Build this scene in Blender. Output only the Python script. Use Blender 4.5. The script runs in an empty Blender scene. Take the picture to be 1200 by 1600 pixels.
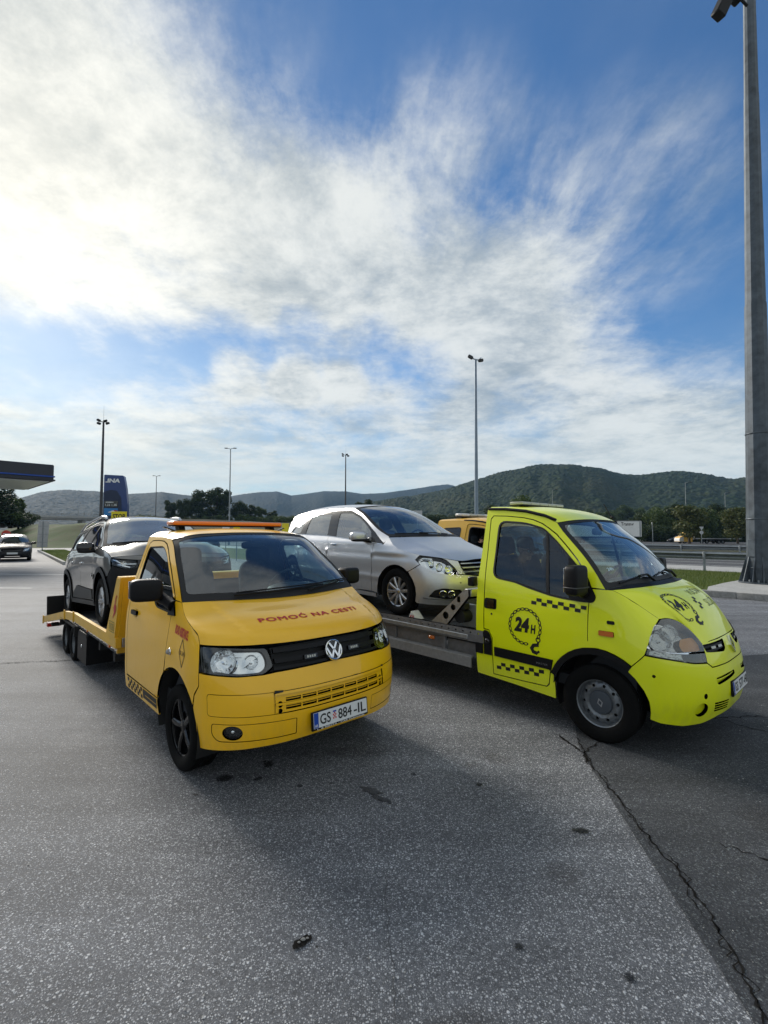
import bpy, bmesh, math, random
import numpy as np
from mathutils import Vector, Matrix, Euler
from mathutils.geometry import delaunay_2d_cdt

scene = bpy.context.scene
COL = scene.collection
R = math.radians

# ------------------------------------------------------------------ camera
CAM_H = 1.885
cam_d = bpy.data.cameras.new('camera')
cam = bpy.data.objects.new('camera', cam_d)
COL.objects.link(cam)
cam_d.sensor_fit = 'HORIZONTAL'
cam_d.sensor_width = 36.0
cam_d.lens = 741.7 / 1200 * 36.0
cam_d.clip_start = 0.05
cam_d.clip_end = 12000
cam.matrix_world = (Matrix.Translation((0, 0, CAM_H)) @ Matrix.Rotation(R(90) + 0.0449, 4, 'X')
                    @ Matrix.Rotation(0.0026, 4, 'Z'))
scene.camera = cam

# ------------------------------------------------------------------ light
SUN_AZ = R(-41)      # measured from +Y, negative = to the left
SUN_EL = R(26)
SUN_DIR = Vector((math.sin(SUN_AZ) * math.cos(SUN_EL), math.cos(SUN_AZ) * math.cos(SUN_EL), math.sin(SUN_EL)))
sun_d = bpy.data.lights.new('sun', 'SUN')
sun_d.energy = 2.1
sun_d.angle = R(17)
sun_d.color = (1.0, 0.94, 0.85)
sun = bpy.data.objects.new('sun', sun_d)
COL.objects.link(sun)
sun.rotation_euler = SUN_DIR.to_track_quat('Z', 'Y').to_euler()

scene.view_settings.view_transform = 'Standard'
scene.view_settings.look = 'None'
scene.view_settings.exposure = 1.0
scene.view_settings.gamma = 1.0
scene.view_settings.use_curve_mapping = False

# ------------------------------------------------------------------ sky: blue air + procedural cloud sheet
class NT:
    """tiny node-tree writer"""
    def __init__(s, nt):
        s.nt = nt
    def n(s, t, **kw):
        x = s.nt.nodes.new(t)
        for k, v in kw.items():
            if k.startswith('i_'):
                key = k[2:]
                key = int(key) if key.isdigit() else key.replace('_', ' ')
                sock = x.inputs[key]
                if hasattr(v, 'is_linked'):
                    s.nt.links.new(v, sock)
                else:
                    sock.default_value = v
            else:
                setattr(x, k, v)
        return x
    def l(s, a, b):
        s.nt.links.new(a, b)
    def m(s, op, a, b=None, c=None, clamp=False):
        x = s.nt.nodes.new('ShaderNodeMath'); x.operation = op; x.use_clamp = clamp
        for i, v in enumerate((a, b, c)):
            if v is None: continue
            if hasattr(v, 'is_linked'): s.nt.links.new(v, x.inputs[i])
            else: x.inputs[i].default_value = v
        return x.outputs[0]
    def vm(s, op, a, b=None):
        x = s.nt.nodes.new('ShaderNodeVectorMath'); x.operation = op
        for i, v in enumerate((a, b)):
            if v is None: continue
            if hasattr(v, 'is_linked'): s.nt.links.new(v, x.inputs[i])
            elif op == 'SCALE' and i == 1: x.inputs['Scale'].default_value = v
            else: x.inputs[i].default_value = v
        return x
    def ss(s, x, a, b, lo=0.0, hi=1.0):
        q = s.nt.nodes.new('ShaderNodeMapRange'); q.interpolation_type = 'SMOOTHSTEP'
        s.nt.links.new(x, q.inputs[0])
        for i, v in enumerate((a, b, lo, hi)): q.inputs[i + 1].default_value = v
        return q.outputs[0]
    def mix(s, f, a, b):
        q = s.nt.nodes.new('ShaderNodeMix'); q.data_type = 'RGBA'
        for i, v in ((0, f), (6, a), (7, b)):
            if hasattr(v, 'is_linked'): s.nt.links.new(v, q.inputs[i])
            else: q.inputs[i].default_value = (v if i == 0 else (*v, 1.0))
        return q.outputs[2]
    def noise(s, vec, scale, detail=4, rough=0.55, dist=0.0, lac=2.0):
        q = s.nt.nodes.new('ShaderNodeTexNoise')
        s.nt.links.new(vec, q.inputs['Vector'])
        q.inputs['Scale'].default_value = scale; q.inputs['Detail'].default_value = detail
        q.inputs['Roughness'].default_value = rough; q.inputs['Distortion'].default_value = dist
        q.inputs['Lacunarity'].default_value = lac
        return q
    def vor(s, vec, scale, feature='F1'):
        q = s.nt.nodes.new('ShaderNodeTexVoronoi'); q.feature = feature
        s.nt.links.new(vec, q.inputs['Vector']); q.inputs['Scale'].default_value = scale
        return q

def px_dir(px, py):
    """world direction of a point of the photograph (1200 wide), for laying out clouds and far things"""
    a, b, f, p = px - 600, 800 - py, 741.7, 0.0449
    return Vector((a, f * math.cos(p) - b * math.sin(p), f * math.sin(p) + b * math.cos(p))).normalized()

world = bpy.data.worlds.new('World')
scene.world = world
world.use_nodes = True
world.node_tree.nodes.clear()
W = NT(world.node_tree)
tc = W.n('ShaderNodeTexCoord')
dirv = W.vm('NORMALIZE', tc.outputs['Generated']).outputs[0]
sky = W.n('ShaderNodeTexSky')
sky.sky_type = 'NISHITA'; sky.sun_disc = False
sky.sun_elevation = SUN_EL; sky.sun_rotation = SUN_AZ
sky.altitude = 300; sky.air_density = 1.25; sky.dust_density = 0.4; sky.ozone_density = 2.6
sep = W.n('ShaderNodeSeparateXYZ'); W.l(dirv, sep.inputs[0])
zc = W.m('MAXIMUM', sep.outputs[2], 0.0)
den = W.m('ADD', zc, 0.16)
cx = W.m('DIVIDE', sep.outputs[0], den); cy = W.m('DIVIDE', sep.outputs[1], den)
cmb = W.n('ShaderNodeCombineXYZ'); W.l(cx, cmb.inputs[0]); W.l(cy, cmb.inputs[1])
P = cmb.outputs[0]
# slow warp
wn = W.noise(P, 0.8, 2, 0.5)
wv = W.vm('SCALE', W.vm('SUBTRACT', wn.outputs['Color'], (0.5, 0.5, 0.5)).outputs[0], 0.34).outputs[0]
Pw = W.vm('ADD', P, wv).outputs[0]
st = W.vm('MULTIPLY', Pw, (0.8, 1.0, 1.0)).outputs[0]
n1 = W.noise(st, 0.9, 12, 0.66).outputs[0]                          # the big sheet
n5 = W.noise(Pw, 3.1, 12, 0.72).outputs[0]                           # billows
fine = W.vm('MULTIPLY', Pw, (3.2, 1.25, 1.0)).outputs[0]
n2 = W.noise(fine, 2.6, 7, 0.66, 0.2).outputs[0]                    # fibres, drawn out along the wind
rip = W.vm('MULTIPLY', Pw, (1.0, 1.7, 1.0)).outputs[0]
n3 = W.noise(rip, 7.5, 6, 0.62, 0.3).outputs[0]                     # small ripples
n4 = W.noise(W.vm('MULTIPLY', P, (0.45, 1.6, 1)).outputs[0], 1.3, 7, 0.6).outputs[0]    # low banded veil
def blob(px, py, w0, w1, ax=None):
    d = px_dir(px, py)
    dp = W.vm('DOT_PRODUCT', dirv, tuple(d)).outputs[1]
    return W.ss(dp, math.cos(R(w1)), math.cos(R(w0)))
base = W.m('ADD', W.m('ADD', W.m('MULTIPLY', n1, 0.70), W.m('MULTIPLY', n5, 0.50)), W.m('ADD', W.m('MULTIPLY', n2, 0.34), W.m('MULTIPLY', n3, 0.20)))
# open blue parts of the sky and the thicker parts of the sheet
bl = None
def put(x, y, w0, w1, k):
    global bl
    v = W.m('MULTIPLY', blob(x, y, w0, w1), k)
    bl = v if bl is None else W.m('ADD', bl, v)
put(1270, 10, 8, 30, .50); put(760, -110, 6, 25, .36); put(420, -150, 4, 19, .34); put(1230, 400, 2, 15, .22)
for x_, y_ in ((30, 560), (140, 556), (250, 566), (360, 552), (470, 540), (580, 552), (670, 580)): put(x_, y_, .3, 5.6, .30)
put(120, 670, .5, 6, .10); put(820, 660, .5, 6, .16); put(1020, 470, 1, 9, .12)
put(170, 300, 8, 34, -.16); put(620, 380, 6, 25, -.22); put(930, 580, 6, 24, -.24); put(60, 60, 4, 16, -.20)
put(370, 588, .3, 3.6, -.26); put(460, 596, .3, 3.6, -.26); put(540, 600, .3, 3.2, -.2)
# broken cloud carries on overhead and behind
up_ = W.vm('DOT_PRODUCT', dirv, tuple(Vector((0.1, -.55, .85)).normalized())).outputs[1]
bl = W.m('SUBTRACT', bl, W.m('MULTIPLY', W.ss(up_, .45, .9), .34))
dens = W.m('SUBTRACT', W.m('SUBTRACT', base, .11), bl)
cover = W.m('MULTIPLY', W.ss(dens, 0.50, 1.02), 0.94)
# veil towards the horizon
veil = W.m('MULTIPLY', W.ss(sep.outputs[2], 0.38, 0.02), W.ss(n4, 0.28, 0.62, 0.45, 1.0))
cov = W.m('SUBTRACT', 1.0, W.m('MULTIPLY', W.m('SUBTRACT', 1.0, cover), W.m('SUBTRACT', 1.0, W.m('MULTIPLY', veil, 0.92))))
cir = W.m('ADD', W.m('MULTIPLY', n2, 0.62), W.m('ADD', W.m('MULTIPLY', n5, 0.26), W.m('MULTIPLY', n1, .34)))
cirm = W.m('ADD', blob(700, 320, 4, 14), W.m('ADD', W.m('MULTIPLY', blob(330, 120, 3, 13), .45), W.m('MULTIPLY', blob(980, 330, 3, 12), .9)), clamp=True)
cir = W.m('MULTIPLY', W.ss(cir, .42, .86), W.m('ADD', W.m('MULTIPLY', cirm, .62), .04))
cov = W.m('SUBTRACT', 1.0, W.m('MULTIPLY', W.m('SUBTRACT', 1.0, cov), W.m('SUBTRACT', 1.0, cir)))
sd = W.vm('DOT_PRODUCT', dirv, tuple(SUN_DIR)).outputs[1]
glow = W.m('POWER', W.m('MAXIMUM', sd, 0.0), 7.0)
glow2 = W.m('POWER', W.m('MAXIMUM', sd, 0.0), 22.0)
shade = W.ss(W.m('ADD', W.m('MULTIPLY', n5, 0.55), W.m('MULTIPLY', W.noise(st, 1.7, 7, 0.6).outputs[0], 0.55)), 0.40, 0.64)
ccol = W.mix(shade, (1.75, 2.12, 2.42), (4.1, 4.25, 4.2))
ccol = W.mix(W.m('MULTIPLY', W.ss(sep.outputs[2], 0.30, 0.03), 0.8), ccol, (3.75, 4.05, 3.98))
gcol = W.mix(glow, (0.0, 0.0, 0.0), (.9, .74, .40))
g2 = W.mix(glow2, (0.0, 0.0, 0.0), (2.2, 1.9, 1.4))
add1 = W.vm('ADD', ccol, gcol).outputs[0]
add2 = W.vm('ADD', add1, g2).outputs[0]
tint = W.mix(W.m('POWER', W.m('MAXIMUM', sd, 0.0), 6.0), (0.28, 0.46, 0.63), (0.38, 0.43, 0.48))
skyc = W.vm('MULTIPLY', sky.outputs[0], tint).outputs[0]
fin = W.mix(cov, (0, 0, 0), (0, 0, 0))
fm = fin.node
W.l(skyc, fm.inputs[6]); W.l(add2, fm.inputs[7])
bg = W.n('ShaderNodeBackground'); W.l(fin, bg.inputs[0]); bg.inputs[1].default_value = 0.10
wo = W.n('ShaderNodeOutputWorld'); W.l(bg.outputs[0], wo.inputs[0])

# ================================================================== helpers
rng = np.random.default_rng(7)
random.seed(7)
MATS = {}

def srgb(r, g, b):
    f = lambda c: c / 12.92 if c <= 0.04045 else ((c + 0.055) / 1.055) ** 2.4
    return (f(r / 255), f(g / 255), f(b / 255))

def pmat(name, col, rough=0.5, metal=0.0, coat=0.0, spec=0.5, emit=None, trans=0.0, ior=1.45):
    m = bpy.data.materials.new(name); m.use_nodes = True
    b = m.node_tree.nodes['Principled BSDF']
    b.inputs['Base Color'].default_value = (*col, 1)
    b.inputs['Roughness'].default_value = rough
    b.inputs['Metallic'].default_value = metal
    b.inputs['Coat Weight'].default_value = coat
    b.inputs['Coat Roughness'].default_value = 0.04
    b.inputs['Specular IOR Level'].default_value = spec
    b.inputs['IOR'].default_value = ior
    b.inputs['Transmission Weight'].default_value = trans
    if emit:
        b.inputs['Emission Color'].default_value = (*emit[0], 1)
        b.inputs['Emission Strength'].default_value = emit[1]
    MATS[name] = m
    return m

def paint(name, col, rough=0.38, metal=0.0, dirt=0.10, dirt_col=(0.16, 0.13, 0.09), coat=0.6, flake=False):
    """car paint with a clear coat and a thin film of road dust that thickens low down and in blotches"""
    m = pmat(name, col, rough, metal, coat)
    t = NT(m.node_tree); b = m.node_tree.nodes['Principled BSDF']
    tc = t.n('ShaderNodeTexCoord'); o = tc.outputs['Object']
    n = t.noise(o, 3.0, 5, 0.6).outputs[0]
    n2 = t.noise(t.vm('MULTIPLY', o, (1, 1, 0.35)).outputs[0], 26.0, 4, 0.6).outputs[0]
    sp = t.n('ShaderNodeSeparateXYZ'); t.l(o, sp.inputs[0])
    low = t.ss(sp.outputs[2], 0.75, 0.25)
    f = t.m('MULTIPLY', t.ss(n, 0.35, 0.75), dirt * 0.8)
    f = t.m('ADD', f, t.m('MULTIPLY', t.m('MULTIPLY', low, t.ss(n2, .3, .7)), 0.10 + dirt), clamp=True)
    chip = t.vor(t.vm('ADD', o, t.vm('SCALE', t.noise(o, 30, 2).outputs['Color'], .01).outputs[0]).outputs[0], 21.0)
    cc = t.n('ShaderNodeSeparateColor'); t.l(chip.outputs['Color'], cc.inputs[0])
    f = t.m('ADD', f, t.m('MULTIPLY', t.m('MULTIPLY', t.ss(cc.outputs[0], .93, .95), t.ss(chip.outputs['Distance'], .11, .06)), t.m('MULTIPLY', t.ss(sp.outputs[2], 1.3, .5), .8)), clamp=True)   # stone chips
    c = t.mix(f, col, dirt_col)
    gm = t.n('ShaderNodeNewGeometry')
    c = t.mix(gm.outputs['Backfacing'], c, (0.03, 0.03, 0.032))      # the unpainted inner side of the panels
    t.l(c, b.inputs['Base Color'])
    t.l(t.m('ADD', rough, t.m('MULTIPLY', n2, 0.14)), b.inputs['Roughness'])
    t.l(t.m('ADD', 0.03, t.m('MULTIPLY', f, 0.6)), b.inputs['Coat Roughness'])
    bp = t.n('ShaderNodeBump'); bp.inputs['Strength'].default_value = 0.006; bp.inputs['Distance'].default_value = 0.01
    t.l(t.noise(o, 1.6, 2, 0.5).outputs[0], bp.inputs['Height']); t.l(bp.outputs[0], b.inputs['Coat Normal'])
    return m

def glassmat(name, tint, refl=1.0, rough=0.0, haze=0.0):
    """thin pane: sees straight through with a tint, mirrors more at grazing angles"""
    m = bpy.data.materials.new(name); m.use_nodes = True
    m.node_tree.nodes.clear(); t = NT(m.node_tree)
    tr = t.n('ShaderNodeBsdfTransparent'); tr.inputs[0].default_value = (*tint, 1)
    gl = t.n('ShaderNodeBsdfGlossy'); gl.inputs['Roughness'].default_value = rough
    gl.inputs[0].default_value = (0.95, 0.97, 1.0, 1)
    lw = t.n('ShaderNodeLayerWeight'); lw.inputs[0].default_value = 0.5
    fr = t.m('ADD', 0.055 * refl, t.m('MULTIPLY', t.m('POWER', lw.outputs['Facing'], 3.2), 0.85))
    mx = t.n('ShaderNodeMixShader'); t.l(fr, mx.inputs[0]); t.l(tr.outputs[0], mx.inputs[1]); t.l(gl.outputs[0], mx.inputs[2])
    last = mx.outputs[0]
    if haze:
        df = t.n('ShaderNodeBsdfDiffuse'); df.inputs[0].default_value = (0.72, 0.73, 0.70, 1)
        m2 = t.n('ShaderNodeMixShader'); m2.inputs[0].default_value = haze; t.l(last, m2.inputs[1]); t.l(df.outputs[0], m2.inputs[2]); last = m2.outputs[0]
    o = t.n('ShaderNodeOutputMaterial'); t.l(last, o.inputs[0])
    MATS[name] = m
    return m

def rough_noise(m, scale, amt_col=0.25, amt_rough=0.15, bump=0.0, detail=5, dist=0.004):
    """break a plain material up with grain"""
    t = NT(m.node_tree); b = m.node_tree.nodes['Principled BSDF']
    col = tuple(b.inputs['Base Color'].default_value)[:3]; r0 = b.inputs['Roughness'].default_value
    o = t.n('ShaderNodeTexCoord').outputs['Object']
    n = t.noise(o, scale, detail, 0.62).outputs[0]
    n2 = t.noise(o, scale * 0.13, 3, 0.5).outputs[0]
    f = t.m('ADD', t.m('MULTIPLY', n, 0.6), t.m('MULTIPLY', n2, 0.4))
    f = t.ss(f, 0.25, 0.75)
    t.l(t.mix(f, tuple(c * (1 - amt_col) for c in col), tuple(min(1, c * (1 + amt_col)) for c in col)), b.inputs['Base Color'])
    t.l(t.m('ADD', r0 - amt_rough / 2, t.m('MULTIPLY', n, amt_rough), clamp=True), b.inputs['Roughness'])
    if bump:
        bp = t.n('ShaderNodeBump'); bp.inputs['Strength'].default_value = bump; bp.inputs['Distance'].default_value = dist
        t.l(n, bp.inputs['Height']); t.l(bp.outputs[0], b.inputs['Normal'])
    return m

AMBER = paint('amber_paint', (0.92, 0.50, 0.001), 0.32, dirt=0.04, coat=0.6)
AMBER2 = paint('amber_bed_paint', (0.76, 0.43, 0.010), 0.5, dirt=0.30, coat=0.25)
LIME = paint('lime_paint', (0.80, 0.86, 0.001), 0.32, coat=0.7, dirt=0.03, dirt_col=(0.25, 0.24, 0.12))
SILVER = paint('silver_paint', (0.60, 0.61, 0.63), 0.30, metal=0.6, dirt=0.10, dirt_col=(0.3, 0.29, 0.27), coat=0.5)
SILVER.node_tree.nodes['Principled BSDF'].inputs['Coat Roughness'].default_value = .25
[SILVER.node_tree.links.remove(l) for l in list(SILVER.node_tree.links) if l.to_socket.name == 'Coat Roughness']
GREYP = paint('grey_paint', (0.17, 0.168, 0.16), 0.26, metal=0.65, dirt=0.10, dirt_col=(0.14, 0.13, 0.11), coat=1.0)
NAVY = pmat('dark_navy_paint', (0.004, 0.004, 0.008), 0.4, coat=0.15, spec=.3)
CABY = paint('cab_yellow_paint', (0.74, 0.40, 0.006), 0.4, dirt=0.12)
WHITEP = paint('white_paint', (0.74, 0.74, 0.72), 0.45, dirt=0.12)
BLACKP = rough_noise(pmat('black_plastic', (0.007, 0.007, 0.008), 0.48, spec=.25), 180, 0.2, 0.2, 0.1, dist=0.001)
GREYPL = rough_noise(pmat('grey_plastic', (0.045, 0.046, 0.048), 0.6), 90, 0.2, 0.2, 0.1, dist=0.001)
GLOSSB = pmat('gloss_black', (0.006, 0.006, 0.007), 0.12, coat=0.5)
RUBBER = rough_noise(pmat('rubber', (0.006, 0.006, 0.006), 0.85, spec=.14), 60, 0.35, 0.2, 0.2, dist=0.002)
SEAL = pmat('window_seal', (0.008, 0.008, 0.008), 0.6)
CHROME = pmat('chrome', (0.78, 0.79, 0.80), 0.10, 1.0)
ALLOY = rough_noise(pmat('alloy', (0.50, 0.51, 0.53), 0.30, 0.85), 30, 0.15, 0.2)
ALLOYB = pmat('black_alloy', (0.004, 0.004, 0.005), 0.22, 0.0, 0.35, spec=.4)
STEELW = rough_noise(pmat('wheel_steel', (0.19, 0.205, 0.22), 0.40, 0.6), 25, 0.3, 0.25)
HUBGREY = pmat('hub_cap_grey', (0.055, 0.065, 0.078), 0.5)
ALU = rough_noise(pmat('aluminium', (0.40, 0.41, 0.42), 0.42, 0.75), 22, 0.22, 0.25)
ALUDULL = rough_noise(pmat('dull_aluminium', (0.20, 0.20, 0.205), 0.55, 0.4), 14, 0.3, 0.2)
MASTM = rough_noise(pmat('mast_steel', (0.070, 0.085, 0.100), 0.5, 0.35), 3, 0.55, 0.25, 0.1)
GALV = rough_noise(pmat('galvanised_steel', (0.27, 0.29, 0.30), 0.5, 0.55), 9, 0.28, 0.25, 0.08)
CHASSIS = rough_noise(pmat('chassis_black', (0.012, 0.012, 0.012), 0.7), 20, 0.4, 0.2)
DARKIN = rough_noise(pmat('interior_dark', (0.018, 0.020, 0.024), 0.75), 60, 0.2, 0.1)
DASHM = rough_noise(pmat('dashboard_plastic', (0.034, 0.040, 0.047), 0.6), 70, 0.2, 0.1)
FABRIC = rough_noise(pmat('seat_fabric', (0.030, 0.035, 0.046), 0.92, spec=0.2), 140, 0.3, 0.1, 0.2, dist=0.002)
LINER = pmat('roof_liner', (0.30, 0.30, 0.29), 0.9)
REDD = pmat('red_print', (0.42, 0.018, 0.020), 0.55)
REDL = pmat('red_letters', (0.52, 0.05, 0.03), 0.55)
BLKD = pmat('black_print', (0.010, 0.010, 0.010), 0.5)
FADED = pmat('worn_print', (0.15, 0.17, 0.04), 0.6)
PLATEW = pmat('plate_white', (0.70, 0.71, 0.70), 0.4)
PLATEB = pmat('plate_blue', (0.01, 0.06, 0.36), 0.4)
PLATER = pmat('plate_red', (0.55, 0.03, 0.03), 0.4)
WHITEL = pmat('white_print', (0.72, 0.73, 0.74), 0.5)
AMBERL = pmat('amber_lens', (0.90, 0.20, 0.008), 0.18, coat=0.6)
TURNL = pmat('turn_lens', (1.0, 0.42, 0.06), 0.25, coat=0.5)
MARKER = pmat('marker_lens', (0.55, 0.13, 0.01), 0.18, coat=0.6)
SMOKEL = pmat('lightbar_lens', (0.44, 0.44, 0.38), 0.3, coat=0.4)
REDLENS = pmat('red_lens', (0.55, 0.02, 0.01), 0.2, coat=0.6)
SKIN = pmat('skin', (0.46, 0.25, 0.17), 0.55)
SHIRT = pmat('dark_shirt', (0.03, 0.035, 0.04), 0.9)
CAPM = pmat('cap_cloth', (0.05, 0.05, 0.055), 0.9)
HAIRM = pmat('dark_hair', (0.02, 0.014, 0.01), 0.7)
GLASS = glassmat('window_glass', (0.80, 0.90, 0.88))
GLASSC = glassmat('cab_glass', (0.42, 0.52, 0.51), 1.1)
GLASSP = glassmat('painted_sheen_glass', (0.84, 0.92, 0.89), 3.2, haze=0.16)  # diffuse white mixed in stands for sky mirrored in the side windows
GLASSB = glassmat('painted_sheen_windscreen', (0.55, 0.62, 0.64), 4.5, haze=0.22)  # white diffuse share paints a bright sky reflection into the windscreen
GLASSW = glassmat('windscreen_glass', (0.66, 0.86, 0.90), 2.0)
GLASSD = glassmat('dark_glass', (0.10, 0.11, 0.12), 1.2)
LENS = glassmat('lamp_lens', (0.90, 0.92, 0.92), 0.8)
HAZEL = glassmat('clouded_lens', (0.62, 0.64, 0.62), 1.2, 0.08, haze=0.12)
MIRG = pmat('mirror_glass', (0.8, 0.82, 0.85), 0.02, 1.0)

def _reflector():
    m = pmat('lamp_reflector', (0.86, 0.87, 0.88), 0.08, 1.0)
    t = NT(m.node_tree); b = m.node_tree.nodes['Principled BSDF']
    o = t.n('ShaderNodeTexCoord').outputs['Object']
    v = t.vor(o, 46.0)
    bp = t.n('ShaderNodeBump'); bp.inputs['Strength'].default_value = 0.35; bp.inputs['Distance'].default_value = 0.01
    t.l(v.outputs['Distance'], bp.inputs['Height']); t.l(bp.outputs[0], b.inputs['Normal'])
    return m
REFL = _reflector()

def finish(name, me, m=None, parent=None, smooth=True):
    o = bpy.data.objects.new(name, me)
    COL.objects.link(o)
    if m is not None and len(me.materials) == 0: me.materials.append(m)
    if parent is not None: o.parent = parent
    if smooth and len(me.polygons):
        me.polygons.foreach_set('use_smooth', np.ones(len(me.polygons), bool))
    return o

def meshVF(name, V, F, m=None, parent=None, smooth=True, normals=None):
    me = bpy.data.meshes.new(name)
    me.from_pydata([tuple(map(float, v)) for v in V], [], [tuple(map(int, f)) for f in F])
    me.update()
    o = finish(name, me, m, parent, smooth)
    if normals is not None:
        me.normals_split_custom_set_from_vertices([tuple(map(float, n)) for n in normals])
    return o

def mesh_tris(name, V, T, m=None, parent=None, smooth=False):
    """fast path for big numpy meshes of triangles or quads"""
    me = bpy.data.meshes.new(name)
    V = np.asarray(V, np.float32); T = np.asarray(T, np.int32); k = T.shape[1]
    me.vertices.add(len(V)); me.vertices.foreach_set('co', V.ravel())
    me.loops.add(T.size); me.loops.foreach_set('vertex_index', T.ravel())
    me.polygons.add(len(T)); me.polygons.foreach_set('loop_start', np.arange(0, T.size, k, dtype=np.int32))
    me.update(calc_edges=True); me.validate()
    return finish(name, me, m, parent, smooth)

def thing(name, label, cat, loc=(0, 0, 0), rz=0.0, group=None, rot=None):
    o = bpy.data.objects.new(name, None); COL.objects.link(o)
    o.empty_display_size = 0.2
    o.location = loc
    o.rotation_euler = rot if rot else (0, 0, rz)
    o['label'] = label; o['category'] = cat
    if group: o['group'] = group
    return o

def tag(o, label=None, cat=None, group=None, kind=None):
    if label: o['label'] = label
    if cat: o['category'] = cat
    if group: o['group'] = group
    if kind: o['kind'] = kind
    return o

def empty(name, parent, loc=(0, 0, 0), rot=(0, 0, 0)):
    o = bpy.data.objects.new(name, None); COL.objects.link(o)
    o.parent = parent; o.location = loc; o.rotation_euler = rot; o.empty_display_size = 0.1
    return o

def copy_tree(o, parent=None):
    c = o.copy(); COL.objects.link(c)
    if parent is not None: c.parent = parent
    for ch in list(o.children): copy_tree(ch, c)
    return c

class MB:
    """collects simple solids into one mesh"""
    def __init__(s): s.bm = bmesh.new()
    def _add(s, verts, M=None):
        if M is not None: bmesh.ops.transform(s.bm, matrix=M, verts=verts)
    def box(s, c, size, rot=None, bev=0.0, seg=1):
        r = bmesh.ops.create_cube(s.bm, size=1.0)
        v = r['verts']
        bmesh.ops.scale(s.bm, vec=size, verts=v)
        if bev > 0:
            es = list({e for x in v for e in x.link_edges})
            q = bmesh.ops.bevel(s.bm, geom=es, offset=bev, segments=seg, profile=0.5, affect='EDGES')
            v = list({x for f in q['faces'] for x in f.verts} | {x for x in v if x.is_valid})
        M = Matrix.Translation(c)
        if rot is not None: M = M @ (rot.to_matrix().to_4x4() if isinstance(rot, Euler) else rot)
        s._add(v, M); return s
    def cyl(s, a, b, r1, r2=None, n=16, caps=True):
        a, b = Vector(a), Vector(b); d = b - a
        r = bmesh.ops.create_cone(s.bm, cap_ends=caps, segments=n, radius1=r1, radius2=r1 if r2 is None else r2, depth=d.length)
        s._add(r['verts'], Matrix.Translation((a + b) / 2) @ d.to_track_quat('Z', 'Y').to_matrix().to_4x4()); return s
    def ball(s, c, r, sc=(1, 1, 1), n=12, rot=None):
        q = bmesh.ops.create_uvsphere(s.bm, u_segments=n * 2, v_segments=n, radius=r)
        M = Matrix.Translation(c)
        if rot is not None: M = M @ rot.to_matrix().to_4x4()
        s._add(q['verts'], M @ Matrix.Diagonal((*sc, 1))); return s
    def quadball(s, c, size, e=0.5, n=14, rot=None):
        """superellipsoid: a rounded block"""
        q = bmesh.ops.create_uvsphere(s.bm, u_segments=n * 2, v_segments=n, radius=1.0)
        for v in q['verts']:
            x = v.co; h = math.hypot(x.x, x.y)
            sg = lambda t, p: math.copysign(abs(t) ** p, t)
            ca, sa = (x.x / h, x.y / h) if h > 1e-6 else (0, 0)
            cp = sg(h, e)
            v.co = Vector((cp * sg(ca, e), cp * sg(sa, e), sg(x.z, e)))
        M = Matrix.Translation(c)
        if rot is not None: M = M @ rot.to_matrix().to_4x4()
        s._add(q['verts'], M @ Matrix.Diagonal((size[0] / 2, size[1] / 2, size[2] / 2, 1))); return s
    def tube(s, pts, r, n=8, closed=False):
        pts = [Vector(p) for p in pts]; k = len(pts); rings = []
        up = Vector((0, 0, 1))
        for i, p in enumerate(pts):
            a = pts[(i - 1) % k] if (i > 0 or closed) else p
            b = pts[(i + 1) % k] if (i < k - 1 or closed) else p
            t = (b - a).normalized()
            x = t.cross(up)
            if x.length < 1e-3: x = t.cross(Vector((0, 1, 0)))
            x.normalize(); y = x.cross(t)
            rr = r[i] if hasattr(r, '__len__') else r
            rings.append([s.bm.verts.new(p + (x * math.cos(w) + y * math.sin(w)) * rr) for w in [2 * math.pi * j / n for j in range(n)]])
        m = k if closed else k - 1
        for i in range(m):
            A, B = rings[i], rings[(i + 1) % k]
            for j in range(n):
                s.bm.faces.new((A[j], A[(j + 1) % n], B[(j + 1) % n], B[j]))
        if not closed:
            s.bm.faces.new(rings[0][::-1]); s.bm.faces.new(rings[-1])
        return s
    def lathe(s, prof, M=None, n=40, a0=0.0, a1=2 * math.pi):
        """profile of (radius, y) spun about Y"""
        rows = []; full = abs(a1 - a0 - 2 * math.pi) < 1e-6
        cnt = n if full else n + 1
        for (r, y) in prof:
            rows.append([s.bm.verts.new((r * math.cos(a0 + (a1 - a0) * j / n), y, r * math.sin(a0 + (a1 - a0) * j / n))) for j in range(cnt)])
        for A, B in zip(rows, rows[1:]):
            for j in range(n):
                s.bm.faces.new((A[j], A[(j + 1) % cnt], B[(j + 1) % cnt], B[j]))
        s._add([v for r in rows for v in r], M); return s
    def prism(s, poly, axis, a, b, M=None):
        """extrude a 2D polygon; axis 'y': poly is (x,z); 'x': (y,z); 'z': (x,y)"""
        f = {'y': lambda p, t: (p[0], t, p[1]), 'x': lambda p, t: (t, p[0], p[1]), 'z': lambda p, t: (p[0], p[1], t)}[axis]
        A = [s.bm.verts.new(f(p, a)) for p in poly]; B = [s.bm.verts.new(f(p, b)) for p in poly]
        n = len(poly)
        s.bm.faces.new(A); s.bm.faces.new(B[::-1])
        for i in range(n): s.bm.faces.new((A[i], B[i], B[(i + 1) % n], A[(i + 1) % n]))
        s._add(A + B, M); return s
    def tri(s, V, F):
        vs = [s.bm.verts.new(v) for v in V]
        for f in F:
            try: s.bm.faces.new([vs[i] for i in f])
            except ValueError: pass
        return s
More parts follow.
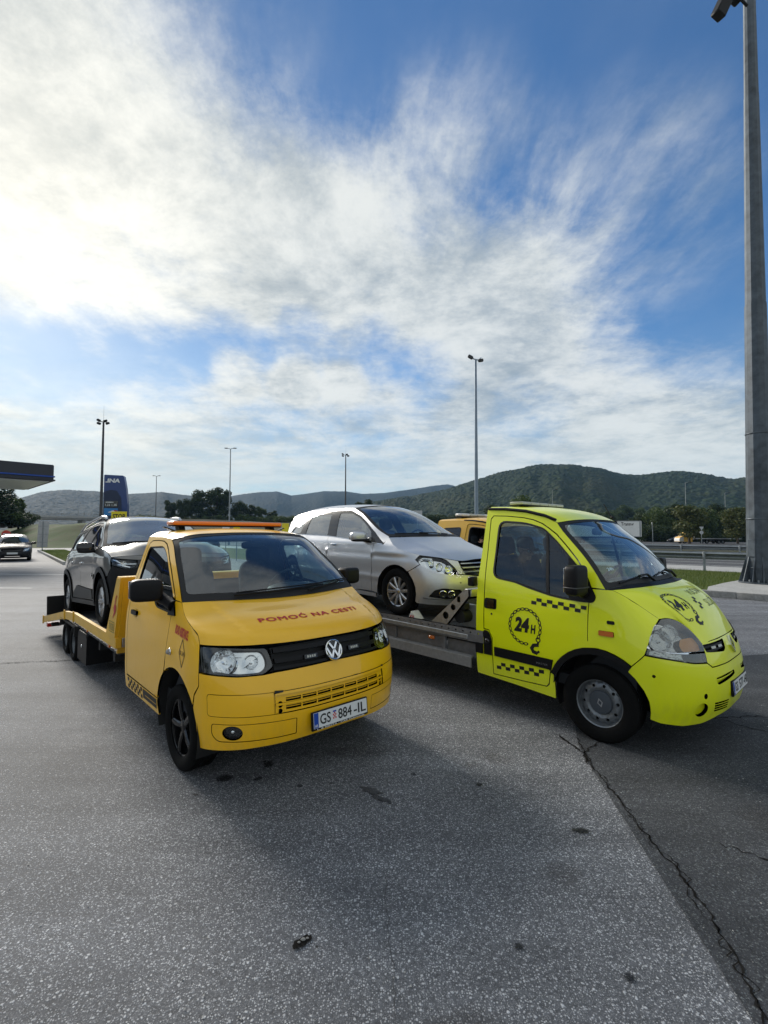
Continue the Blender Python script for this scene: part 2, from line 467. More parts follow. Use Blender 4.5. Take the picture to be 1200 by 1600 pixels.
    def build(s, name, m=None, parent=None, smooth=True, bevel=0.0, M=None, angle=40):
        if bevel: 
            es = [e for e in s.bm.edges if len(e.link_faces) == 2 and e.calc_face_angle(0) > 0.6]
            bmesh.ops.bevel(s.bm, geom=es, offset=bevel, segments=2, profile=0.5, affect='EDGES')
        bmesh.ops.recalc_face_normals(s.bm, faces=s.bm.faces[:])
        if M is not None: bmesh.ops.transform(s.bm, matrix=M, verts=s.bm.verts[:])
        if smooth:
            for f in s.bm.faces: f.smooth = True
            for e in s.bm.edges:
                if len(e.link_faces) == 2 and e.calc_face_angle(0) > R(angle): e.smooth = False
        me = bpy.data.meshes.new(name); s.bm.to_mesh(me); s.bm.free()
        return finish(name, me, m, parent, smooth=False)

# ------------------------------------------------------------------ smooth surfaces
def hermite(xs, Pt, x):
    xs = np.asarray(xs, float); Pt = np.asarray(Pt, float); x = np.asarray(x, float)
    i = np.clip(np.searchsorted(xs, x, side='right') - 1, 0, len(xs) - 2)
    h = np.diff(xs); e = (-1,) + (1,) * (Pt.ndim - 1)
    dl = np.diff(Pt, axis=0) / h.reshape(e)
    m = np.empty_like(Pt); m[0] = dl[0]; m[-1] = dl[-1]
    w = (h[1:] / (h[1:] + h[:-1])).reshape(e)
    m[1:-1] = dl[:-1] * w + dl[1:] * (1 - w)
    t = ((x - xs[i]) / h[i]).reshape(e); hh = h[i].reshape(e)
    t = np.clip(t, -0.3, 1.3)
    return (2*t**3 - 3*t**2 + 1)*Pt[i] + (t**3 - 2*t**2 + t)*hh*m[i] + (3*t**2 - 2*t**3)*Pt[i+1] + (t**3 - t**2)*hh*m[i+1]

class Canvas:
    """car body as a sheet wrapped round the nose: u runs from the centre of the nose to the tail (+ = right side), z is height"""
    def __init__(s, us, zs, rows): s.us = us; s.zs = zs; s.G = np.array(rows, float).transpose(1, 0, 2)
    def __call__(s, uv):
        uv = np.asarray(uv, float); u = uv[:, 0]; z = uv[:, 1]
        A = hermite(s.us, s.G, np.abs(u))
        zs = np.asarray(s.zs); n = len(u); ar = np.arange(n)
        i = np.clip(np.searchsorted(zs, z, side='right') - 1, 0, len(zs) - 2)
        h = np.diff(zs); dl = np.diff(A, axis=1) / h[None, :, None]
        m = np.empty_like(A); m[:, 0] = dl[:, 0]; m[:, -1] = dl[:, -1]
        w = (h[1:] / (h[1:] + h[:-1]))[None, :, None]
        m[:, 1:-1] = dl[:, :-1] * w + dl[:, 1:] * (1 - w)
        t = ((z - zs[i]) / h[i])[:, None]; hh = h[i][:, None]
        q = (2*t**3 - 3*t**2 + 1)*A[ar, i] + (t**3 - 2*t**2 + t)*hh*m[ar, i] + (3*t**2 - 2*t**3)*A[ar, i+1] + (t**3 - t**2)*hh*m[ar, i+1]
        return np.stack([q[:, 0], -np.where(u < 0, -1, 1) * q[:, 1], z], 1)

class Crv:
    def __init__(s, pts):
        s.p = np.array(pts, float); d = np.linalg.norm(np.diff(s.p, axis=0), axis=1)
        s.t = np.concatenate([[0], np.cumsum(d)]) / d.sum(); s.len = d.sum()
    def __call__(s, t): return hermite(s.t, s.p, np.asarray(t, float))

def sym(half):
    """half: points from the right-hand end to the centre line -> whole curve right to left"""
    h = [tuple(p) for p in half]
    return Crv(h + [(x, -y, z) for x, y, z in h[-2::-1]])

class Coons:
    """patch between front edge c0, rear edge c1 (both right to left, s -1..1) and the right side curve d (t 0..1, mirrored on the left)"""
    def __init__(s, c0, c1, d, bump=None): s.c0 = c0; s.c1 = c1; s.d = d; s.bump = bump
    def __call__(s, st):
        st = np.asarray(st, float); a = (st[:, 0] + 1) / 2; t = st[:, 1]
        C0 = s.c0(a); C1 = s.c1(a); D0 = s.d(t); D1 = D0 * np.array([1, -1, 1])
        a = a[:, None]; t = t[:, None]
        P00 = s.c0([0.]); P10 = s.c0([1.]); P01 = s.c1([0.]); P11 = s.c1([1.])
        Q = (1-t)*C0 + t*C1 + (1-a)*D0 + a*D1 - ((1-a)*(1-t)*P00 + a*(1-t)*P10 + (1-a)*t*P01 + a*t*P11)
        if s.bump is not None: Q = Q + s.bump(st[:, 0], st[:, 1])
        return Q

class Flat:
    """plane patch: origin + x*ex + y*ey"""
    def __init__(s, o, ex, ey): s.o = np.array(o, float); s.ex = np.array(ex, float); s.ey = np.array(ey, float)
    def __call__(s, uv): uv = np.asarray(uv, float); return s.o + uv[:, :1]*s.ex + uv[:, 1:2]*s.ey

def pip(poly, pts):
    x, y = pts[:, 0], pts[:, 1]; ins = np.zeros(len(pts), bool); n = len(poly)
    for i in range(n):
        x0, y0 = poly[i]; x1, y1 = poly[(i + 1) % n]
        c = ((y0 > y) != (y1 > y))
        if c.any():
            with np.errstate(divide='ignore', invalid='ignore'):
                ins ^= c & (x < (x1 - x0) * (y - y0) / (y1 - y0 if y1 != y0 else 1e-12) + x0)
    return ins

def densify(loop, g):
    out = []; n = len(loop)
    for i in range(n):
        a = np.array(loop[i]); b = np.array(loop[(i + 1) % n]); k = max(1, int(math.ceil(np.linalg.norm(b - a) / g)))
        for j in range(k): out.append(a + (b - a) * j / k)
    return np.array(out)

def area2(p): x, y = p[:, 0], p[:, 1]; return np.sum(x * np.roll(y, -1) - np.roll(x, -1) * y) / 2

def inset(p, d):
    """move the loop inwards by d (d<0 outwards)"""
    if area2(p) < 0: p = p[::-1]
    a = p - np.roll(p, 1, 0); b = np.roll(p, -1, 0) - p
    na = np.stack([-a[:, 1], a[:, 0]], 1) / (np.linalg.norm(a, axis=1, keepdims=True) + 1e-12)
    nb = np.stack([-b[:, 1], b[:, 0]], 1) / (np.linalg.norm(b, axis=1, keepdims=True) + 1e-12)
    n = na + nb; l = np.maximum(np.linalg.norm(n, axis=1, keepdims=True), 0.7)
    n = n / l; k = 1 / np.maximum((n * nb).sum(1, keepdims=True), 0.6)
    return p + n * d * k

def rounded(pts, r, n=4, sc=(1, 1)):
    """round the corners of a polygon; r may be a list"""
    out = []; N = len(pts); s = np.array(sc)
    for i in range(N):
        p = np.array(pts[i]) * s; a = np.array(pts[i - 1]) * s; b = np.array(pts[(i + 1) % N]) * s
        rr = r[i] if hasattr(r, '__len__') else r
        u = a - p; v = b - p; lu, lv = np.linalg.norm(u), np.linalg.norm(v)
        d = min(rr, lu * .48, lv * .48)
        if d < 1e-5: out.append(tuple(p / s)); continue
        A = p + u / lu * d; B = p + v / lv * d
        for j in range(n + 1):
            t = j / n; out.append(tuple(((1-t)**2*A + 2*t*(1-t)*p + t*t*B) / s))
    return out

def sdiff(S, uv, e=1e-4):
    du = S(uv + [e, 0]) - S(uv - [e, 0]); dv = S(uv + [0, e]) - S(uv - [0, e])
    n = np.cross(du, dv); return n / (np.linalg.norm(n, axis=1, keepdims=True) + 1e-15)

def panel(name, S, outline, m, parent, holes=(), g=0.05, gap=0.0018, fl=0.014, off=0.0, mir=False, out=(-0.5, 0, 0.7),
          sc=(1, 1), hole_fl=None, outloop=True):
    """a sheet-metal panel: the outline (in surface coordinates) triangulated on the curved surface, edges turned inwards"""
    sc = np.array(sc, float)
    loops = [inset(densify(np.array(outline, float) * sc, g), gap)]
    for h in holes: loops.append(inset(densify(np.array(h, float) * sc, g * .8), -gap))
    L = loops[0]
    mn, mx = L.min(0), L.max(0)
    gx, gy = np.meshgrid(np.arange(mn[0] + g * .5, mx[0], g), np.arange(mn[1] + g * .5, mx[1], g * .87))
    gx[1::2] += g * .5
    q = np.stack([gx.ravel(), gy.ravel()], 1)
    if len(q):
        q = q[pip(L, q)]
        for h in loops[1:]: q = q[~pip(h, q)]
        allb = np.concatenate(loops)
        if len(q):
            keep = np.ones(len(q), bool)
            for s0 in range(0, len(q), 800):
                d = np.min(np.linalg.norm(q[s0:s0+800, None] - allb[None], axis=2), axis=1); keep[s0:s0+800] = d > g * .45
            q = q[keep]
    pts = np.concatenate(loops + [q]) if len(q) else np.concatenate(loops)
    ed = []; k = 0; rings = []
    for l in loops:
        ids = list(range(k, k + len(l))); rings.append(ids)
        ed += [(ids[i], ids[(i + 1) % len(ids)]) for i in range(len(ids))]; k += len(l)
    r = delaunay_2d_cdt([Vector(p) for p in pts], ed, [], 0, 1e-7, True)
    V2 = np.array([tuple(v) for v in r[0]]); F = np.array([f for f in r[2] if len(f) == 3])
    mp = {}
    for i, orig in enumerate(r[3]):
        for o_ in orig: mp[o_] = i
    c = V2[F].mean(1); ok = pip(L, c)
    for h in loops[1:]: ok &= ~pip(h, c)
    F = F[ok]
    uv = V2 / sc; Pn = S(uv); N = sdiff(S, uv)
    if mir: Pn = Pn * [1, -1, 1]; N = N * [1, -1, 1]
    cen = np.array(out, float)
    used = np.unique(F)
    if ((Pn[used] - cen) * N[used]).sum(1).mean() < 0: N = -N
    Pn = Pn + N * off
    fn = np.cross(Pn[F[:, 1]] - Pn[F[:, 0]], Pn[F[:, 2]] - Pn[F[:, 0]])
    fl_ = (fn * N[F].mean(1)).sum(1) < 0
    F[fl_] = F[fl_][:, ::-1]
    Vs = [Pn]; Ns = [N]; Fs = [tuple(f) for f in F]; base = len(Pn)
    ri = 0
    for ring in rings:
        depth = fl if ri == 0 else (hole_fl if hole_fl is not None else fl); ri += 1
        if depth <= 0: continue
        ids = [mp[i] for i in ring if i in mp]
        A = Pn[ids]; nn = N[ids]; B = A - nn * depth
        tg = np.roll(A, -1, 0) - np.roll(A, 1, 0); on = np.cross(tg, nn); on /= (np.linalg.norm(on, axis=1, keepdims=True) + 1e-12)
        # outward means away from the material
        p2 = V2[ids]; w = 1 if area2(p2) > 0 else -1
        mid = (A + np.roll(A, -1, 0)) / 2
        n_ = len(ids)
        Vs += [A, B]; Ns += [on, on]
        for i in range(n_):
            j = (i + 1) % n_; Fs.append((base + i, base + j, base + n_ + j, base + n_ + i))
        base += 2 * n_
    return meshVF(name, np.concatenate(Vs), Fs, m, parent, True, np.concatenate(Ns))

def embolden(V, T, b):
    """thicken letters: push their outlines out by b and fill them again"""
    key = {}; ids = [key.setdefault((round(x, 5), round(y, 5)), len(key)) for x, y in V]
    P_ = np.array(list(key)); nxt = {}; E = set()
    for t in T:
        t = [ids[i] for i in t]
        if len(set(t)) < 3: continue
        a = P_[t[1]] - P_[t[0]]; c = P_[t[2]] - P_[t[0]]
        if a[0]*c[1] - a[1]*c[0] < 0: t = t[::-1]
        for i in range(3): E.add((t[i], t[(i + 1) % 3]))
    for (i, j) in E:
        if (j, i) not in E: nxt.setdefault(i, []).append(j)
    loops = []
    while nxt:
        st = next(iter(nxt)); lp = [st]; cur = st
        while True:
            n = nxt[cur].pop()
            if not nxt[cur]: del nxt[cur]
            if n == st or n not in nxt: break
            lp.append(n); cur = n
        if len(lp) > 2: loops.append(P_[lp])
    out = []
    for p in loops:
        e = np.roll(p, -1, 0) - p; e /= (np.linalg.norm(e, axis=1, keepdims=True) + 1e-9); r = np.stack([e[:, 1], -e[:, 0]], 1); rp = np.roll(r, 1, 0)
        m = r + rp; l = np.linalg.norm(m, axis=1, keepdims=True); m = m/np.maximum(l, .3); k = 1/np.maximum((m*r).sum(1, keepdims=True), .55)
        out.append(p + m*b*k)
    pts = np.concatenate(out); ed = []; k = 0
    for p in out: ed += [(k + i, k + (i + 1) % len(p)) for i in range(len(p))]; k += len(p)
    q = delaunay_2d_cdt([Vector(p) for p in pts], ed, [], 0, 1e-6, False)
    V2 = np.array([tuple(v) for v in q[0]]); F = np.array([f for f in q[2] if len(f) == 3]); c = V2[F].mean(1); w = np.zeros(len(c), int)
    for p in out:
        for (x0, y0), (x1, y1) in zip(p, np.roll(p, -1, 0)):
            if y0 == y1: continue
            up = (y0 <= c[:, 1]) & (y1 > c[:, 1]); dn_ = (y1 <= c[:, 1]) & (y0 > c[:, 1]); xs = x0 + (x1 - x0)*(c[:, 1] - y0)/(y1 - y0); hit = xs > c[:, 0]
            w += (up & hit).astype(int) - (dn_ & hit).astype(int)
    return V2, F[w != 0]

def text_tris(s, w=None, h=1.0, bold=0.0, shear=0.0, align='C', spacing=1.0):
    """letters as flat triangles, cap height h, optionally squeezed to width w, centred on 0"""
    cu = bpy.data.curves.new('t', 'FONT'); cu.body = s; cu.size = 1.0; cu.shear = shear
    cu.resolution_u = 4; cu.space_character = spacing
    ob = bpy.data.objects.new('t', cu); COL.objects.link(ob)
    me = ob.to_mesh()
    V = np.array([v.co[:2] for v in me.vertices]); me.calc_loop_triangles()
    T = np.array([t.vertices[:] for t in me.loop_triangles])
    ob.to_mesh_clear(); bpy.data.objects.remove(ob); bpy.data.curves.remove(cu)
    if bold > 0: V, T = embolden(V, T, bold)
    mn, mx = V.min(0), V.max(0); V = V - (mn + mx) / 2
    k = h / (mx[1] - mn[1]); V[:, 1] *= k
    V[:, 0] *= (w / (mx[0] - mn[0])) if w else k
    return V, T

def refine(V, T, L):
    bm = bmesh.new(); vs = [bm.verts.new((x, y, 0)) for x, y in V]
    for t in T:
        try: bm.faces.new([vs[i] for i in t])
        except ValueError: pass
    for _ in range(5):
        es = [e for e in bm.edges if e.calc_length() > L]
        if not es: break
        bmesh.ops.subdivide_edges(bm, edges=es, cuts=1)
        bmesh.ops.triangulate(bm, faces=bm.faces[:])
    bm.verts.ensure_lookup_table(); bm.verts.index_update()
    V = np.array([v.co[:2] for v in bm.verts]); T = np.array([[v.index for v in f.verts] for f in bm.faces]); bm.free()
    return V, T

def decal(name, VT, S, o, ex, ey, m, parent, off=0.002, L=0.06, mir=False, out=(-0.5, 0, 0.7)):
    """flat print laid on a curved surface; o, ex, ey in surface coordinates"""
    V, T = refine(VT[0], VT[1], L)
    uv = np.array(o) + V[:, :1] * np.array(ex) + V[:, 1:2] * np.array(ey)
    Pn = S(uv); N = sdiff(S, uv)
    if mir: Pn = Pn * [1, -1, 1]; N = N * [1, -1, 1]
    if ((Pn - np.array(out)) * N).sum(1).mean() < 0: N = -N
    Pn = Pn + N * off
    fn = np.cross(Pn[T[:, 1]] - Pn[T[:, 0]], Pn[T[:, 2]] - Pn[T[:, 0]])
    fl_ = (fn * N[T].mean(1)).sum(1) < 0; T = T.copy(); T[fl_] = T[fl_][:, ::-1]
    return meshVF(name, Pn, T, m, parent, True, N)

def polys(ps):
    """several convex polygons as one triangle set"""
    V = []; T = []
    for p in ps:
        b = len(V); V += [tuple(x) for x in p]
        T += [(b, b + i, b + i + 1) for i in range(1, len(p) - 1)]
    return np.array(V, float), np.array(T)

def rect(x0, y0, x1, y1): return [(x0, y0), (x1, y0), (x1, y1), (x0, y1)]

def ringpoly(r0, r1, a0, a1, n, c=(0, 0), sx=1.0, sy=1.0):
    out = []
    for i in range(n):
        a, b = a0 + (a1 - a0) * i / n, a0 + (a1 - a0) * (i + 1) / n
        out.append([(c[0] + sx*r0*math.cos(a), c[1] + sy*r0*math.sin(a)), (c[0] + sx*r1*math.cos(a), c[1] + sy*r1*math.sin(a)),
                    (c[0] + sx*r1*math.cos(b), c[1] + sy*r1*math.sin(b)), (c[0] + sx*r0*math.cos(b), c[1] + sy*r0*math.sin(b))])
    return out

def stroke(pts, w):
    out = []
    for a, b in zip(pts, pts[1:]):
        a, b = np.array(a, float), np.array(b, float); d = b - a; d /= np.linalg.norm(d); n = np.array([-d[1], d[0]]) * w / 2; e = d * w * .25
        out.append([a - n - e, b - n + e, b + n + e, a + n - e])
    return out

def circ(c, r, n=20, ry=None, a0=0.0):
    return [(c[0] + r*math.cos(a0 + 2*math.pi*i/n), c[1] + (ry or r)*math.sin(a0 + 2*math.pi*i/n)) for i in range(n)]

def arc(c, r, a0, a1, n=14):
    return [(c[0] + r*math.cos(R(a0 + (a1-a0)*i/n)), c[1] + r*math.sin(R(a0 + (a1-a0)*i/n))) for i in range(n + 1)]

# ------------------------------------------------------------------ wheels
def tyre_mesh(r, w, rr):
    h = w / 2
    half = [(rr - .012, .80*h), (rr + .004, .90*h), (rr + .02, .96*h), ((r + rr)/2, 1.0*h), (r - .028, .965*h), (r - .012, .90*h), (r - .004, .80*h), (r, .70*h)]
    gro = []
    for y in (.52*h, .18*h): gro += [(r, y + .008), (r - .007, y + .005), (r - .007, y - .005), (r, y - .008)]
    prof = half + gro; prof = prof + [(a, -b) for a, b in prof[::-1]]
    mb = MB(); mb.lathe(prof, n=56)
    return mb

def spoke(mb, ang, r0, r1, w0, w1, y0, y1, d, twist=0.0):
    rings = []
    for t in (0, .5, 1):
        rr = r0 + (r1 - r0)*t; w = w0 + (w1 - w0)*t; y = y0 + (y1 - y0)*t + (0.006 if t == .5 else 0)
        ring = []
        for (a, b) in ((-.5, -d), (-.5, -.006), (-.28, 0.004), (.28, .004), (.5, -.006), (.5, -d)):
            ring.append(Vector((rr, y + b, a*w + twist*t)))
        rings.append(ring)
    M = Matrix.Rotation(-ang, 4, 'Y')
    vs = [[mb.bm.verts.new(M @ v) for v in r_] for r_ in rings]
    for A, B in zip(vs, vs[1:]):
        for j in range(6): mb.bm.faces.new((A[j], A[(j+1) % 6], B[(j+1) % 6], B[j]))
    mb.bm.faces.new(vs[0][::-1]); mb.bm.faces.new(vs[-1])

def rim_mesh(style, rr, w):
    h = w/2; mb = MB()
    # barrel with an outer lip (outside is +y)
    mb.lathe([(rr - .004, .84*h), (rr + .010, .90*h), (rr + .012, .86*h), (rr - .004, .78*h), (rr - .02, .70*h), (rr - .03, .2*h), (rr - .03, -.85*h), (rr + .008, -.9*h)], n=56)
    yo = .70*h
    if style == 'five':
        for i in range(5): spoke(mb, 2*math.pi*i/5 + .3, .035, rr - .008, .045, .058, yo - .01, yo + .004, .03)
        mb.lathe([(0, yo), (.04, yo - .002), (.055, yo - .012), (.06, yo - .04)], n=24)
    elif style == 'ten':
        for i in range(5):
            for k in (-1, 1): spoke(mb, 2*math.pi*i/5 + .31 + k*.30, .04, rr - .006, .036, .046, yo - .012, yo + .002, .028)
        mb.lathe([(0, yo + .002), (.03, yo + .002), (.045, yo - .008), (.06, yo - .03)], n=24)
    elif style == 'double':
        for i in range(5):
            for k in (-1, 1): spoke(mb, 2*math.pi*i/5 + .2 + k*.17, .04, rr - .006, .03, .042, yo - .012, yo + .002, .028)
        mb.lathe([(0, yo), (.035, yo), (.05, yo - .01), (.06, yo - .03)], n=24)
    elif style == 'dish':
        mb.lathe([(0, .1*h), (.05, .12*h), (.07, .35*h), (rr*.66, .42*h), (rr*.8, .15*h), (rr - .025, .2*h)], n=40)
        for i in range(10):
            a = 2*math.pi*i/10; mb.ball((math.cos(a)*rr*.45, .42*h, math.sin(a)*rr*.45), .012, n=5)
    return mb

def wheel(parent, loc, r, w, rr, style, rimmat, left=False, steer=0.0, spin=0.0):
    e = empty('wheel', parent, loc, (0, spin, (math.pi if not left else 0) + steer))
    # +y of the wheel points outwards: right side wheels (y<0) are turned round
    tyre_mesh(r, w, rr).build('tyre', RUBBER, e, angle=35)
    if style == 'steel':
        h = w/2
        def S(uv):
            uv = np.asarray(uv, float); rad = np.hypot(uv[:, 0], uv[:, 1])
            y = np.interp(rad, [0, .10, .118, .135, .170, .185, .198], [.40*h, .40*h, .44*h, .52*h, .44*h, .30*h, .26*h])
            return np.stack([uv[:, 0], y, uv[:, 1]], 1)
        o = panel('rim', S, circ((0, 0), rr - .006, 48), STEELW, e, holes=[circ((math.cos(a)*.153, math.sin(a)*.153), .0145, 12) for a in [2*math.pi*i/10 + .2 for i in range(10)]],
                  g=.018, gap=0, fl=.01, out=(0, -1, 0))
        rim_mesh('barrel', rr, w).build('rim_lip', STEELW, e)
        MB().lathe([(0, .60*h), (.085, .60*h), (.100, .57*h), (.108, .44*h)], n=40).build('hub_cap', HUBGREY, e)
        dia = [(.028, 0), (0, .040), (-.028, 0), (0, -.040)]; k = .55
        ps = [[dia[i], dia[(i+1) % 4], tuple(k*c for c in dia[(i+1) % 4]), tuple(k*c for c in dia[i])] for i in range(4)]
        decal('cap_emblem', polys(ps), Flat((0, .60*h, 0), (1, 0, 0), (0, 0, 1)), (0, 0), (1, 0), (0, 1), ALLOY, e, off=.002, out=(0, -1, 0))
        mb = MB(); mb.lathe([(.10, .30*h), (rr - .02, .10*h)], n=32); mb.build('brake_disc', CHASSIS, e)
    else:
        rim_mesh(style, rr, w).build('rim', rimmat, e)
        mb = MB(); mb.lathe([(.0, .02), (rr - .035, .015), (rr - .035, -.02)], n=32); mb.build('brake_disc', CHASSIS, e)
    return e

# ================================================================== the ground
def vnoise(x, y, seed=0):
    """value noise on numpy arrays"""
    xi = np.floor(x).astype(np.int64); yi = np.floor(y).astype(np.int64); fx = x - xi; fy = y - yi
    fx = fx*fx*(3 - 2*fx); fy = fy*fy*(3 - 2*fy)
    def h(a, b):
        n = (a*374761393 + b*668265263 + seed*1442695041) & 0x7fffffff
        n = ((n ^ (n >> 13))*1274126177) & 0x7fffffff
        return ((n ^ (n >> 16)) & 0xffff)/65535.0
    return (h(xi, yi)*(1-fx) + h(xi+1, yi)*fx)*(1-fy) + (h(xi, yi+1)*(1-fx) + h(xi+1, yi+1)*fx)*fy

def fbm(x, y, o=4, seed=0, g=.5):
    s = 0; a = 1; t = 0
    for i in range(o): s = s + a*vnoise(x*2**i, y*2**i, seed + i); t += a; a *= g
    return s/t

def asphalt_mat(name, base, stone, stone_amt, rough=.76, tint=(1, 1, 1)):
    """worn asphalt: bound chippings of several sizes, patches of wear, oil-dark blotches"""
    m = bpy.data.materials.new(name); m.use_nodes = True
    t = NT(m.node_tree); b = m.node_tree.nodes['Principled BSDF']
    o = t.n('ShaderNodeTexCoord').outputs['Object']
    w = t.vm('ADD', o, t.vm('SCALE', t.noise(o, 60, 2).outputs['Color'], .008).outputs[0]).outputs[0]
    v1 = t.vor(w, 108.0); v2 = t.vor(w, 58.0); v3 = t.vor(w, 210.0)
    c1 = t.n('ShaderNodeSeparateColor'); t.l(v1.outputs['Color'], c1.inputs[0])
    c2 = t.n('ShaderNodeSeparateColor'); t.l(v2.outputs['Color'], c2.inputs[0])
    c3 = t.n('ShaderNodeSeparateColor'); t.l(v3.outputs['Color'], c3.inputs[0])
    s1 = t.m('MULTIPLY', t.ss(c1.outputs[0], .40, .85), t.ss(v1.outputs['Distance'], .55, .25))
    s2 = t.m('MULTIPLY', t.ss(c2.outputs[0], .78, .98), t.ss(v2.outputs['Distance'], .45, .25))
    s3 = t.m('MULTIPLY', t.ss(c3.outputs[0], .3, 1.0), t.ss(v3.outputs['Distance'], .6, .2))
    big = t.noise(o, .35, 5, .6).outputs[0]; mid = t.noise(o, 2.2, 5, .62).outputs[0]; fin = t.noise(o, 38, 4, .6).outputs[0]
    wear = t.m('ADD', t.m('MULTIPLY', big, .6), t.m('MULTIPLY', mid, .4))
    lvl = t.ss(wear, .3, .7, .74, 1.18)
    rot = t.n('ShaderNodeMapping', i_0=o); rot.inputs['Rotation'].default_value = (0, 0, .83); rot.inputs['Scale'].default_value = (.22, 2.4, 1)
    trk = t.noise(rot.outputs[0], 1.0, 5, .6).outputs[0]
    lvl = t.m('MULTIPLY', lvl, t.ss(trk, .32, .68, .80, 1.14))
    sp = t.noise(o, 1.15, 6, .68).outputs[0]; lvl = t.m('MULTIPLY', lvl, t.ss(sp, .66, .80, 1.0, .66))
    st = t.m('MULTIPLY', t.m('ADD', t.m('MULTIPLY', s1, .75), t.m('ADD', t.m('MULTIPLY', s2, .8), t.m('MULTIPLY', s3, .45))), stone_amt, clamp=True)
    bb = t.mix(t.ss(fin, .3, .7), tuple(c*.72 for c in base), tuple(c*1.25 for c in base))
    col = t.mix(st, bb, stone)
    col = t.vm('SCALE', col); t.l(lvl, col.inputs['Scale'])
    t.l(col.outputs[0], b.inputs['Base Color'])
    t.l(t.m('ADD', rough - .12, t.m('MULTIPLY', fin, .2)), b.inputs['Roughness'])
    b.inputs['Specular IOR Level'].default_value = .22
    bp = t.n('ShaderNodeBump'); bp.inputs['Strength'].default_value = .75; bp.inputs['Distance'].default_value = .006
    hh = t.m('ADD', t.m('MULTIPLY', s1, .6), t.m('ADD', t.m('MULTIPLY', s2, .9), t.m('ADD', t.m('MULTIPLY', s3, .3), t.m('MULTIPLY', fin, .6))))
    t.l(hh, bp.inputs['Height']); t.l(bp.outputs[0], b.inputs['Normal'])
    MATS[name] = m
    return m

def earth_mat(name, cols, scale, rough=.95, bump=.3):
    m = bpy.data.materials.new(name); m.use_nodes = True
    t = NT(m.node_tree); b = m.node_tree.nodes['Principled BSDF']
    o = t.n('ShaderNodeTexCoord').outputs['Object']
    a = t.noise(o, scale, 8, .65).outputs[0]; c = t.noise(o, scale*.12, 5, .6).outputs[0]; d = t.noise(o, scale*9, 4, .6).outputs[0]
    x = t.mix(t.ss(c, .35, .65), cols[0], cols[1])
    x = t.mix(t.m('MULTIPLY', t.ss(a, .40, .70), .75), x, cols[2])
    x = t.mix(t.m('MULTIPLY', t.ss(d, .35, .75), .5), x, tuple(q*.45 for q in cols[0]))
    t.l(x, b.inputs['Base Color']); b.inputs['Roughness'].default_value = rough; b.inputs['Specular IOR Level'].default_value = .15
    bp = t.n('ShaderNodeBump'); bp.inputs['Strength'].default_value = bump; bp.inputs['Distance'].default_value = .1
    t.l(a, bp.inputs['Height']); t.l(bp.outputs[0], b.inputs['Normal'])
    MATS[name] = m
    return m

ASPH = asphalt_mat('worn_asphalt', (.104, .108, .117), (.62, .63, .65), .95)
ASPH_D = asphalt_mat('newer_asphalt', (.047, .049, .054), (.26, .285, .29), .6, .84)
ASPH_R = asphalt_mat('road_asphalt', (.085, .085, .087), (.2, .2, .2), .4, .8)
CONC = rough_noise(pmat('pale_concrete', (.36, .355, .34), .85), 7, .22, .1, .2)
KERBM = rough_noise(pmat('kerb_concrete', (.27, .265, .25), .9), 16, .3, .1, .3, dist=.006)
GRASSG = earth_mat('grass_ground', ((.055, .095, .020), (.10, .115, .04), (.15, .13, .06)), 1.6)
FIELD = earth_mat('dry_field', ((.048, .050, .024), (.066, .055, .034), (.034, .044, .017)), .12, bump=.8)
BANKM = earth_mat('grass_bank', ((.032, .066, .011), (.052, .084, .017), (.068, .056, .026)), .28, bump=1.0)
LINEM = rough_noise(pmat('road_paint', (.62, .62, .60), .7), 30, .25, .1)
CRACKM = rough_noise(pmat('crack_dark', (.014, .013, .012), .95, spec=.1), 60, .6, .1)
STAINM = rough_noise(pmat('oil_stain', (.016, .016, .017), .55), 40, .5, .3)
def soft_stain(m, amt=.9):
    # the mark thins out towards its rim and where stones stand proud
    t = NT(m.node_tree); b = m.node_tree.nodes['Principled BSDF']; out = m.node_tree.nodes['Material Output']
    tc = t.n('ShaderNodeTexCoord'); g = t.vm('SUBTRACT', tc.outputs['Generated'], (.5, .5, 0)).outputs[0]; g = t.vm('MULTIPLY', g, (1, 1, 0)).outputs[0]
    d = t.vm('LENGTH', g).outputs['Value']; n = t.noise(tc.outputs['Object'], 55, 5, .65).outputs[0]; v = t.vor(tc.outputs['Object'], 130).outputs['Distance']
    f = t.m('MULTIPLY', t.ss(t.m('ADD', d, t.m('MULTIPLY', t.m('SUBTRACT', n, .5), .5)), .46, .16), t.ss(v, .2, .5, .35, 1.0))
    f = t.m('MULTIPLY', f, amt); tr = t.n('ShaderNodeBsdfTransparent'); mx = t.n('ShaderNodeMixShader'); t.l(f, mx.inputs[0]); t.l(tr.outputs[0], mx.inputs[1]); t.l(b.outputs[0], mx.inputs[2]); t.l(mx.outputs[0], out.inputs[0])
    return m
SCUFFM = rough_noise(pmat('rubber_scuff', (.050, .050, .052), .8), 90, .6, .2)

SPOTM = soft_stain(pmat('oil_spot_soft', (.010, .010, .011), .5)); RUSTM = soft_stain(pmat('brown_stain', (.05, .042, .036), .85), .22)
D_ = np.array([-.7171, .6970]); N_ = np.array([.6970, .7171])   # along / across the motorway
def dn(t, n): p = D_*t + N_*n; return (float(p[0]), float(p[1]))
def strip(name, n0, n1, t0, t1, z, m, kind='structure'):
    q = [dn(t0, n0), dn(t1, n0), dn(t1, n1), dn(t0, n1)]
    o = meshVF(name, [(x, y, z) for x, y in q], [(0, 1, 2, 3)] if area2(np.array(q)) > 0 else [(3, 2, 1, 0)], m, smooth=False)
    return tag(o, kind=kind)

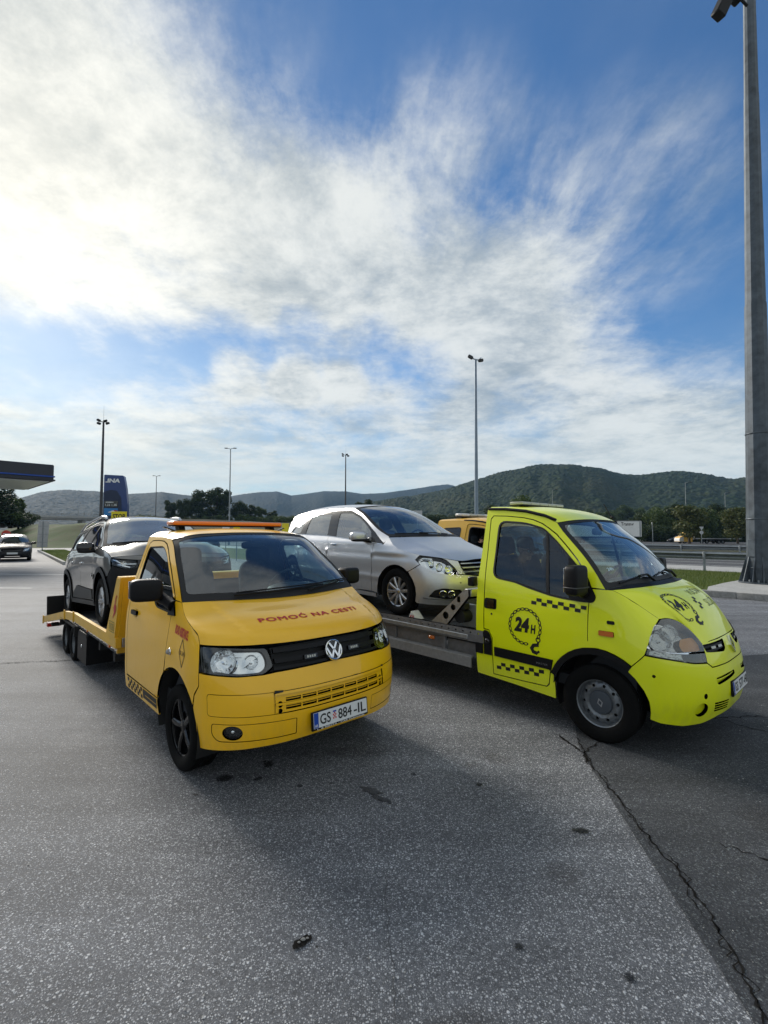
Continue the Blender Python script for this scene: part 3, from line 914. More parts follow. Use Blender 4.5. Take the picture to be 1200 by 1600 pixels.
def az_tab(az, tab): return np.interp(az, [a for a, _ in tab], [b for _, b in tab])
def far_height(x, y):
    d = np.hypot(x, y); az = np.degrees(np.arctan2(x, y))
    d0 = az_tab(az, [(-70, 105), (-42, 100), (-36, 110), (-33, 230), (-24, 165), (-12, 118), (0, 92), (10, 92), (20, 130), (27, 190), (40, 185), (60, 160)])
    A = az_tab(az, [(-70, 0), (-42, 0), (-36, 0), (-31, 2.0), (-24, 7.2), (-12, 6.0), (0, 5.2), (8, 5.0), (16, 4.0), (25, 5.0), (30, 6.2), (36, 4.5), (60, 4)])
    w = az_tab(az, [(-70, 40), (-36, 40), (-24, 45), (0, 40), (27, 35), (60, 40)])
    k = np.clip((d - d0)/w, 0, 1); k = k*k*(3 - 2*k)
    r = np.clip((d - 260)/700, 0, 1)
    return k*(A + (fbm(x*.03, y*.03, 4, 5) - .5)*2.2) + r*az_tab(az, [(-70, 8), (-30, 4), (0, 3), (40, 6), (60, 8)])

def polar_terrain(name, azs, ds, hf, m, kind='structure', smooth=True):
    A, Dd = np.meshgrid(np.radians(azs), ds); X = np.sin(A)*Dd; Y = np.cos(A)*Dd
    Z = hf(X, Y); V = np.stack([X.ravel(), Y.ravel(), Z.ravel()], 1); n = len(azs); k = len(ds)
    i = np.arange(n*(k-1)).reshape(k-1, n)[:, :-1].ravel()
    T = np.stack([i, i+1, i+n+1, i+n], 1)[:, ::-1]
    o = mesh_tris(name, V, T, m, smooth=smooth); return tag(o, kind=kind)

# flat sheets: base earth, then the car park, verge, motorway
tag(meshVF('ground', [(-900, -120, -.05), (900, -120, -.05), (900, 1200, -.05), (-900, 1200, -.05)], [(0, 1, 2, 3)], FIELD, smooth=False), kind='structure')
strip('car_park', -140, 17.30, -140, 330, 0.0, ASPH)
strip('verge', 17.30, 29.2, -100, 330, .0, GRASSG)
strip('hard_shoulder', 29.2, 33.4, -140, 420, .004, CONC)
strip('motorway', 33.4, 46.0, -140, 420, .0, ASPH_R)
strip('motorway', 46.6, 60, -140, 420, .0, ASPH_R)
strip('service_road', 78, 150, -190, 62, .0, ASPH_R)
for n in (34.2, 37.9, 41.6, 47.6, 59.0): strip('lane_line', n, n + .16, -140, 420, .006, LINEM)
far = polar_terrain('far_field', np.linspace(-80, 80, 320), np.concatenate([np.linspace(88, 300, 110), np.linspace(310, 1100, 60)]), lambda x, y: far_height(x, y) - .06, FIELD)

# ---- newer, darker repair beside the front of the lime truck, with its broken edge
edge = [(2.15, 5.5), (1.98, 4.9), (1.80, 4.52), (1.72, 4.15), (1.69, 3.9), (1.68, 3.55), (1.655, 3.2), (1.65, 2.85), (1.625, 2.6), (1.60, 2.4), (1.555, 2.2), (1.50, 1.98), (1.44, 1.7), (1.38, 1.3), (1.30, .6), (1.2, -1.0), (1.1, -4)]
pe = []
r_ = random.Random(3)
for a, b in zip(edge, edge[1:]):
    k = max(2, int(math.hypot(b[0]-a[0], b[1]-a[1])/.035))
    for i in range(k):
        f = i/k; pe.append((a[0] + (b[0]-a[0])*f + r_.uniform(-.007, .007) + .016*math.sin(17*(a[1] + (b[1]-a[1])*f)), a[1] + (b[1]-a[1])*f))
poly = pe + [(3.5, -4), (7.5, -2), (8.6, 2.5), (8.2, 6.2), (6.2, 7.6), (3.6, 7.0)]
V2 = densify(np.array(poly), .5)
cd = delaunay_2d_cdt([Vector(p) for p in V2], [(i, (i+1) % len(V2)) for i in range(len(V2))], [], 1, 1e-7, False)
tag(meshVF('asphalt_repair', [(v.x, v.y, .004) for v in cd[0]], cd[2], ASPH_D, smooth=False), kind='structure')
GROUND = bpy.data.objects['car_park']
def ribbon(name, pts, w, m, z=.008, seed=1, jag=.012, parent=GROUND, wvar=.7):
    """irregular dark band on the ground (a crack or a rubber mark)"""
    rr = random.Random(seed); P_ = []
    for a, b in zip(pts, pts[1:]):
        k = max(2, int(math.hypot(b[0]-a[0], b[1]-a[1])/.025))
        for i in range(k): P_.append((a[0] + (b[0]-a[0])*i/k, a[1] + (b[1]-a[1])*i/k))
    P_.append(pts[-1]); V = []; n = len(P_); jx = jy = 0
    for i, p in enumerate(P_):
        a = np.array(P_[max(0, i-1)]); b = np.array(P_[min(n-1, i+1)]); d = b - a; d /= (np.linalg.norm(d) + 1e-9); q = np.array([-d[1], d[0]])
        jx = jx*.6 + rr.uniform(-jag, jag); ww = w*(1 + rr.uniform(-wvar, wvar))*min(1, (i + 1)/4, (n - i)/4)
        c = np.array(p) + q*jx; V += [(*(c - q*ww/2), z), (*(c + q*ww/2), z)]
    F = [(2*i, 2*i+2, 2*i+3, 2*i+1) for i in range(n-1)]
    return meshVF(name, V, F, m, parent, smooth=False)
def blot(name, c, rx, ry, ang, m, z=.007, seed=1, parent=GROUND, rag=.35, n=44):
    rr = random.Random(seed); V = [(*c, z)]; ca, sa = math.cos(ang), math.sin(ang); ph = [rr.uniform(0, 6.28) for _ in range(5)]
    for i in range(n):
        a = 2*math.pi*i/n; k = 1 + rag*(.5*math.sin(2*a + ph[0]) + .4*math.sin(5*a + ph[1]) + .35*math.sin(9*a + ph[2])) + rr.uniform(-rag*.3, rag*.3)
        x, y = rx*k*math.cos(a), ry*k*math.sin(a); V.append((c[0] + ca*x - sa*y, c[1] + sa*x + ca*y, z))
    return meshVF(name, V, [(0, i+1, (i+1) % n + 1) for i in range(n)], m, parent, smooth=False)
ribbon('crack', edge[2:15], .010, CRACKM, seed=4)
ribbon('crack', edge[3:15], .006, CRACKM, seed=14, jag=.03)
ribbon('crack', [(1.72, 4.15), (1.86, 4.30), (2.0, 4.42)], .014, CRACKM, seed=5)
ribbon('crack', [(1.64, 4.55), (1.68, 4.3), (1.72, 4.15), (1.66, 3.95)], .018, CRACKM, seed=6, wvar=.95)
ribbon('crack', [(2.95, 4.85), (3.4, 4.95), (3.9, 5.0), (4.6, 4.8), (5.3, 4.85), (6.2, 4.6)], .011, CRACKM, seed=7, jag=.02)
ribbon('crack', [(3.4, 4.95), (3.7, 4.55), (4.2, 4.25), (4.9, 3.9)], .010, CRACKM, seed=8, jag=.02)
ribbon('crack', [(2.05, 3.0), (2.3, 2.75), (2.55, 2.62), (2.8, 2.7)], .009, CRACKM, seed=9, jag=.03)
ribbon('crack', [(2.15, 2.55), (2.35, 2.4), (2.6, 2.2), (2.9, 2.1)], .012, CRACKM, seed=10, jag=.03, wvar=.95)
ribbon('crack', [(-6.8, 6.7), (-5.9, 6.75), (-5.2, 7.0), (-4.4, 7.1)], .016, CRACKM, seed=11, jag=.02)
ribbon('crack', [(0.02, 2.75), (.03, 2.3), (.06, 1.9)], .003, SCUFFM, seed=12, jag=.01)
for i, (x, y, rx, ry) in enumerate([(-1.22, 3.73, .055, .04), (-.96, 3.72, .03, .02), (-.93, 3.95, .045, .03), (-.98, 4.0, .02, .012), (-.62, 3.62, .022, .016), (-.40, 3.66, .012, .01), (.24, 3.80, .018, .015), (.72, 3.65, .02, .02), (-1.35, 3.5, .015, .012), (1.25, 3.1, .05, .025), (.62, 2.25, .02, .014), (1.05, 2.1, .016, .02)]):
    blot('oil_spot', (x, y), rx*1.5, ry*1.5, i*.7, SPOTM, seed=20 + i)
for i, (dx, dy, l) in enumerate([(0, 0, .20), (.012, -.028, .22), (.03, -.055, .19), (-.01, .022, .10), (.06, -.075, .13)]):
    ribbon('rubber_mark', [(-.10 + dx, 3.52 + dy), (-.10 + dx + l*.75, 3.52 + dy - l*.42)], .016, SCUFFM, seed=40 + i, jag=.004, z=.006)
blot('rubber_mark', (-.09, 3.56), .07, .035, -.3, SCUFFM, seed=50, rag=.5)
# small pothole with a couple of loose stones in it
for i, (x, y, rx, ry, an) in enumerate([(.95, 4.05, .20, .11, -.6), (.72, 3.95, .10, .07, .2), (-.2, 4.2, .35, .2, .3), (2.6, 3.2, .35, .18, -.5), (1.0, 2.7, .16, .1, 0), (.3, 1.9, .2, .08, .4), (2.3, 2.0, .2, .12, 1.0)]): blot('stain', (x, y), rx, ry, an, RUSTM, seed=80 + i, z=.0055)
ph = blot('pothole', (-.372, 2.272), .046, .026, .75, CRACKM, seed=60, rag=.22)
for (x, y, r) in ((-.368, 2.278, .010), (-.385, 2.262, .006), (-.35, 2.285, .006)):
    MB().ball((x, y, .012), r, (1.3, .8, .6), 4).build('stone', KERBM, GROUND, smooth=False)
blot('oil_spot', (-.300, 2.245), .007, .006, 0, STAINM, seed=61)
# loose grit and chippings on the surface
def grit():
    n = 2600; x = rng.uniform(-3.2, 4.2, n); y = 1.3 + rng.random(n)**1.6*6.5; s = .0016 + rng.random(n)**3*.0045
    base = np.array([(1, 0, 0), (-.5, .87, 0), (-.5, -.87, 0), (.1, .05, .9)]); f = np.array([(0, 1, 3), (1, 2, 3), (2, 0, 3)])
    an = rng.uniform(0, 6.28, n); V = []; ca, sa = np.cos(an), np.sin(an)
    B = base[None]*s[:, None, None]*rng.uniform(.6, 1.5, (n, 4, 1))
    X = B[:, :, 0]*ca[:, None] - B[:, :, 1]*sa[:, None] + x[:, None]; Y = B[:, :, 0]*sa[:, None] + B[:, :, 1]*ca[:, None] + y[:, None]; Z = B[:, :, 2] + .004
    V = np.stack([X, Y, Z], 2).reshape(-1, 3); F = (f[None] + 4*np.arange(n)[:, None, None]).reshape(-1, 3)
    tag(mesh_tris('gravel', V, F, CONC), kind='stuff')
grit()

# ---- kerbs: every stone its own piece
kt = thing('kerb', 'grey concrete kerb along the grass verge beside the big steel mast', 'kerb')
km = None
for i in range(34):
    t = -6.2 + i*1.005
    n = 17.22
    if km is None:
        k = MB().box((0, 0, .06), (1.0, .16, .26), None, .02, 2).build('kerb_stone', KERBM, kt); km = k.data
    else: k = finish('kerb_stone', km, None, kt, False)
    x, y = dn(t, n); k.location = (x, y, random.uniform(-.006, .006)); k.rotation_euler = (0, 0, math.atan2(D_[1], D_[0]) + random.uniform(-.006, .006))
# grass verge: blades in tufts
def grass(name, n, fn, hmin, hmax, wd, m, seed):
    g = np.random.default_rng(seed); p = fn(g, n); n = len(p)
    a = g.uniform(0, 6.28, n); h = g.uniform(hmin, hmax, n)*(.5 + fbm(p[:, 0]*1.3, p[:, 1]*1.3, 3, seed)); le = g.normal(0, .35, (n, 2))*h[:, None]
    dx, dy = np.cos(a)*wd, np.sin(a)*wd
    V = np.stack([np.stack([p[:, 0]-dx, p[:, 1]-dy, p[:, 2]], 1), np.stack([p[:, 0]+dx, p[:, 1]+dy, p[:, 2]], 1), np.stack([p[:, 0]+le[:, 0], p[:, 1]+le[:, 1], p[:, 2]+h], 1)], 1).reshape(-1, 3)
    return tag(mesh_tris(name, V, np.arange(3*n).reshape(-1, 3), m), kind='stuff')
def leaf_mat(name, c1, c2, dark=.5, rough=.6):
    m = bpy.data.materials.new(name); m.use_nodes = True
    t = NT(m.node_tree); b = m.node_tree.nodes['Principled BSDF']
    g = t.n('ShaderNodeNewGeometry'); o = t.n('ShaderNodeTexCoord').outputs['Object']
    f = t.m('ADD', t.m('MULTIPLY', g.outputs['Random Per Island'], .6), t.m('MULTIPLY', t.noise(o, .8, 3).outputs[0], .4))
    x = t.mix(t.ss(f, .2, .8), c1, c2)
    t.l(x, b.inputs['Base Color']); b.inputs['Roughness'].default_value = rough; b.inputs['Specular IOR Level'].default_value = .25
    tr = t.n('ShaderNodeBsdfTranslucent'); t.l(x, tr.inputs[0]); mx = t.n('ShaderNodeMixShader'); mx.inputs[0].default_value = .28
    out = m.node_tree.nodes['Material Output']; t.l(b.outputs[0], mx.inputs[1]); t.l(tr.outputs[0], mx.inputs[2]); t.l(mx.outputs[0], out.inputs[0])
    MATS[name] = m
    return m
BLADE = leaf_mat('grass_blades', (.070, .120, .022), (.17, .20, .055))
def verge_pts(g, n):
    t = g.uniform(-9, 13, n); q = 17.45 + g.random(n)**.9*11.2
    p = D_[None]*t[:, None] + N_[None]*q[:, None]; return np.column_stack([p, np.zeros(n)])
grass('grass', 90000, verge_pts, .05, .16, .006, BLADE, 3)

# ---- concrete footing and the big mast on the right
fx, fy = 13.75, 17.3
ft = thing('mast_footing', 'rough concrete pad behind the kerb under the big grey mast', 'concrete pad', (0, 0, 0))
pp = [dn(-4.5, 17.36), dn(3.1, 17.36), dn(3.35, 19.0), dn(3.2, 20.9), dn(2.9, 23.0), dn(-4.5, 23.0)]
mb = MB(); mb.prism(pp if area2(np.array(pp)) > 0 else pp[::-1], 'z', -.05, .135); mb.build('slab', CONC, ft, bevel=.02)
mp = np.array([fx, fy])
mast = thing('mast', 'tall grey steel floodlight mast with bolted base at the right edge of the car park', 'mast', (13.55, 17.15, .135), rot=(0, .013, 0))
def facet(a, b, r1, r2, n=12):
    m = MB(); m.cyl(a, b, r1, r2, n); return m
facet((0, 0, 0), (0, 0, 10.2), .42, .335).build('lower_shaft', MASTM, mast, angle=10)
facet((0, 0, 10.1), (0, 0, 18.2), .318, .235).build('middle_shaft', MASTM, mast, angle=10)
facet((0, 0, 18.1), (0, 0, 25), .228, .17).build('upper_shaft', MASTM, mast, angle=10)
facet((0, 0, 0), (0, 0, .05), .66, .66, 24).build('base_plate', MASTM, mast)
MB().box((-.40, -.12, 1.25), (.05, .26, .62), Euler((0, 0, .3)), .012).build('access_door', MASTM, mast)
for z_ in (.55, 2.3, 5.4): MB().lathe([(.432 - z_*.0083, -.02), (.440 - z_*.0083, 0), (.432 - z_*.0083, .02)], Matrix.Translation((0, 0, z_)) @ Matrix.Rotation(R(90), 4, 'X'), n=24).build('weld_seam', MASTM, mast)
gm = None
for i in range(12):
    a = 2*math.pi*i/12
    if gm is None: g_ = MB().prism([(.38, .05), (.64, .05), (.62, .14), (.42, .95), (.38, .95)], 'y', -.014, .014).build('gusset', MASTM, mast); gm = g_.data
    else: g_ = finish('gusset', gm, None, mast, False)
    g_.rotation_euler = (0, 0, a)
bm_ = None
for i in range(12):
    a = 2*math.pi*(i + .5)/12
    if bm_ is None: b_ = MB().cyl((0, 0, .05), (0, 0, .13), .035, n=8).build('bolt', GALV, mast); bm_ = b_.data
    else: b_ = finish('bolt', bm_, None, mast, False)
    b_.location = (.52*math.cos(a), .52*math.sin(a), 0)
mb = MB(); mb.tube([(0, 0, 21.7), (-.5, -.25, 21.75), (-1.3, -.45, 21.5)], .05, 8); mb.build('bracket', CHASSIS, mast)
MB().box((-1.40, -.46, 21.15), (.42, .36, .62), Euler((.25, .35, .3)), .04).build('floodlight', CHASSIS, mast)
MB().box((-.80, -.30, 21.75), (.5, .3, .22), Euler((.0, .35, .3)), .04).build('floodlight', CHASSIS, mast)

# ================================================================== amber tow truck (front left)
VW_POSE = (-.971, 4.476, -.8265)
def number_plate(parent, S, o, ex, ey, text1, text2, holder=True):
    """a plate 520 x 110 mm in a black holder; S maps metres"""
    MBp = empty('number_plate', parent)
    def B(name, ps, m, off): return decal(name, polys(ps), S, o, ex, ey, m, MBp, off=off, L=.5, out=(-3, 0, .5))
    return MBp, B

def build_amber():
    T = thing('tow_truck', 'amber yellow low-loader tow truck with orange roof light bar and red lettering on its bonnet', 'tow truck',
              (VW_POSE[0], VW_POSE[1], 0), VW_POSE[2])
    us = [0, .27, .504, .81, 1.04, 1.21, 1.56, 2.26, 2.96]
    zs = [.20, .45, .70, .85, .95, 1.06, 1.20, 1.32, 1.60, 1.84]
    C = Canvas(us, zs, [
     [(.84,0),(.83,.25),(.79,.48),(.67,.735),(.50,.865),(.33,.905),(0,.915),(-.7,.915),(-1.4,.915)],
     [(.905,0),(.895,.27),(.85,.5),(.70,.77),(.51,.905),(.35,.938),(0,.943),(-.7,.943),(-1.4,.943)],
     [(.90,0),(.89,.27),(.845,.5),(.70,.775),(.515,.913),(.35,.945),(0,.952),(-.7,.952),(-1.4,.95)],
     [(.86,0),(.85,.27),(.805,.5),(.665,.775),(.495,.915),(.345,.946),(0,.954),(-.7,.954),(-1.4,.952)],
     [(.83,0),(.82,.27),(.77,.5),(.63,.77),(.47,.905),(.33,.94),(0,.952),(-.7,.954),(-1.4,.95)],
     [(.79,0),(.78,.27),(.73,.5),(.59,.745),(.435,.885),(.31,.928),(0,.942),(-.7,.948),(-1.4,.944)],
     [(.72,0),(.71,.26),(.66,.48),(.53,.71),(.38,.85),(.27,.895),(0,.918),(-.7,.93),(-1.4,.926)],
     [(.62,0),(.61,.25),(.56,.46),(.44,.68),(.31,.81),(.22,.855),(0,.885),(-.7,.905),(-1.4,.90)],
     [(.45,0),(.44,.23),(.4,.43),(.3,.62),(.2,.73),(.15,.77),(0,.805),(-.7,.825),(-1.4,.82)],
     [(.3,0),(.29,.2),(.25,.4),(.2,.56),(.12,.67),(.08,.7),(0,.73),(-.7,.745),(-1.4,.745)]])
    U = lambda X: 1.56 - X
    AC = (1.545, .385); AR = .425
    A = lambda a: (AC[0] + AR*math.cos(R(a)), AC[1] + AR*math.sin(R(a)))
    hood_side = [(1.098, 1.055), (1.126, 1.11), (1.245, 1.163), (1.464, 1.237), (1.60, 1.318)]
    a_line = [(1.60, 1.318), (1.80, 1.478), (2.02, 1.65), (2.16, 1.765), (2.26, 1.822)]
    rail = [(2.26, 1.822), (2.45, 1.838), (2.7, 1.842), (2.955, 1.842)]
    # ---- side sheet metal, both sides
    fender = hood_side + [(1.74, 1.318), (1.735, 1.19), (1.728, 1.06), (1.742, .917), A(57)] + \
             [A(a) for a in range(66, 148, 9)] + [(1.165, .70), (1.10, .77), (1.094, .865), (1.092, .95)]
    door = [A(54), (1.742+.002, .92), (1.730, 1.06), (1.738, 1.19), (1.745, 1.30), (1.79, 1.36), (2.02, 1.545), (2.26, 1.725), (2.35, 1.775), (2.45, 1.80), (2.6, 1.806), (2.80, 1.800),
            (2.862, 1.77), (2.885, 1.6), (2.887, 1.3), (2.887, .48)] + [(1.955, .475)] + [A(a) for a in (16, 26, 36, 45)]
    win = rounded([(1.80, 1.215), (2.12, 1.225), (2.26, 1.31), (2.55, 1.335), (2.80, 1.35), (2.835, 1.74), (2.40, 1.757), (2.24, 1.68), (2.0, 1.495), (1.80, 1.335)],
                  [.02, .06, .06, .02, .06, .06, .08, .06, .04, .02])
    frame = a_line + rail + [(2.955, 1.3), (2.955, .34), (2.4, .335), (1.945, .33), A(6), A(13), (1.955, .468), (2.4, .468), (2.892, .468), (2.893, 1.3), (2.891, 1.6),
             (2.868, 1.775), (2.805, 1.806), (2.6, 1.812), (2.45, 1.806), (2.34, 1.781), (2.25, 1.731), (2.01, 1.551), (1.785, 1.367), (1.745, 1.325)]
    tri = rounded([(1.64, 1.205), (1.80, 1.195), (1.80, 1.35), (1.765, 1.33), (1.70, 1.27)], .015)
    for mir in (False, True):
        sgn = 1 if mir else -1
        panel('fender', C, fender, AMBER, T, mir=mir, fl=.03)
        f = panel('body_frame', C, frame, AMBER, T, mir=mir)
        d = panel('door', C, door, AMBER, T, holes=[win], mir=mir, hole_fl=.03)
        wi = [tuple(p) for p in inset(np.array(win), -.012)]
        panel('window', C, wi, GLASSC, d, off=-.012, mir=mir, fl=0, gap=0)
        panel('window_seal', C, [tuple(p) for p in inset(np.array(win), -.004)], SEAL, d, holes=[[tuple(p) for p in inset(np.array(win), .012)]], off=-.004, mir=mir, g=.03, fl=.006)
        # pressed crease and the groove under the belt
        panel('mirror_base', C, tri, BLACKP, d, off=.012, mir=mir, fl=.02)
        # handle
        hu, hz = 2.66, 1.112
        h = panel('handle', C, rounded(rect(hu-.085, hz-.022, hu+.085, hz+.022), .018), BLACKP, d, off=.022, mir=mir, fl=.03, g=.03)
        panel('handle_cup', C, rounded(rect(hu-.05, hz-.045, hu+.05, hz+.035), .03), AMBER2, d, off=.004, mir=mir, fl=.004, g=.03)
        # rubber strip and decals on the sill
        ps = []; k = 0
        for r_ in range(3):
            for c_ in range(9):
                if (r_ + c_) % 2 == 0: ps.append(rect(2.86 - c_*.052 - .050, .355 + r_*.034, 2.86 - c_*.052, .355 + (r_+1)*.034))
        decal('checker_print', polys(ps), C, (0, 0), (1, 0), (0, 1), BLKD, f, off=.002, mir=mir)
        decal('black_stripe', polys([rect(1.985, .372, 2.37, .455)]), C, (0, 0), (1, 0), (0, 1), BLKD, f, off=.002, mir=mir, L=.05)
        decal('stripe_line', polys([rect(1.99, .405, 2.30, .413)]), C, (0, 0), (1, 0), (0, 1), AMBER2, f, off=.003, mir=mir, L=.05)
        # lettering on the fender
        ex = (-1, 0) if not mir else (1, 0)
        decal('road_assistance_letters', text_tris('ROAD ASSISTANCE', .30, .072, bold=.045), C, (1.435, 1.105), (ex[0], -.07*(1 if not mir else -1)), (0, 1), REDL, T, mir=mir)
        dm = [(0, .105), (.062, 0), (0, -.105), (-.062, 0)]
        ps = stroke(dm + [dm[0]], .008)
        decal('diamond_print', polys(ps), C, (1.385, .955), ex, (0, 1), BLKD, T, mir=mir)
        decal('diamond_letters', text_tris('0-24', .09, .034, bold=.012), C, (1.385, .955), ex, (0, 1), BLKD, T, mir=mir)
        mb = MB(); p = C([(1.645, .925)])[0]; p[1] *= 1 if not mir else -1
        mb.ball(p + np.array([0, sgn*.012, 0]), .022, n=8); mb.build('marker_lamp', LINER, T)
        mb = MB(); mb.ball(p + np.array([0, sgn*.004, 0]), .028, n=8, sc=(1, .4, 1)); mb.build('marker_bezel', CHROME, T)
        # wheel housing
        mb = MB(); mb.lathe([(.435, -.93), (.435, -.60), (.10, -.58)], Matrix.Translation((0.015, 0, .385)), n=40, a0=R(-20), a1=R(200))
        if mir: bmesh.ops.scale(mb.bm, vec=(1, -1, 1), verts=mb.bm.verts[:])
        mb.build('wheel_housing', CHASSIS, T)
        # mirror on a short arm
        mb = MB()
        mb.quadball((-.33, sgn*1.075, 1.405), (.16, .25, .185), .42, rot=Euler((0, 0, sgn*.18)))
        mo = mb.build('mirror', BLACKP, T, angle=60)
        MB().tube([(-.36, sgn*.97, 1.345), (-.27, sgn*.93, 1.31), (-.17, sgn*.905, 1.275)], [.05, .045, .05], 10).build('mirror_arm', BLACKP, mo)
        MB().box((-.415, sgn*1.085, 1.405), (.006, .20, .145), Euler((0, 0, sgn*.18)), .002).build('mirror_glass', MIRG, mo)
        # ---- head lamp
        hl = rounded([(1.092, .870), (1.088, 1.046), (.92, 1.044), (.546, 1.030), (.522, .955), (.512, .902), (.590, .855), (.774, .852), (.965, .862)], [.02]*9)
        lamp = panel('headlight', C, hl, CHROME, T, off=-.075, mir=mir, fl=0)
        panel('lens', C, hl, LENS, lamp, mir=mir, fl=.012, gap=.003)
        panel('lamp_bezel', C, hl, GLOSSB, lamp, holes=[rounded([(.99, .885), (.985, 1.0), (.9, 1.03), (.74, 1.025), (.585, 1.015), (.555, .955), (.56, .905), (.61, .872), (.80, .868)], .04)], off=-.02, mir=mir, fl=.055, hole_fl=.05, g=.03)
        for (uu, zz, rad, dep) in ((.875, .948, .094, .02), (.665, .945, .052, .02)):
            p = C([(uu, zz)]); n = sdiff(C, np.array([[uu, zz]]))
            if mir: p = p*[1, -1, 1]; n = n*[1, -1, 1]
            p = p[0]; n = n[0]
            if n[0] < 0: n = -n
            mb = MB(); mb.lathe([(rad, 0), (rad*.92, -.02), (rad*.7, -.045), (rad*.4, -.058), (.018, -.062), (.016, -.02), (.0, -.015)], n=28)
            mb.build('reflector', REFL, lamp, M=Matrix.Translation(Vector(p - n*dep)) @ Vector(n).to_track_quat('Y', 'Z').to_matrix().to_4x4())
        decal('lamp_strip', polys([[(.73, .905), (.60, .985), (.60, .999), (.735, .992)], rect(.735, .985, .85, .994)]), C, (0, 0), (1, 0), (0, 1), CHROME, lamp, off=-.05, mir=mir)
    # ---- bumper
    top = [(0, .872), (.25, .868), (.50, .860), (.59, .850), (.774, .847), (.965, .857), (1.090, .862), (1.094, .77), (1.160, .69)]
    bot = [A(a) for a in (150, 165, 180, 188)] + [(1.10, .318), (.90, .330), (.657, .345), (.40, .355), (.2, .362), (0, .364)]
    half = top + bot
    full = half + [(-u, z) for u, z in half[-2:0:-1]]
    sp = lambda h: h + [(-u, z) for u, z in h[::-1]]
    mid = sp([(1.012, .570), (1.016, .732)])   # the band with the grille between the two pads
    midhole = [(1.0095, .574), (1.0135, .728), (-1.0135, .728), (-1.0095, .574)]
    fogh = [rounded([(.365, .405), (.93, .395), (.975, .440), (.972, .522), (.365, .522)], [.01, .05, .04, .02, .01])]
    fogm = [[(-u, z) for u, z in fogh[0]]]
    # plate pocket
    bump = panel('bumper', C, full, AMBER, T, holes=[rounded(midhole, .03)] + fogh + fogm, fl=.05, hole_fl=.02)
    for s in (1, -1):
        panel('bumper_pad', C, [(s*u, z) for u, z in rounded([(.535, .575), (1.008, .575), (1.012, .727), (.535, .727)], [.004, .03, .03, .004])], AMBER, T, off=.002, fl=.012)
        panel('pad_backing', C, [(s*u, z) for u, z in rect(.50, .56, 1.03, .745)], AMBER, T, off=-.010, fl=0, g=.08)
        panel('fog_backing', C, [(s*u, z) for u, z in [(.345, .39), (.74, .385), (.74, .54), (.345, .54)]], AMBER, T, off=-.017, fl=0, g=.08)
        fh = rounded([(.3665, .4065), (.9295, .3965), (.9735, .4405), (.9705, .5205), (.3665, .5205)], [.01, .05, .04, .02, .01])
        hole = circ((.82, .460), .072, 24, .050)
        fp = panel('fog_panel', C, [(s*u, z) for u, z in fh], AMBER, T, holes=[[(s*u, z) for u, z in hole]], off=-.0015, fl=.010, hole_fl=.05)
        fl_ = panel('fog_light', C, [(s*u, z) for u, z in circ((.82, .460), .066, 20, .046)], GLOSSB, T, off=-.03, fl=0)
        panel('lens', C, [(s*u, z) for u, z in circ((.82, .460), .069, 20, .048)], LENS, fl_, off=-.012, fl=0)
        p = C([(s*.82, .46)])[0]; mb = MB(); mb.ball(p + np.array([-.03, s*.02, 0]), .02, n=8); mb.build('bulb_cap', CHROME, fl_)
    # lower grille: yellow frame, two rows of slots
    holes = []
    for (z0, z1) in ((.599, .622), (.655, .678)):
        for c_ in range(7):
            u0 = -.455 + c_*.130
            holes.append(rect(u0 + .008, z0, u0 + .122, z1))
    for s in (1, -1): holes += [circ((s*.492, .637), .018, 12, .022)]
    holes += [circ((.492, .592), .016, 10), circ((-.492, .592), .016, 10)]
    lg = panel('lower_grille', C, rounded([(.528, .577), (.528, .725), (-.528, .725), (-.528, .577)], .006), AMBER, T, holes=holes, off=-.004, g=.05, fl=.02, hole_fl=.035)
    panel('backing', C, [(.54, .56), (.54, .74), (-.54, .74), (-.54, .56)], CHASSIS, lg, off=-.07, fl=0)
    for z in (.612, .668): panel('slat', C, rect(-.46, z - .003, .46, z + .003), AMBER, lg, off=-.012, fl=.01, gap=0)
    panel('bar', C, rounded(rect(-.525, .632, .525, .647), .004), AMBER, lg, off=.004, fl=.015, gap=0)
    panel('lip', C, rounded(rect(-.528, .706, .528, .726), .004), AMBER, lg, off=.010, fl=.02, gap=0)
    panel('bumper_backing', C, [(1.05, .55), (1.05, .75), (-1.05, .75), (-1.05, .55)], AMBER, T, off=-.085, fl=0, g=.1) if False else None
    # scuffed black corners where the paint is gone
    for q in ([(.53, .716), (.47, .722), (.465, .734), (.53, .738)], [(-.50, .728), (-.535, .722), (-.535, .738), (-.51, .738)], [(-.20, .728), (-.17, .727), (-.16, .732), (-.20, .734)]):
        decal('scuff', polys([q]), C, (0, 0), (1, 0), (0, 1), CHASSIS, T, off=.012)
    # ---- upper grille
    gt = [(.515, 1.036), (.25, 1.046), (0, 1.050), (-.25, 1.046), (-.515, 1.036)]
    gb = [(-.505, .900), (-.545, .868), (-.25, .872), (0, .876), (.25, .872), (.545, .868), (.505, .900)]
    gr = panel('grille', C, gt + gb, CHASSIS, T, off=-.05, fl=0)
    for (z0, z1) in ((.985, 1.03), (.915, .962)):
        pts = [(-.50, z0 + .004), (-.50, z1 - .006), (0, z1 + .002), (.50, z1 - .006), (.50, z0 + .004), (0, z0 + .008)]
        panel('slat', C, pts, BLACKP, gr, off=-.006, fl=.05)
    panel('lower_lip', C, [(-.52, .872), (0, .880), (.52, .872), (.51, .897), (0, .903), (-.51, .897)], BLACKP, gr, off=-.004, fl=.04)
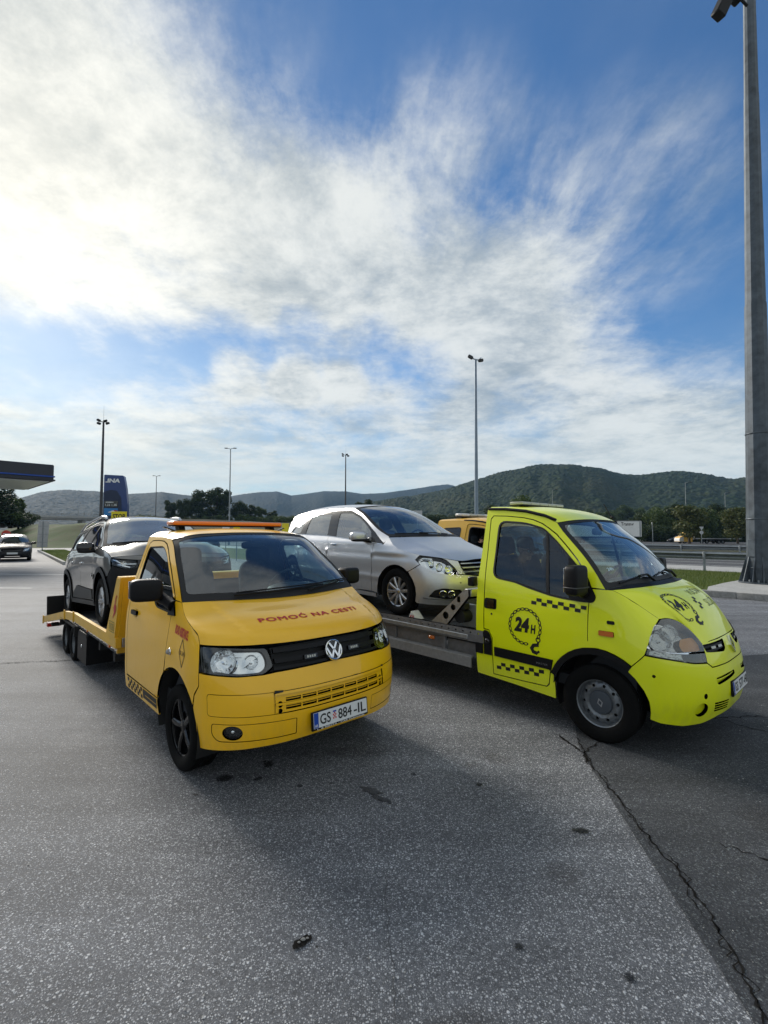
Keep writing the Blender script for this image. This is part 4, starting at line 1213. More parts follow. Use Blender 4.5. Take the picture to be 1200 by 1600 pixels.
    for (u0, z0) in ((.215, .935), (-.205, .94)):
        o = panel('flasher', C, rect(u0 - .055, z0 - .015, u0 + .055, z0 + .015), GLOSSB, gr, off=.012, fl=.02, gap=0)
        ps = [rect(u0 - .04 + k*.02, z0 - .008, u0 - .026 + k*.02, z0 + .008) for k in range(4)]
        decal('led', polys(ps), C, (0, 0), (1, 0), (0, 1), SMOKEL, gr, off=.0135)
    # round badge: ring with the two stacked letters
    p = C([(0, .948)])[0]; nn = Vector((.93, 0, .36)).normalized()
    M = Matrix.Translation(Vector(p) + nn*.012) @ nn.to_track_quat('Y', 'Z').to_matrix().to_4x4()
    em = MB(); em.lathe([(.0, -.006), (.068, -.006), (.068, -.02), (0, -.02)], n=40); emo = em.build('emblem', GLOSSB, T, M=M)
    mb = MB(); mb.lathe([(.067, -.008), (.068, .006), (.075, .010), (.081, .006), (.083, -.014)], n=48)
    def bar(a, b, w=.0155, d=.012):
        a, b = np.array(a), np.array(b); u = (b - a)/np.linalg.norm(b - a); n = np.array([-u[1], u[0]])*w/2
        mb.prism([tuple(a - n), tuple(b - n), tuple(b + n), tuple(a + n)], 'y', -.012, .006)
    bar((-.036, .058), (-.004, .008)); bar((.036, .058), (.004, .008))
    bar((-.066, .022), (-.030, -.058)); bar((.066, .022), (.030, -.058)); bar((-.030, -.058), (-.001, .0)); bar((.030, -.058), (.001, .0))
    mb.build('badge', CHROME, emo, M=M, angle=30)
    # ---- bonnet
    ue = np.linspace(1.098, 0, 14)
    c0 = sym([tuple(C([(u, 1.055 - .003*(1 - u/1.1))])[0]) for u in ue])
    hs = Crv([tuple(C([q])[0]) for q in hood_side])
    cowl = [(-.03, -.884, 1.318), (.04, -.70, 1.318), (.10, -.45, 1.311), (.13, -.2, 1.304), (.14, 0, 1.302)]
    cowl[0] = tuple(C([(1.60, 1.318)])[0])
    c1 = sym(cowl)
    def hb(s, t):
        z = .036*np.sin(np.pi*np.clip(t, 0, 1))**.9*(1 - np.abs(s)**2.4)
        rid = np.clip((np.abs(s) - (.60 + .16*t))/.025, -1, 1); rid = .5 - .5*np.sin(rid*np.pi/2)
        z = z + .017*rid*np.sin(np.pi*np.clip(t, 0, 1))**.5
        lip = np.clip((.10 - t)/.10, 0, 1)
        x = .012*np.sin(np.pi*np.clip(t/.22, 0, 1))*(1 - np.abs(s)**4)
        return np.stack([x, 0*z, z], 1)
    H = Coons(c0, c1, hs, hb)
    hood = panel('bonnet', H, [(-1, 0), (-.5, 0), (0, 0), (.5, 0), (1, 0), (1, .5), (1, 1), (.5, 1), (0, 1), (-.5, 1), (-1, 1), (-1, .5)], AMBER, T, sc=(.9, .75), fl=.02, g=.035, gap=.002)
    lx, ly = 1/.9, 1/.72
    decal('pomoc_letters', text_tris('POMO\u0106 NA CESTI', .88, .078, bold=.035, spacing=1.16), H, (-.02, .355), (lx*.98, .0), (0, ly), REDD, hood, off=.003, L=.03)
    # ---- windscreen and cowl
    asd = Crv([tuple(C([q])[0]) for q in a_line])
    top_c = tuple(C([(2.26, 1.822)])[0])
    head = sym([top_c, (-.63, -.62, 1.862), (-.585, -.35, 1.885), (-.57, 0, 1.892)])
    def wb(s, t): 
        k = np.sin(np.pi*np.clip(t, 0, 1))*(1 - s*s)*.035
        return np.stack([k*.6, 0*k, k*.8], 1)
    WS = Coons(c1, head, asd, wb)
    ol = [(-1, 0), (-.5, 0), (0, 0), (.5, 0), (1, 0), (1, .5), (1, 1), (.5, 1), (0, 1), (-.5, 1), (-1, 1), (-1, .5)]
    ws = panel('windscreen', WS, ol, GLASSW, T, sc=(.8, .8), fl=0, gap=.006, off=-.006)
    inn = rounded([(-.945, .10), (0, .085), (.945, .10), (.935, .93), (0, .955), (-.935, .93)], [.05, 0, .05, .05, 0, .05])
    panel('frit', WS, ol, SEAL, ws, holes=[inn], sc=(.8, .8), fl=.004, gap=.004, off=-.003, g=.04)
    # band of chain print along the top of the glass
    ps = []
    for k in range(13): ps += ringpoly(.55, 1.0, 0, 2*math.pi, 14, (k*2.1 - 12.6, 0), 1.0, .75)
    decal('chain_print', polys(ps), WS, (-.38, .90), (.026, 0), (0, .026), SEAL, ws, off=-.009)
    decal('sun_strip', polys([rect(-.90, .875, .30, .925)]), WS, (0, 0), (1, 0), (0, 1), GLASSD, ws, off=-.011)
    # wipers
    for (a, b, c) in (((-.55, .03), (-.1, .055), (.48, .075)), ((.25, .03), (.55, .06), (.93, .10))):
        pa = [WS(np.array([q]))[0] + np.array([.02, 0, .022]) for q in (a, b, c)]
        mb = MB(); mb.tube([pa[0], pa[1], pa[2]], [.010, .009, .006], 6); q1 = WS(np.array([(b[0]-.42, b[1]+.012)]))[0]+np.array([.012, 0, .012]); q2 = WS(np.array([(c[0]+.02, c[1]+.03)]))[0]+np.array([.012, 0, .012])
        mb.tube([q1, WS(np.array([((b[0]-.4+c[0])/2, (b[1]+c[1])/2+.03)]))[0]+np.array([.014, 0, .014]), q2], .007, 6)
        mb.build('wiper', BLACKP, T)
    mb = MB()
    # ---- roof
    rl = Crv([tuple(C([q])[0]) for q in rail])
    re_ = tuple(C([(2.955, 1.842)])[0])
    rear = sym([re_, (-1.395, -.68, 1.885), (-1.395, -.5, 1.908), (-1.395, -.2, 1.918), (-1.395, 0, 1.92)])
    RF = Coons(head, rear, rl, lambda s, t: np.stack([0*s, 0*s, .018*np.sin(np.pi*np.clip(t, 0, 1))*(1 - np.abs(s)**3)], 1))
    panel('roof', RF, ol, AMBER, T, sc=(.75, .8), fl=.02, gap=.0015, g=.05)
    # rear wall of the cab, with a window
    bw = Flat((-1.39, 0, 0), (0, 1, 0), (0, 0, 1))
    ws_ = [(abs(C([(2.95, z)])[0][1]) - .012, z) for z in (.36, .6, 1.0, 1.32, 1.6, 1.82)]
    wall = ws_ + [(.5, 1.89), (0, 1.905), (-.5, 1.89)] + [(-y, z) for y, z in ws_[::-1]]
    rw = rounded([(-.62, 1.36), (.62, 1.36), (.56, 1.78), (-.56, 1.78)], .06)
    rp = panel('rear_wall', bw, wall, AMBER2, T, holes=[rw], out=(0, 0, 1), fl=.03)
    panel('rear_window', bw, rw, GLASS, rp, out=(0, 0, 1), off=-.01, fl=0, gap=-.01)
    # ---- cabin
    mb = MB(); mb.prism([(-1.38, .45), (.45, .45), (.45, .9), (.30, .95), (-.02, .85), (-.25, .55), (-1.38, .55)], 'y', -.86, .86); mb.build('cab_floor', DARKIN, T)
    mb = MB(); mb.prism([(.05, .75), (.03, 1.21), (-.06, 1.262), (-.30, 1.275), (-.44, 1.22), (-.47, 1.10), (-.40, .80)], 'y', -.80, .80)
    mb.quadball((-.33, .38, 1.285), (.42, .60, .18), .7)
    mb.quadball((-.28, -.35, 1.27), (.35, .55, .08), .6)
    mb.build('dashboard', DASHM, T, angle=50)
    st_ = MB(); tl = Euler((0, R(-62), 0)).to_matrix().to_4x4()
    ring = [Matrix.Translation((-.56, .40, 1.33)) @ tl @ Vector((.19*math.cos(a), .19*math.sin(a), 0)) for a in [2*math.pi*i/28 for i in range(28)]]
    st_.tube(ring, .015, 8, True)
    for a in (0.5, math.pi - .5, -math.pi/2): st_.tube([Matrix.Translation((-.56, .40, 1.33)) @ tl @ Vector((.19*math.cos(a), .19*math.sin(a), 0)), (-.53, .40, 1.32)], .016, 6)
    st_.quadball((-.53, .40, 1.32), (.09, .15, .12), .6); st_.build('steering_wheel', DARKIN, T)
    for (y, w) in ((.40, .50), (-.42, .52)):
        se = MB(); se.quadball((-.86, y, .93), (.52, w, .20), .45); se.quadball((-1.12, y, 1.25), (.17, w, .66), .5, rot=Euler((0, R(-12), 0))); s_ = se.build('seat', FABRIC, T, angle=70)
        hd = MB(); hd.quadball((-1.20, y, 1.63), (.12, .29, .20), .55, rot=Euler((0, R(-10), 0))); hd.cyl((-1.20, y - .06, 1.48), (-1.20, y - .06, 1.62), .007); hd.cyl((-1.20, y + .06, 1.48), (-1.20, y + .06, 1.62), .007); hd.build('headrest', FABRIC, s_, angle=70)
    RF2 = lambda uv: RF(uv) - np.array([0, 0, .03])
    panel('roof_liner', RF2, ol, LINER, T, sc=(.75, .8), fl=0, gap=.02, g=.08)
    mb = MB(); mb.quadball((-.56, 0, 1.76), (.04, .24, .075), .5); mb.cyl((-.55, 0, 1.78), (-.58, 0, 1.87), .01); mb.build('rear_view_mirror', BLACKP, T)
    # ---- roof bar
    lb = empty('light_bar', T, (-1.15, 0, 1.945))
    mb = MB(); mb.box((0, 0, .012), (.20, 1.24, .012), None, .004); 
    for s in (-1, 1): mb.prism([(-.05, -.045), (.07, -.045), (.05, .008), (-.06, .008)], 'y', s*.52 - .03, s*.52 + .03); mb.box((.02, s*.60, -.035), (.05, .20, .012), Euler((s*.35, 0, 0)))
    mb.build('bar_base', BLACKP, lb)
    mb = MB(); mb.box((0, 0, .040), (.215, 1.25, .042), None, .015, 3); mb.build('lens', AMBERL, lb)
    # ---- wheels
    for s in (-1, 1):
        wheel(T, (0, s*.80, .33), .33, .225, .228, 'five', ALLOYB, left=s > 0, spin=.35 if s < 0 else .9)
    # ---- number plate
    np_, B = number_plate(T, Flat((.945, 0, .478), (0, 1, 0), (-.10, 0, .995)), (0, 0), (1, 0), (0, 1), '', '')
    pf = MB(); pf.box((0, 0, 0), (.018, .545, .135), None, .004); pf.build('plate_holder', BLACKP, np_, M=Matrix.Translation((.936, 0, .476)) @ Matrix.Rotation(R(-5.7), 4, 'Y'))
    B('plate', [rect(-.26, -.052, .26, .060)], PLATEW, .004)
    B('plate_band', [rect(-.257, -.050, -.216, .058)], PLATEB, .005)
    def PT(name, s, w, h, x, y, m, off=.006): decal(name, text_tris(s, w, h, bold=.012), Flat((.945, 0, .478), (0, 1, 0), (-.10, 0, .995)), (x, y), (1, 0), (0, 1), m, np_, off=off, L=1, out=(-3, 0, .5))
    PT('plate_letters', 'GS', .098, .075, -.153, .004, BLKD); PT('plate_digits', '884', .132, .075, .034, .004, BLKD); PT('plate_suffix', '-IL', .125, .075, .184, .004, BLKD)
    PT('country_letters', 'HR', .028, .02, -.236, -.034, WHITEL)
    ck = [rect(-.083 + (i % 3)*.011, -.02 + j*.012, -.072 + (i % 3)*.011, -.008 + j*.012) for i in range(3) for j in range(4) if (i + j) % 2 == 0]
    B('plate_crest', ck, PLATER, .006); B('plate_crest_top', [rect(-.083, .029, -.05, .04)], PLATEB, .006)
    PT('holder_letters', 'L. & RENTA - CAR Dubrovnik', .46, .012, .0, -.060, WHITEL, .0045)
    # ---- the low-loader bed behind
    side = [(-1.87, .74), (-4.16, .726), (-4.86, .667), (-6.95, .32)]
    for s in (-1, 1):
        for (a, b) in zip(side, side[1:]):
            mb = MB(); mb.prism([(a[0] - .004, a[1]), (b[0] + .004, b[1]), (b[0] + .004, b[1] - .115), (a[0] - .004, a[1] - .115)], 'y', s*.885, s*.93)
            mb.build('side_rail', AMBER2, T, bevel=.004)
            MB().box((b[0], s*.932, b[1] - .055), (.035, .02, .15), None, .003).build('rail_post', AMBER2, T)
        MB().box((-1.865, s*.90, .682), (.02, .058, .115), None, .002).build('rail_end', AMBER2, T)
        MB().box((-1.85, s*.80, .682), (.012, .13, .10), None, .002).build('reflector_plate', ALU, T)
        for x in (-2.25, -3.4): MB().box((x, s*.90, .585), (.06, .02, .035), None, .006).build('side_marker_lamp', MARKER, T)
        MB().box((-6.85, s*.78, .17), (.12, .22, .07), None, .01).build('tail_lamp', REDLENS, T)
        MB().box((-6.4, s*.82, .24), (.10, .12, .06), None, .01).build('tail_bracket', CHASSIS, T)
        # side plate of the headboard
        q = [(-1.60, .66), (-1.98, .66), (-1.98, .80), (-1.56, 1.41), (-1.42, 1.41), (-1.52, .66)]
        hp = MB(); hp.prism([(-2.26, .735), (-1.845, 1.39), (-1.70, 1.39), (-1.88, .735)], 'y', s*.90, s*.935); hp = hp.build('headboard_cheek', AMBER2, T, bevel=.004)
        SP = Flat((0, s*.937, 0), (1, 0, 0), (0, 0, 1)); ex = (-s, 0)
        bird = [[(-.02, -.09), (.05, -.03), (.06, .03), (.0, .05), (-.05, .0)], [(.02, .03), (.05, .10), (.075, .15), (.03, .12), (.0, .06)], [(-.03, -.05), (-.08, -.12), (-.085, -.13), (-.02, -.08)], [(.05, .13), (.10, .125), (.07, .155)]]
        decal('figure_print', polys(bird), SP, (-1.89, 1.06), ex, (0, 1), REDD, hp, out=(-1.6, 0, 1))
        fr = stroke([(-.10, -.055), (.10, -.055), (.10, .055), (-.10, .055), (-.10, -.055)], .007)
        decal('number_frame', polys(fr), SP, (-2.0, .845), ex, (0, 1), FADED, hp, out=(-1.6, 0, 1))
        decal('number_letters', text_tris('1028', .16, .075), SP, (-2.0, .845), ex, (0, 1), FADED, hp, out=(-1.6, 0, 1))
    MB().prism([(-1.90, .56), (-1.70, 1.39), (-1.73, 1.39), (-1.94, .56)], 'y', -.899, .899).build('headboard', AMBER2, T, bevel=.003)
    MB().box((-1.78, 0, 1.385), (.15, 1.86, .045), None, .006).build('headboard_top', AMBER2, T)
    mb = MB(); mb.lathe([(0, .02), (.085, .02), (.09, 0), (.09, -.06), (0, -.06)], Matrix.Translation((-1.86, -.52, 1.34)) @ Matrix.Rotation(R(-90), 4, 'Z'), n=24); mb.build('rubber_buffer', RUBBER, T)
    # floor planks, each its own board
    pm = None
    x = -1.96
    while x > -6.90:
        z = .5445 if x > -4.15 else .5445 - (-4.15 - x - .086)*.083
        pl = MB().box((0, 0, 0), (.172, 1.76, .03), None, .006).build('plank', GREYPL, T) if pm is None else finish('plank', pm, None, T, False)
        pm = pl.data; pl.location = (x - .086, 0, z); pl.rotation_euler = (0, 0 if x > -4.15 else R(-4.75), 0)
        x -= .18
    mb = MB()
    for s in (-1, 1):
        mb.prism([(-1.2, .34), (-1.2, .47), (-4.15, .47), (-6.9, .24), (-6.9, .16), (-4.2, .34)], 'y', s*.42 - .03, s*.42 + .03)
    mb.build('chassis_beams', CHASSIS, T)
    for x in (-2.1, -2.8, -3.5, -4.1): MB().box((x, 0, .48), (.08, 1.76, .09)).build('cross_member', CHASSIS, T)
    # folded ramps standing at the tail
    for s in (-1, 1):
        MB().box((-6.98, s*.46, .50), (.045, .84, .36), Euler((0, R(-8), 0)), .006).build('ramp', BLACKP, T)
        for x in (-4.37, -4.96):
            wheel(T, (x, s*.80, .25), .25, .20, .155, 'dish', STEELW, left=s > 0)
        tb = MB(); tb.prism([(-3.42, .46), (-3.42, .12), (-3.98, .12), (-3.98, .46), (-3.90, .52), (-3.50, .52)], 'y', s*.56, s*.90); tb = tb.build('tool_box', BLACKP, T, bevel=.012)
        MB().ball((-3.70, s*.905, .33), .022, n=8, sc=(1, .4, 1)).build('lock', CHROME, tb)
        MB().prism([(-4.08, .40), (-4.08, .54), (-5.25, .54), (-5.25, .40), (-5.22, .40), (-5.22, .515), (-4.11, .515), (-4.11, .40)], 'y', s*.68, s*.93).build('mudguard', CHASSIS, T)
    MB().cyl((-4.37, -.8, .25), (-4.37, .8, .25), .04).build('axle', CHASSIS, T); MB().cyl((-4.93, -.8, .25), (-4.93, .8, .25), .04).build('axle', CHASSIS, T)
    return T, C, H, WS
AMB = build_amber()

# ================================================================== lime tow truck (right)
RM_POSE = (2.663, 5.039, -.8265)
def logo24(parent, S, o, ex, ey, k, mir=False, m=None):
    """24H inside a ring of chain that ends in a hook"""
    m = m or BLKD; ps = []; Rr = .150
    n = 20
    for i in range(n):
        a = R(-28 + 318*i/n); c = (Rr*math.cos(a), Rr*math.sin(a)); L = ringpoly(.50, 1.0, 0, 2*math.pi, 12)
        w, h = (.0245, .0145)
        for q in L:
            ps.append([(c[0] - math.sin(a)*x*w - math.cos(a)*y*h, c[1] + math.cos(a)*x*w - math.sin(a)*y*h) for x, y in q])
    sc = lambda P_: [[(x*k, y*k) for x, y in p] for p in P_]
    decal('chain_print', polys(sc(ps)), S, o, ex, ey, m, parent, mir=mir, L=.05)
    hk = ringpoly(.55, 1.0, 0, 2*math.pi, 12, (.128, -.098), .024, .024)
    path = [(.128, -.122), (.125, -.142), (.085, -.150), (.066, -.178), (.080, -.205), (.112, -.212), (.135, -.196)]
    for i, (a, b) in enumerate(zip(path, path[1:])): hk += stroke([a, b], .030 if 1 <= i <= 4 else .018)
    decal('hook_print', polys(sc(hk)), S, o, ex, ey, m, parent, mir=mir, L=.05)
    o = np.array(o); ex = np.array(ex); ey = np.array(ey)
    decal('logo_letters', text_tris('24', .150*k, .130*k, bold=.055, shear=.15), S, o - ex*.030*k + ey*.012*k, ex, ey, m, parent, mir=mir, L=.05)
    decal('logo_letters', text_tris('H', .050*k, .078*k, bold=.045, shear=.15), S, o + ex*.082*k - ey*.014*k, ex, ey, m, parent, mir=mir, L=.05)

def seat(parent, x, y, w, z0=.93, lean=-12, h=.66, mat=None):
    mat = mat or FABRIC
    se = MB(); se.quadball((x, y, z0), (.52, w, .20), .45); se.quadball((x - .26, y, z0 + .32*h/.66), (.17, w, h), .5, rot=Euler((0, R(lean), 0))); s_ = se.build('seat', mat, parent, angle=70)
    hz = z0 + .32*h/.66 + h/2 + .10; hx = x - .26 - (h/2 + .08)*math.sin(R(-lean))
    hd = MB(); hd.quadball((hx, y, hz), (.13, .27, .21), .6, rot=Euler((0, R(lean), 0))); 
    for q in (-.06, .06): hd.cyl((hx, y + q, hz - .18), (hx, y + q, hz), .007)
    hd.build('headrest', mat, s_, angle=70)

def steering(parent, c, tilt, r=.19):
    st_ = MB(); M0 = Matrix.Translation(c) @ Euler((0, R(tilt), 0)).to_matrix().to_4x4()
    st_.tube([M0 @ Vector((r*math.cos(a), r*math.sin(a), 0)) for a in [2*math.pi*i/28 for i in range(28)]], .015, 8, True)
    hub = Vector(c) + Vector((.03, 0, -.01))
    for a in (0.5, math.pi - .5, -math.pi/2): st_.tube([M0 @ Vector((r*math.cos(a), r*math.sin(a), 0)), hub], .016, 6)
    st_.quadball(hub, (.09, .15, .12), .6); st_.build('steering_wheel', DARKIN, parent)

OL = [(-1, 0), (-.5, 0), (0, 0), (.5, 0), (1, 0), (1, .5), (1, 1), (.5, 1), (0, 1), (-.5, 1), (-1, 1), (-1, .5)]

def build_lime():
    T = thing('tow_truck', 'lime yellow flatbed tow truck with 24H chain logo and black checker strips on its door', 'tow truck',
              (RM_POSE[0], RM_POSE[1], 0), RM_POSE[2])
    us = [0, .27, .505, .762, 1.013, 1.194, 1.535, 2.135, 2.935]
    zs = [.25, .45, .60, .75, .85, .95, 1.05, 1.20, 1.37, 1.7, 2.0, 2.17]
    e = lambda r, a, b: r + [(-.6, a), (-1.4, b)]
    C = Canvas(us, zs, [
     e([(.80,0),(.79,.25),(.74,.49),(.63,.71),(.46,.875),(.30,.93),(0,.945)],.945,.945),
     e([(.86,0),(.85,.27),(.80,.5),(.69,.725),(.505,.90),(.335,.96),(0,.975)],.975,.975),
     e([(.865,0),(.855,.27),(.805,.5),(.69,.73),(.51,.905),(.34,.968),(0,.985)],.985,.985),
     e([(.84,0),(.83,.27),(.785,.5),(.675,.73),(.505,.907),(.34,.972),(0,.99)],.99,.99),
     e([(.815,0),(.805,.27),(.76,.5),(.65,.735),(.485,.908),(.335,.972),(0,.99)],.99,.99),
     e([(.775,0),(.765,.27),(.72,.5),(.61,.735),(.455,.905),(.32,.967),(0,.988)],.99,.99),
     e([(.71,0),(.70,.27),(.655,.5),(.55,.73),(.415,.90),(.295,.957),(0,.982)],.985,.985),
     e([(.56,0),(.55,.27),(.51,.5),(.43,.71),(.34,.87),(.25,.93),(0,.968)],.972,.972),
     e([(.37,0),(.36,.26),(.33,.48),(.275,.68),(.215,.835),(.165,.89),(0,.935)],.945,.945),
     e([(.12,0),(.11,.24),(.09,.44),(.05,.62),(.02,.75),(0.0,.80),(-.05,.845)],.86,.86),
     e([(-.1,0),(-.1,.2),(-.1,.4),(-.12,.56),(-.14,.67),(-.15,.71),(-.17,.745)],.785,.785),
     e([(-.2,0),(-.2,.2),(-.2,.38),(-.21,.52),(-.22,.62),(-.23,.66),(-.25,.70)],.74,.74)])
    AC = (1.535, .37); A = lambda a, r=.475: (AC[0] + r*math.cos(R(a)), AC[1] + r*math.sin(R(a)))
    ri = .415
    hood_side = [(.826, 1.143), (.90, 1.20), (.966, 1.248), (1.10, 1.318), (1.20, 1.350), (1.31, 1.374)]
    a_line = [(1.43, 1.378), (1.62, 1.575), (1.78, 1.755), (1.92, 1.915), (1.985, 2.0)]
    rail = [(1.985, 2.0), (2.15, 2.063), (2.4, 2.118), (2.65, 2.148), (2.875, 2.160)]
    fender = hood_side + [(1.43, 1.374), (1.60, 1.374), (1.618, 1.25), (1.616, 1.0), (1.612, .846)] + [A(a) for a in (92, 101, 110, 119, 127)] + [(1.243, .742), (1.127, .852), (1.09, .915), (1.03, 1.0), (.945, 1.082)]
    door = [A(88), (1.616, .9), (1.622, 1.14), (1.624, 1.30), (1.655, 1.45), (1.775, 1.63), (1.90, 1.782), (1.99, 1.879), (2.08, 1.94), (2.169, 1.988), (2.29, 2.03), (2.412, 2.055), (2.62, 2.078), (2.78, 2.085),
            (2.808, 2.05), (2.785, 1.6), (2.765, 1.228), (2.76, .846), (2.70, .84), (2.655, .76), (2.655, .374), (2.3, .378), (2.04, .385), (2.012, .42), (1.995, .53)] + [A(a) for a in (25, 35, 45, 55, 65, 75)]
    win = rounded([(2.68, 1.405), (2.40, 1.372), (2.24, 1.328), (2.0, 1.275), (1.86, 1.257), (1.70, 1.25), (1.70, 1.50), (1.82, 1.628), (1.987, 1.819), (2.131, 1.939), (2.375, 2.004), (2.70, 2.03)],
                  [.09, .03, .03, .03, .03, .01, .02, .04, .05, .06, .08, .09])
    frame = a_line + rail + [(2.868, 1.5), (2.87, .68), (2.872, .375), (2.866, .34), (2.4, .315), (1.955, .282), (1.948, .36), A(18, ri + .02), A(22), (1.99, .525), (2.007, .41), (2.036, .379), (2.3, .372), (2.660, .368), (2.660, .76), (2.702, .834), (2.766, .84),
             (2.771, 1.228), (2.791, 1.6), (2.814, 2.055), (2.785, 2.091), (2.62, 2.084), (2.41, 2.061), (2.285, 2.036), (2.163, 1.994), (2.075, 1.946), (1.984, 1.885), (1.894, 1.788), (1.768, 1.636), (1.648, 1.455), (1.612, 1.385), (1.50, 1.38)]
    base = rounded([(1.545, 1.30), (1.575, 1.245), (1.70, 1.243), (1.80, 1.25), (1.83, 1.30), (1.86, 1.66), (1.76, 1.58), (1.665, 1.45), (1.60, 1.375)], [.03, .05, .02, .02, .02, .02, .05, .05, .05])
    trim_ring = [A(a) for a in range(20, 128, 6)] + [(1.243, .742)] + [A(a, ri) for a in range(128, 16, -6)] + [A(10, ri + .012), (1.95, .52)]
    chk = lambda o, ex, dy, n, w, h: [[(o[0] - (i*w)*ex, o[1] + dy*i + (h if i % 2 else 0)), (o[0] - (i+1)*w*ex, o[1] + dy*(i+1) + (h if i % 2 else 0)), (o[0] - (i+1)*w*ex, o[1] + dy*(i+1) + (2*h if i % 2 else h)), (o[0] - i*w*ex, o[1] + dy*i + (2*h if i % 2 else h))] for i in range(n)]
    for mir in (False, True):
        s = 1 if mir else -1
        panel('fender', C, fender, LIME, T, mir=mir, fl=.03)
        panel('body_frame', C, frame, LIME, T, mir=mir)
        d = panel('door', C, door, LIME, T, holes=[win], mir=mir, hole_fl=.03)
        wl = [tuple(p) for p in inset(np.array(win), -.012)]
        panel('window', C, wl, GLASSC, d, off=-.012, mir=mir, fl=0, gap=0)
        panel('window_seal', C, [tuple(p) for p in inset(np.array(win), -.006)], SEAL, d, holes=[[tuple(p) for p in inset(np.array(win), .016)]], off=.002, mir=mir, g=.03, fl=.02)
        panel('window_bar', C, [(2.085, 1.945), (2.115, 1.945), (2.045, 1.285), (2.01, 1.278)], SEAL, d, off=-.004, mir=mir, fl=.01)
        panel('mirror_base', C, base, BLACKP, d, off=.012, mir=mir, fl=.02)
        h = panel('handle', C, rounded(rect(2.605, 1.065, 2.760, 1.182), .025), BLACKP, d, off=.004, mir=mir, fl=.01, g=.03)
        panel('handle_grip', C, rounded(rect(2.628, 1.075, 2.72, 1.17), .02), GLOSSB, d, off=.018, mir=mir, fl=.02, g=.03)
        decal('lock', polys([circ((2.665, 1.014), .012, 12)]), C, (0, 0), (1, 0), (0, 1), BLKD, d, mir=mir)
        # sliding-rail corner and rub strips
        panel('rub_strip', C, rounded([(2.630, .572), (2.630, .670), (1.955, .660), A(20.5, .478), (1.994, .556)], .006), BLACKP, d, off=.012, mir=mir, fl=.02)
        decal('strip_letters', text_tris('MASTER', .12, .018), C, (2.07, .60), (-1 if not mir else 1, 0), (0, 1), ALUDULL, d, off=.0135, mir=mir)
        panel('rub_strip', C, rounded(rect(2.775, .568, 2.874, .680), .008), BLACKP, T, off=.014, mir=mir, fl=.02)
        co = panel('step_corner', C, rounded([(2.662, .566), (2.768, .566), (2.768, .832), (2.70, .828), (2.662, .75)], [.005, .005, .02, .04, .03]), BLACKP, T, off=.006, mir=mir, fl=.02)
        mb = MB(); q = C([(2.712, .715)])[0]; mb.ball((q[0], s*abs(q[1]) + s*.014, q[2]), .03, n=8, sc=(1, .5, 1)); mb.build('knob', GLOSSB, co)
        panel('arch_trim', C, trim_ring, BLACKP, T, off=.016, mir=mir, fl=.05, g=.04)
        decal('checker_print', polys(chk((2.193, 1.172), 1, -.0028, 10, .0555, .034)), C, (0, 0), (1, 0), (0, 1), BLKD, d, mir=mir)
        decal('checker_print', polys(chk((2.609, .437), 1, .0028, 10, .0550, .036)), C, (0, 0), (1, 0), (0, 1), BLKD, d, mir=mir)
        ex = (-1, 0) if not mir else (1, 0)
        logo24(d, C, (2.262, .938), ex, (0, 1), 1.16, mir)
        i_ = panel('indicator', C, rounded(rect(1.372, .965, 1.512, 1.013), .010), MARKER, T, off=.014, mir=mir, fl=.02, g=.03)
        panel('grommet', C, rounded(rect(1.355, 1.073, 1.435, 1.108), .016), BLACKP, T, off=.003, mir=mir, fl=.004, g=.03)
        mb = MB(); mb.lathe([(.435, -.90), (.435, -.60), (.10, -.58)], Matrix.Translation((0, 0, .37)), n=40, a0=R(-20), a1=R(200))
        if mir: bmesh.ops.scale(mb.bm, vec=(1, -1, 1), verts=mb.bm.verts[:])
        mb.build('wheel_housing', CHASSIS, T)
        # tall split mirror
        mb = MB(); mb.quadball((-.12, s*1.115, 1.46), (.13, .215, .275), .33, rot=Euler((0, 0, s*.12))); mo = mb.build('mirror', BLACKP, T, angle=60)
        MB().box((-.12, s*1.115, 1.395), (.135, .220, .012), Euler((0, 0, s*.12)), .004).build('mirror_seam', GREYPL, mo)
        MB().tube([(-.12, s*1.03, 1.36), (-.12, s*1.0, 1.335), (-.12, s*.96, 1.33)], .045, 8).tube([(-.12, s*1.03, 1.42), (-.13, s*.95, 1.40)], .03, 8).build('mirror_arm', BLACKP, mo)
        MB().box((-.188, s*1.115, 1.46), (.006, .17, .22), Euler((0, 0, s*.12)), .002).build('mirror_glass', MIRG, mo)
        # roof rail strip
        rp = [C([q])[0]*[1, -1 if mir else 1, 1] for q in [(2.0, 2.015), (2.15, 2.063), (2.4, 2.118), (2.65, 2.148), (2.86, 2.158)]]
        MB().tube([p + np.array([0, 0, .012]) for p in rp], [.014, .017, .017, .017, .015], 8).build('roof_strip', BLACKP, T)
        # head lamp
        hl = rounded([(.826, 1.138), (.719, 1.141), (.638, 1.120), (.592, 1.062), (.568, .995), (.552, .939), (.562, .868), (.578, .79), (.721, .796), (.923, .830), (1.122, .852), (1.087, .913), (.942, 1.082)],
                     [.03, .05, .05, .04, .04, .03, .03, .02, .01, .01, .02, .03, .04])
        hu = [(.826, 1.138), (.719, 1.141), (.638, 1.120), (.592, 1.062), (.568, .995), (.552, .939), (.560, .878), (.75, .880), (.92, .892), (1.085, .917), (.942, 1.082)]
        lo = [(.563, .868), (.578, .79), (.721, .796), (.923, .830), (1.120, .852), (1.090, .906), (.92, .882), (.75, .870)]
        lamp = panel('headlight', C, hl, CHROME, T, off=-.085, mir=mir, fl=0)
        panel('lens', C, rounded(hu, .025), HAZEL, lamp, mir=mir, off=.012, fl=.02, gap=.003)
        lw = panel('lower_lens', C, rounded(lo, .012), HAZEL, lamp, mir=mir, off=.006, fl=.02, gap=.003)
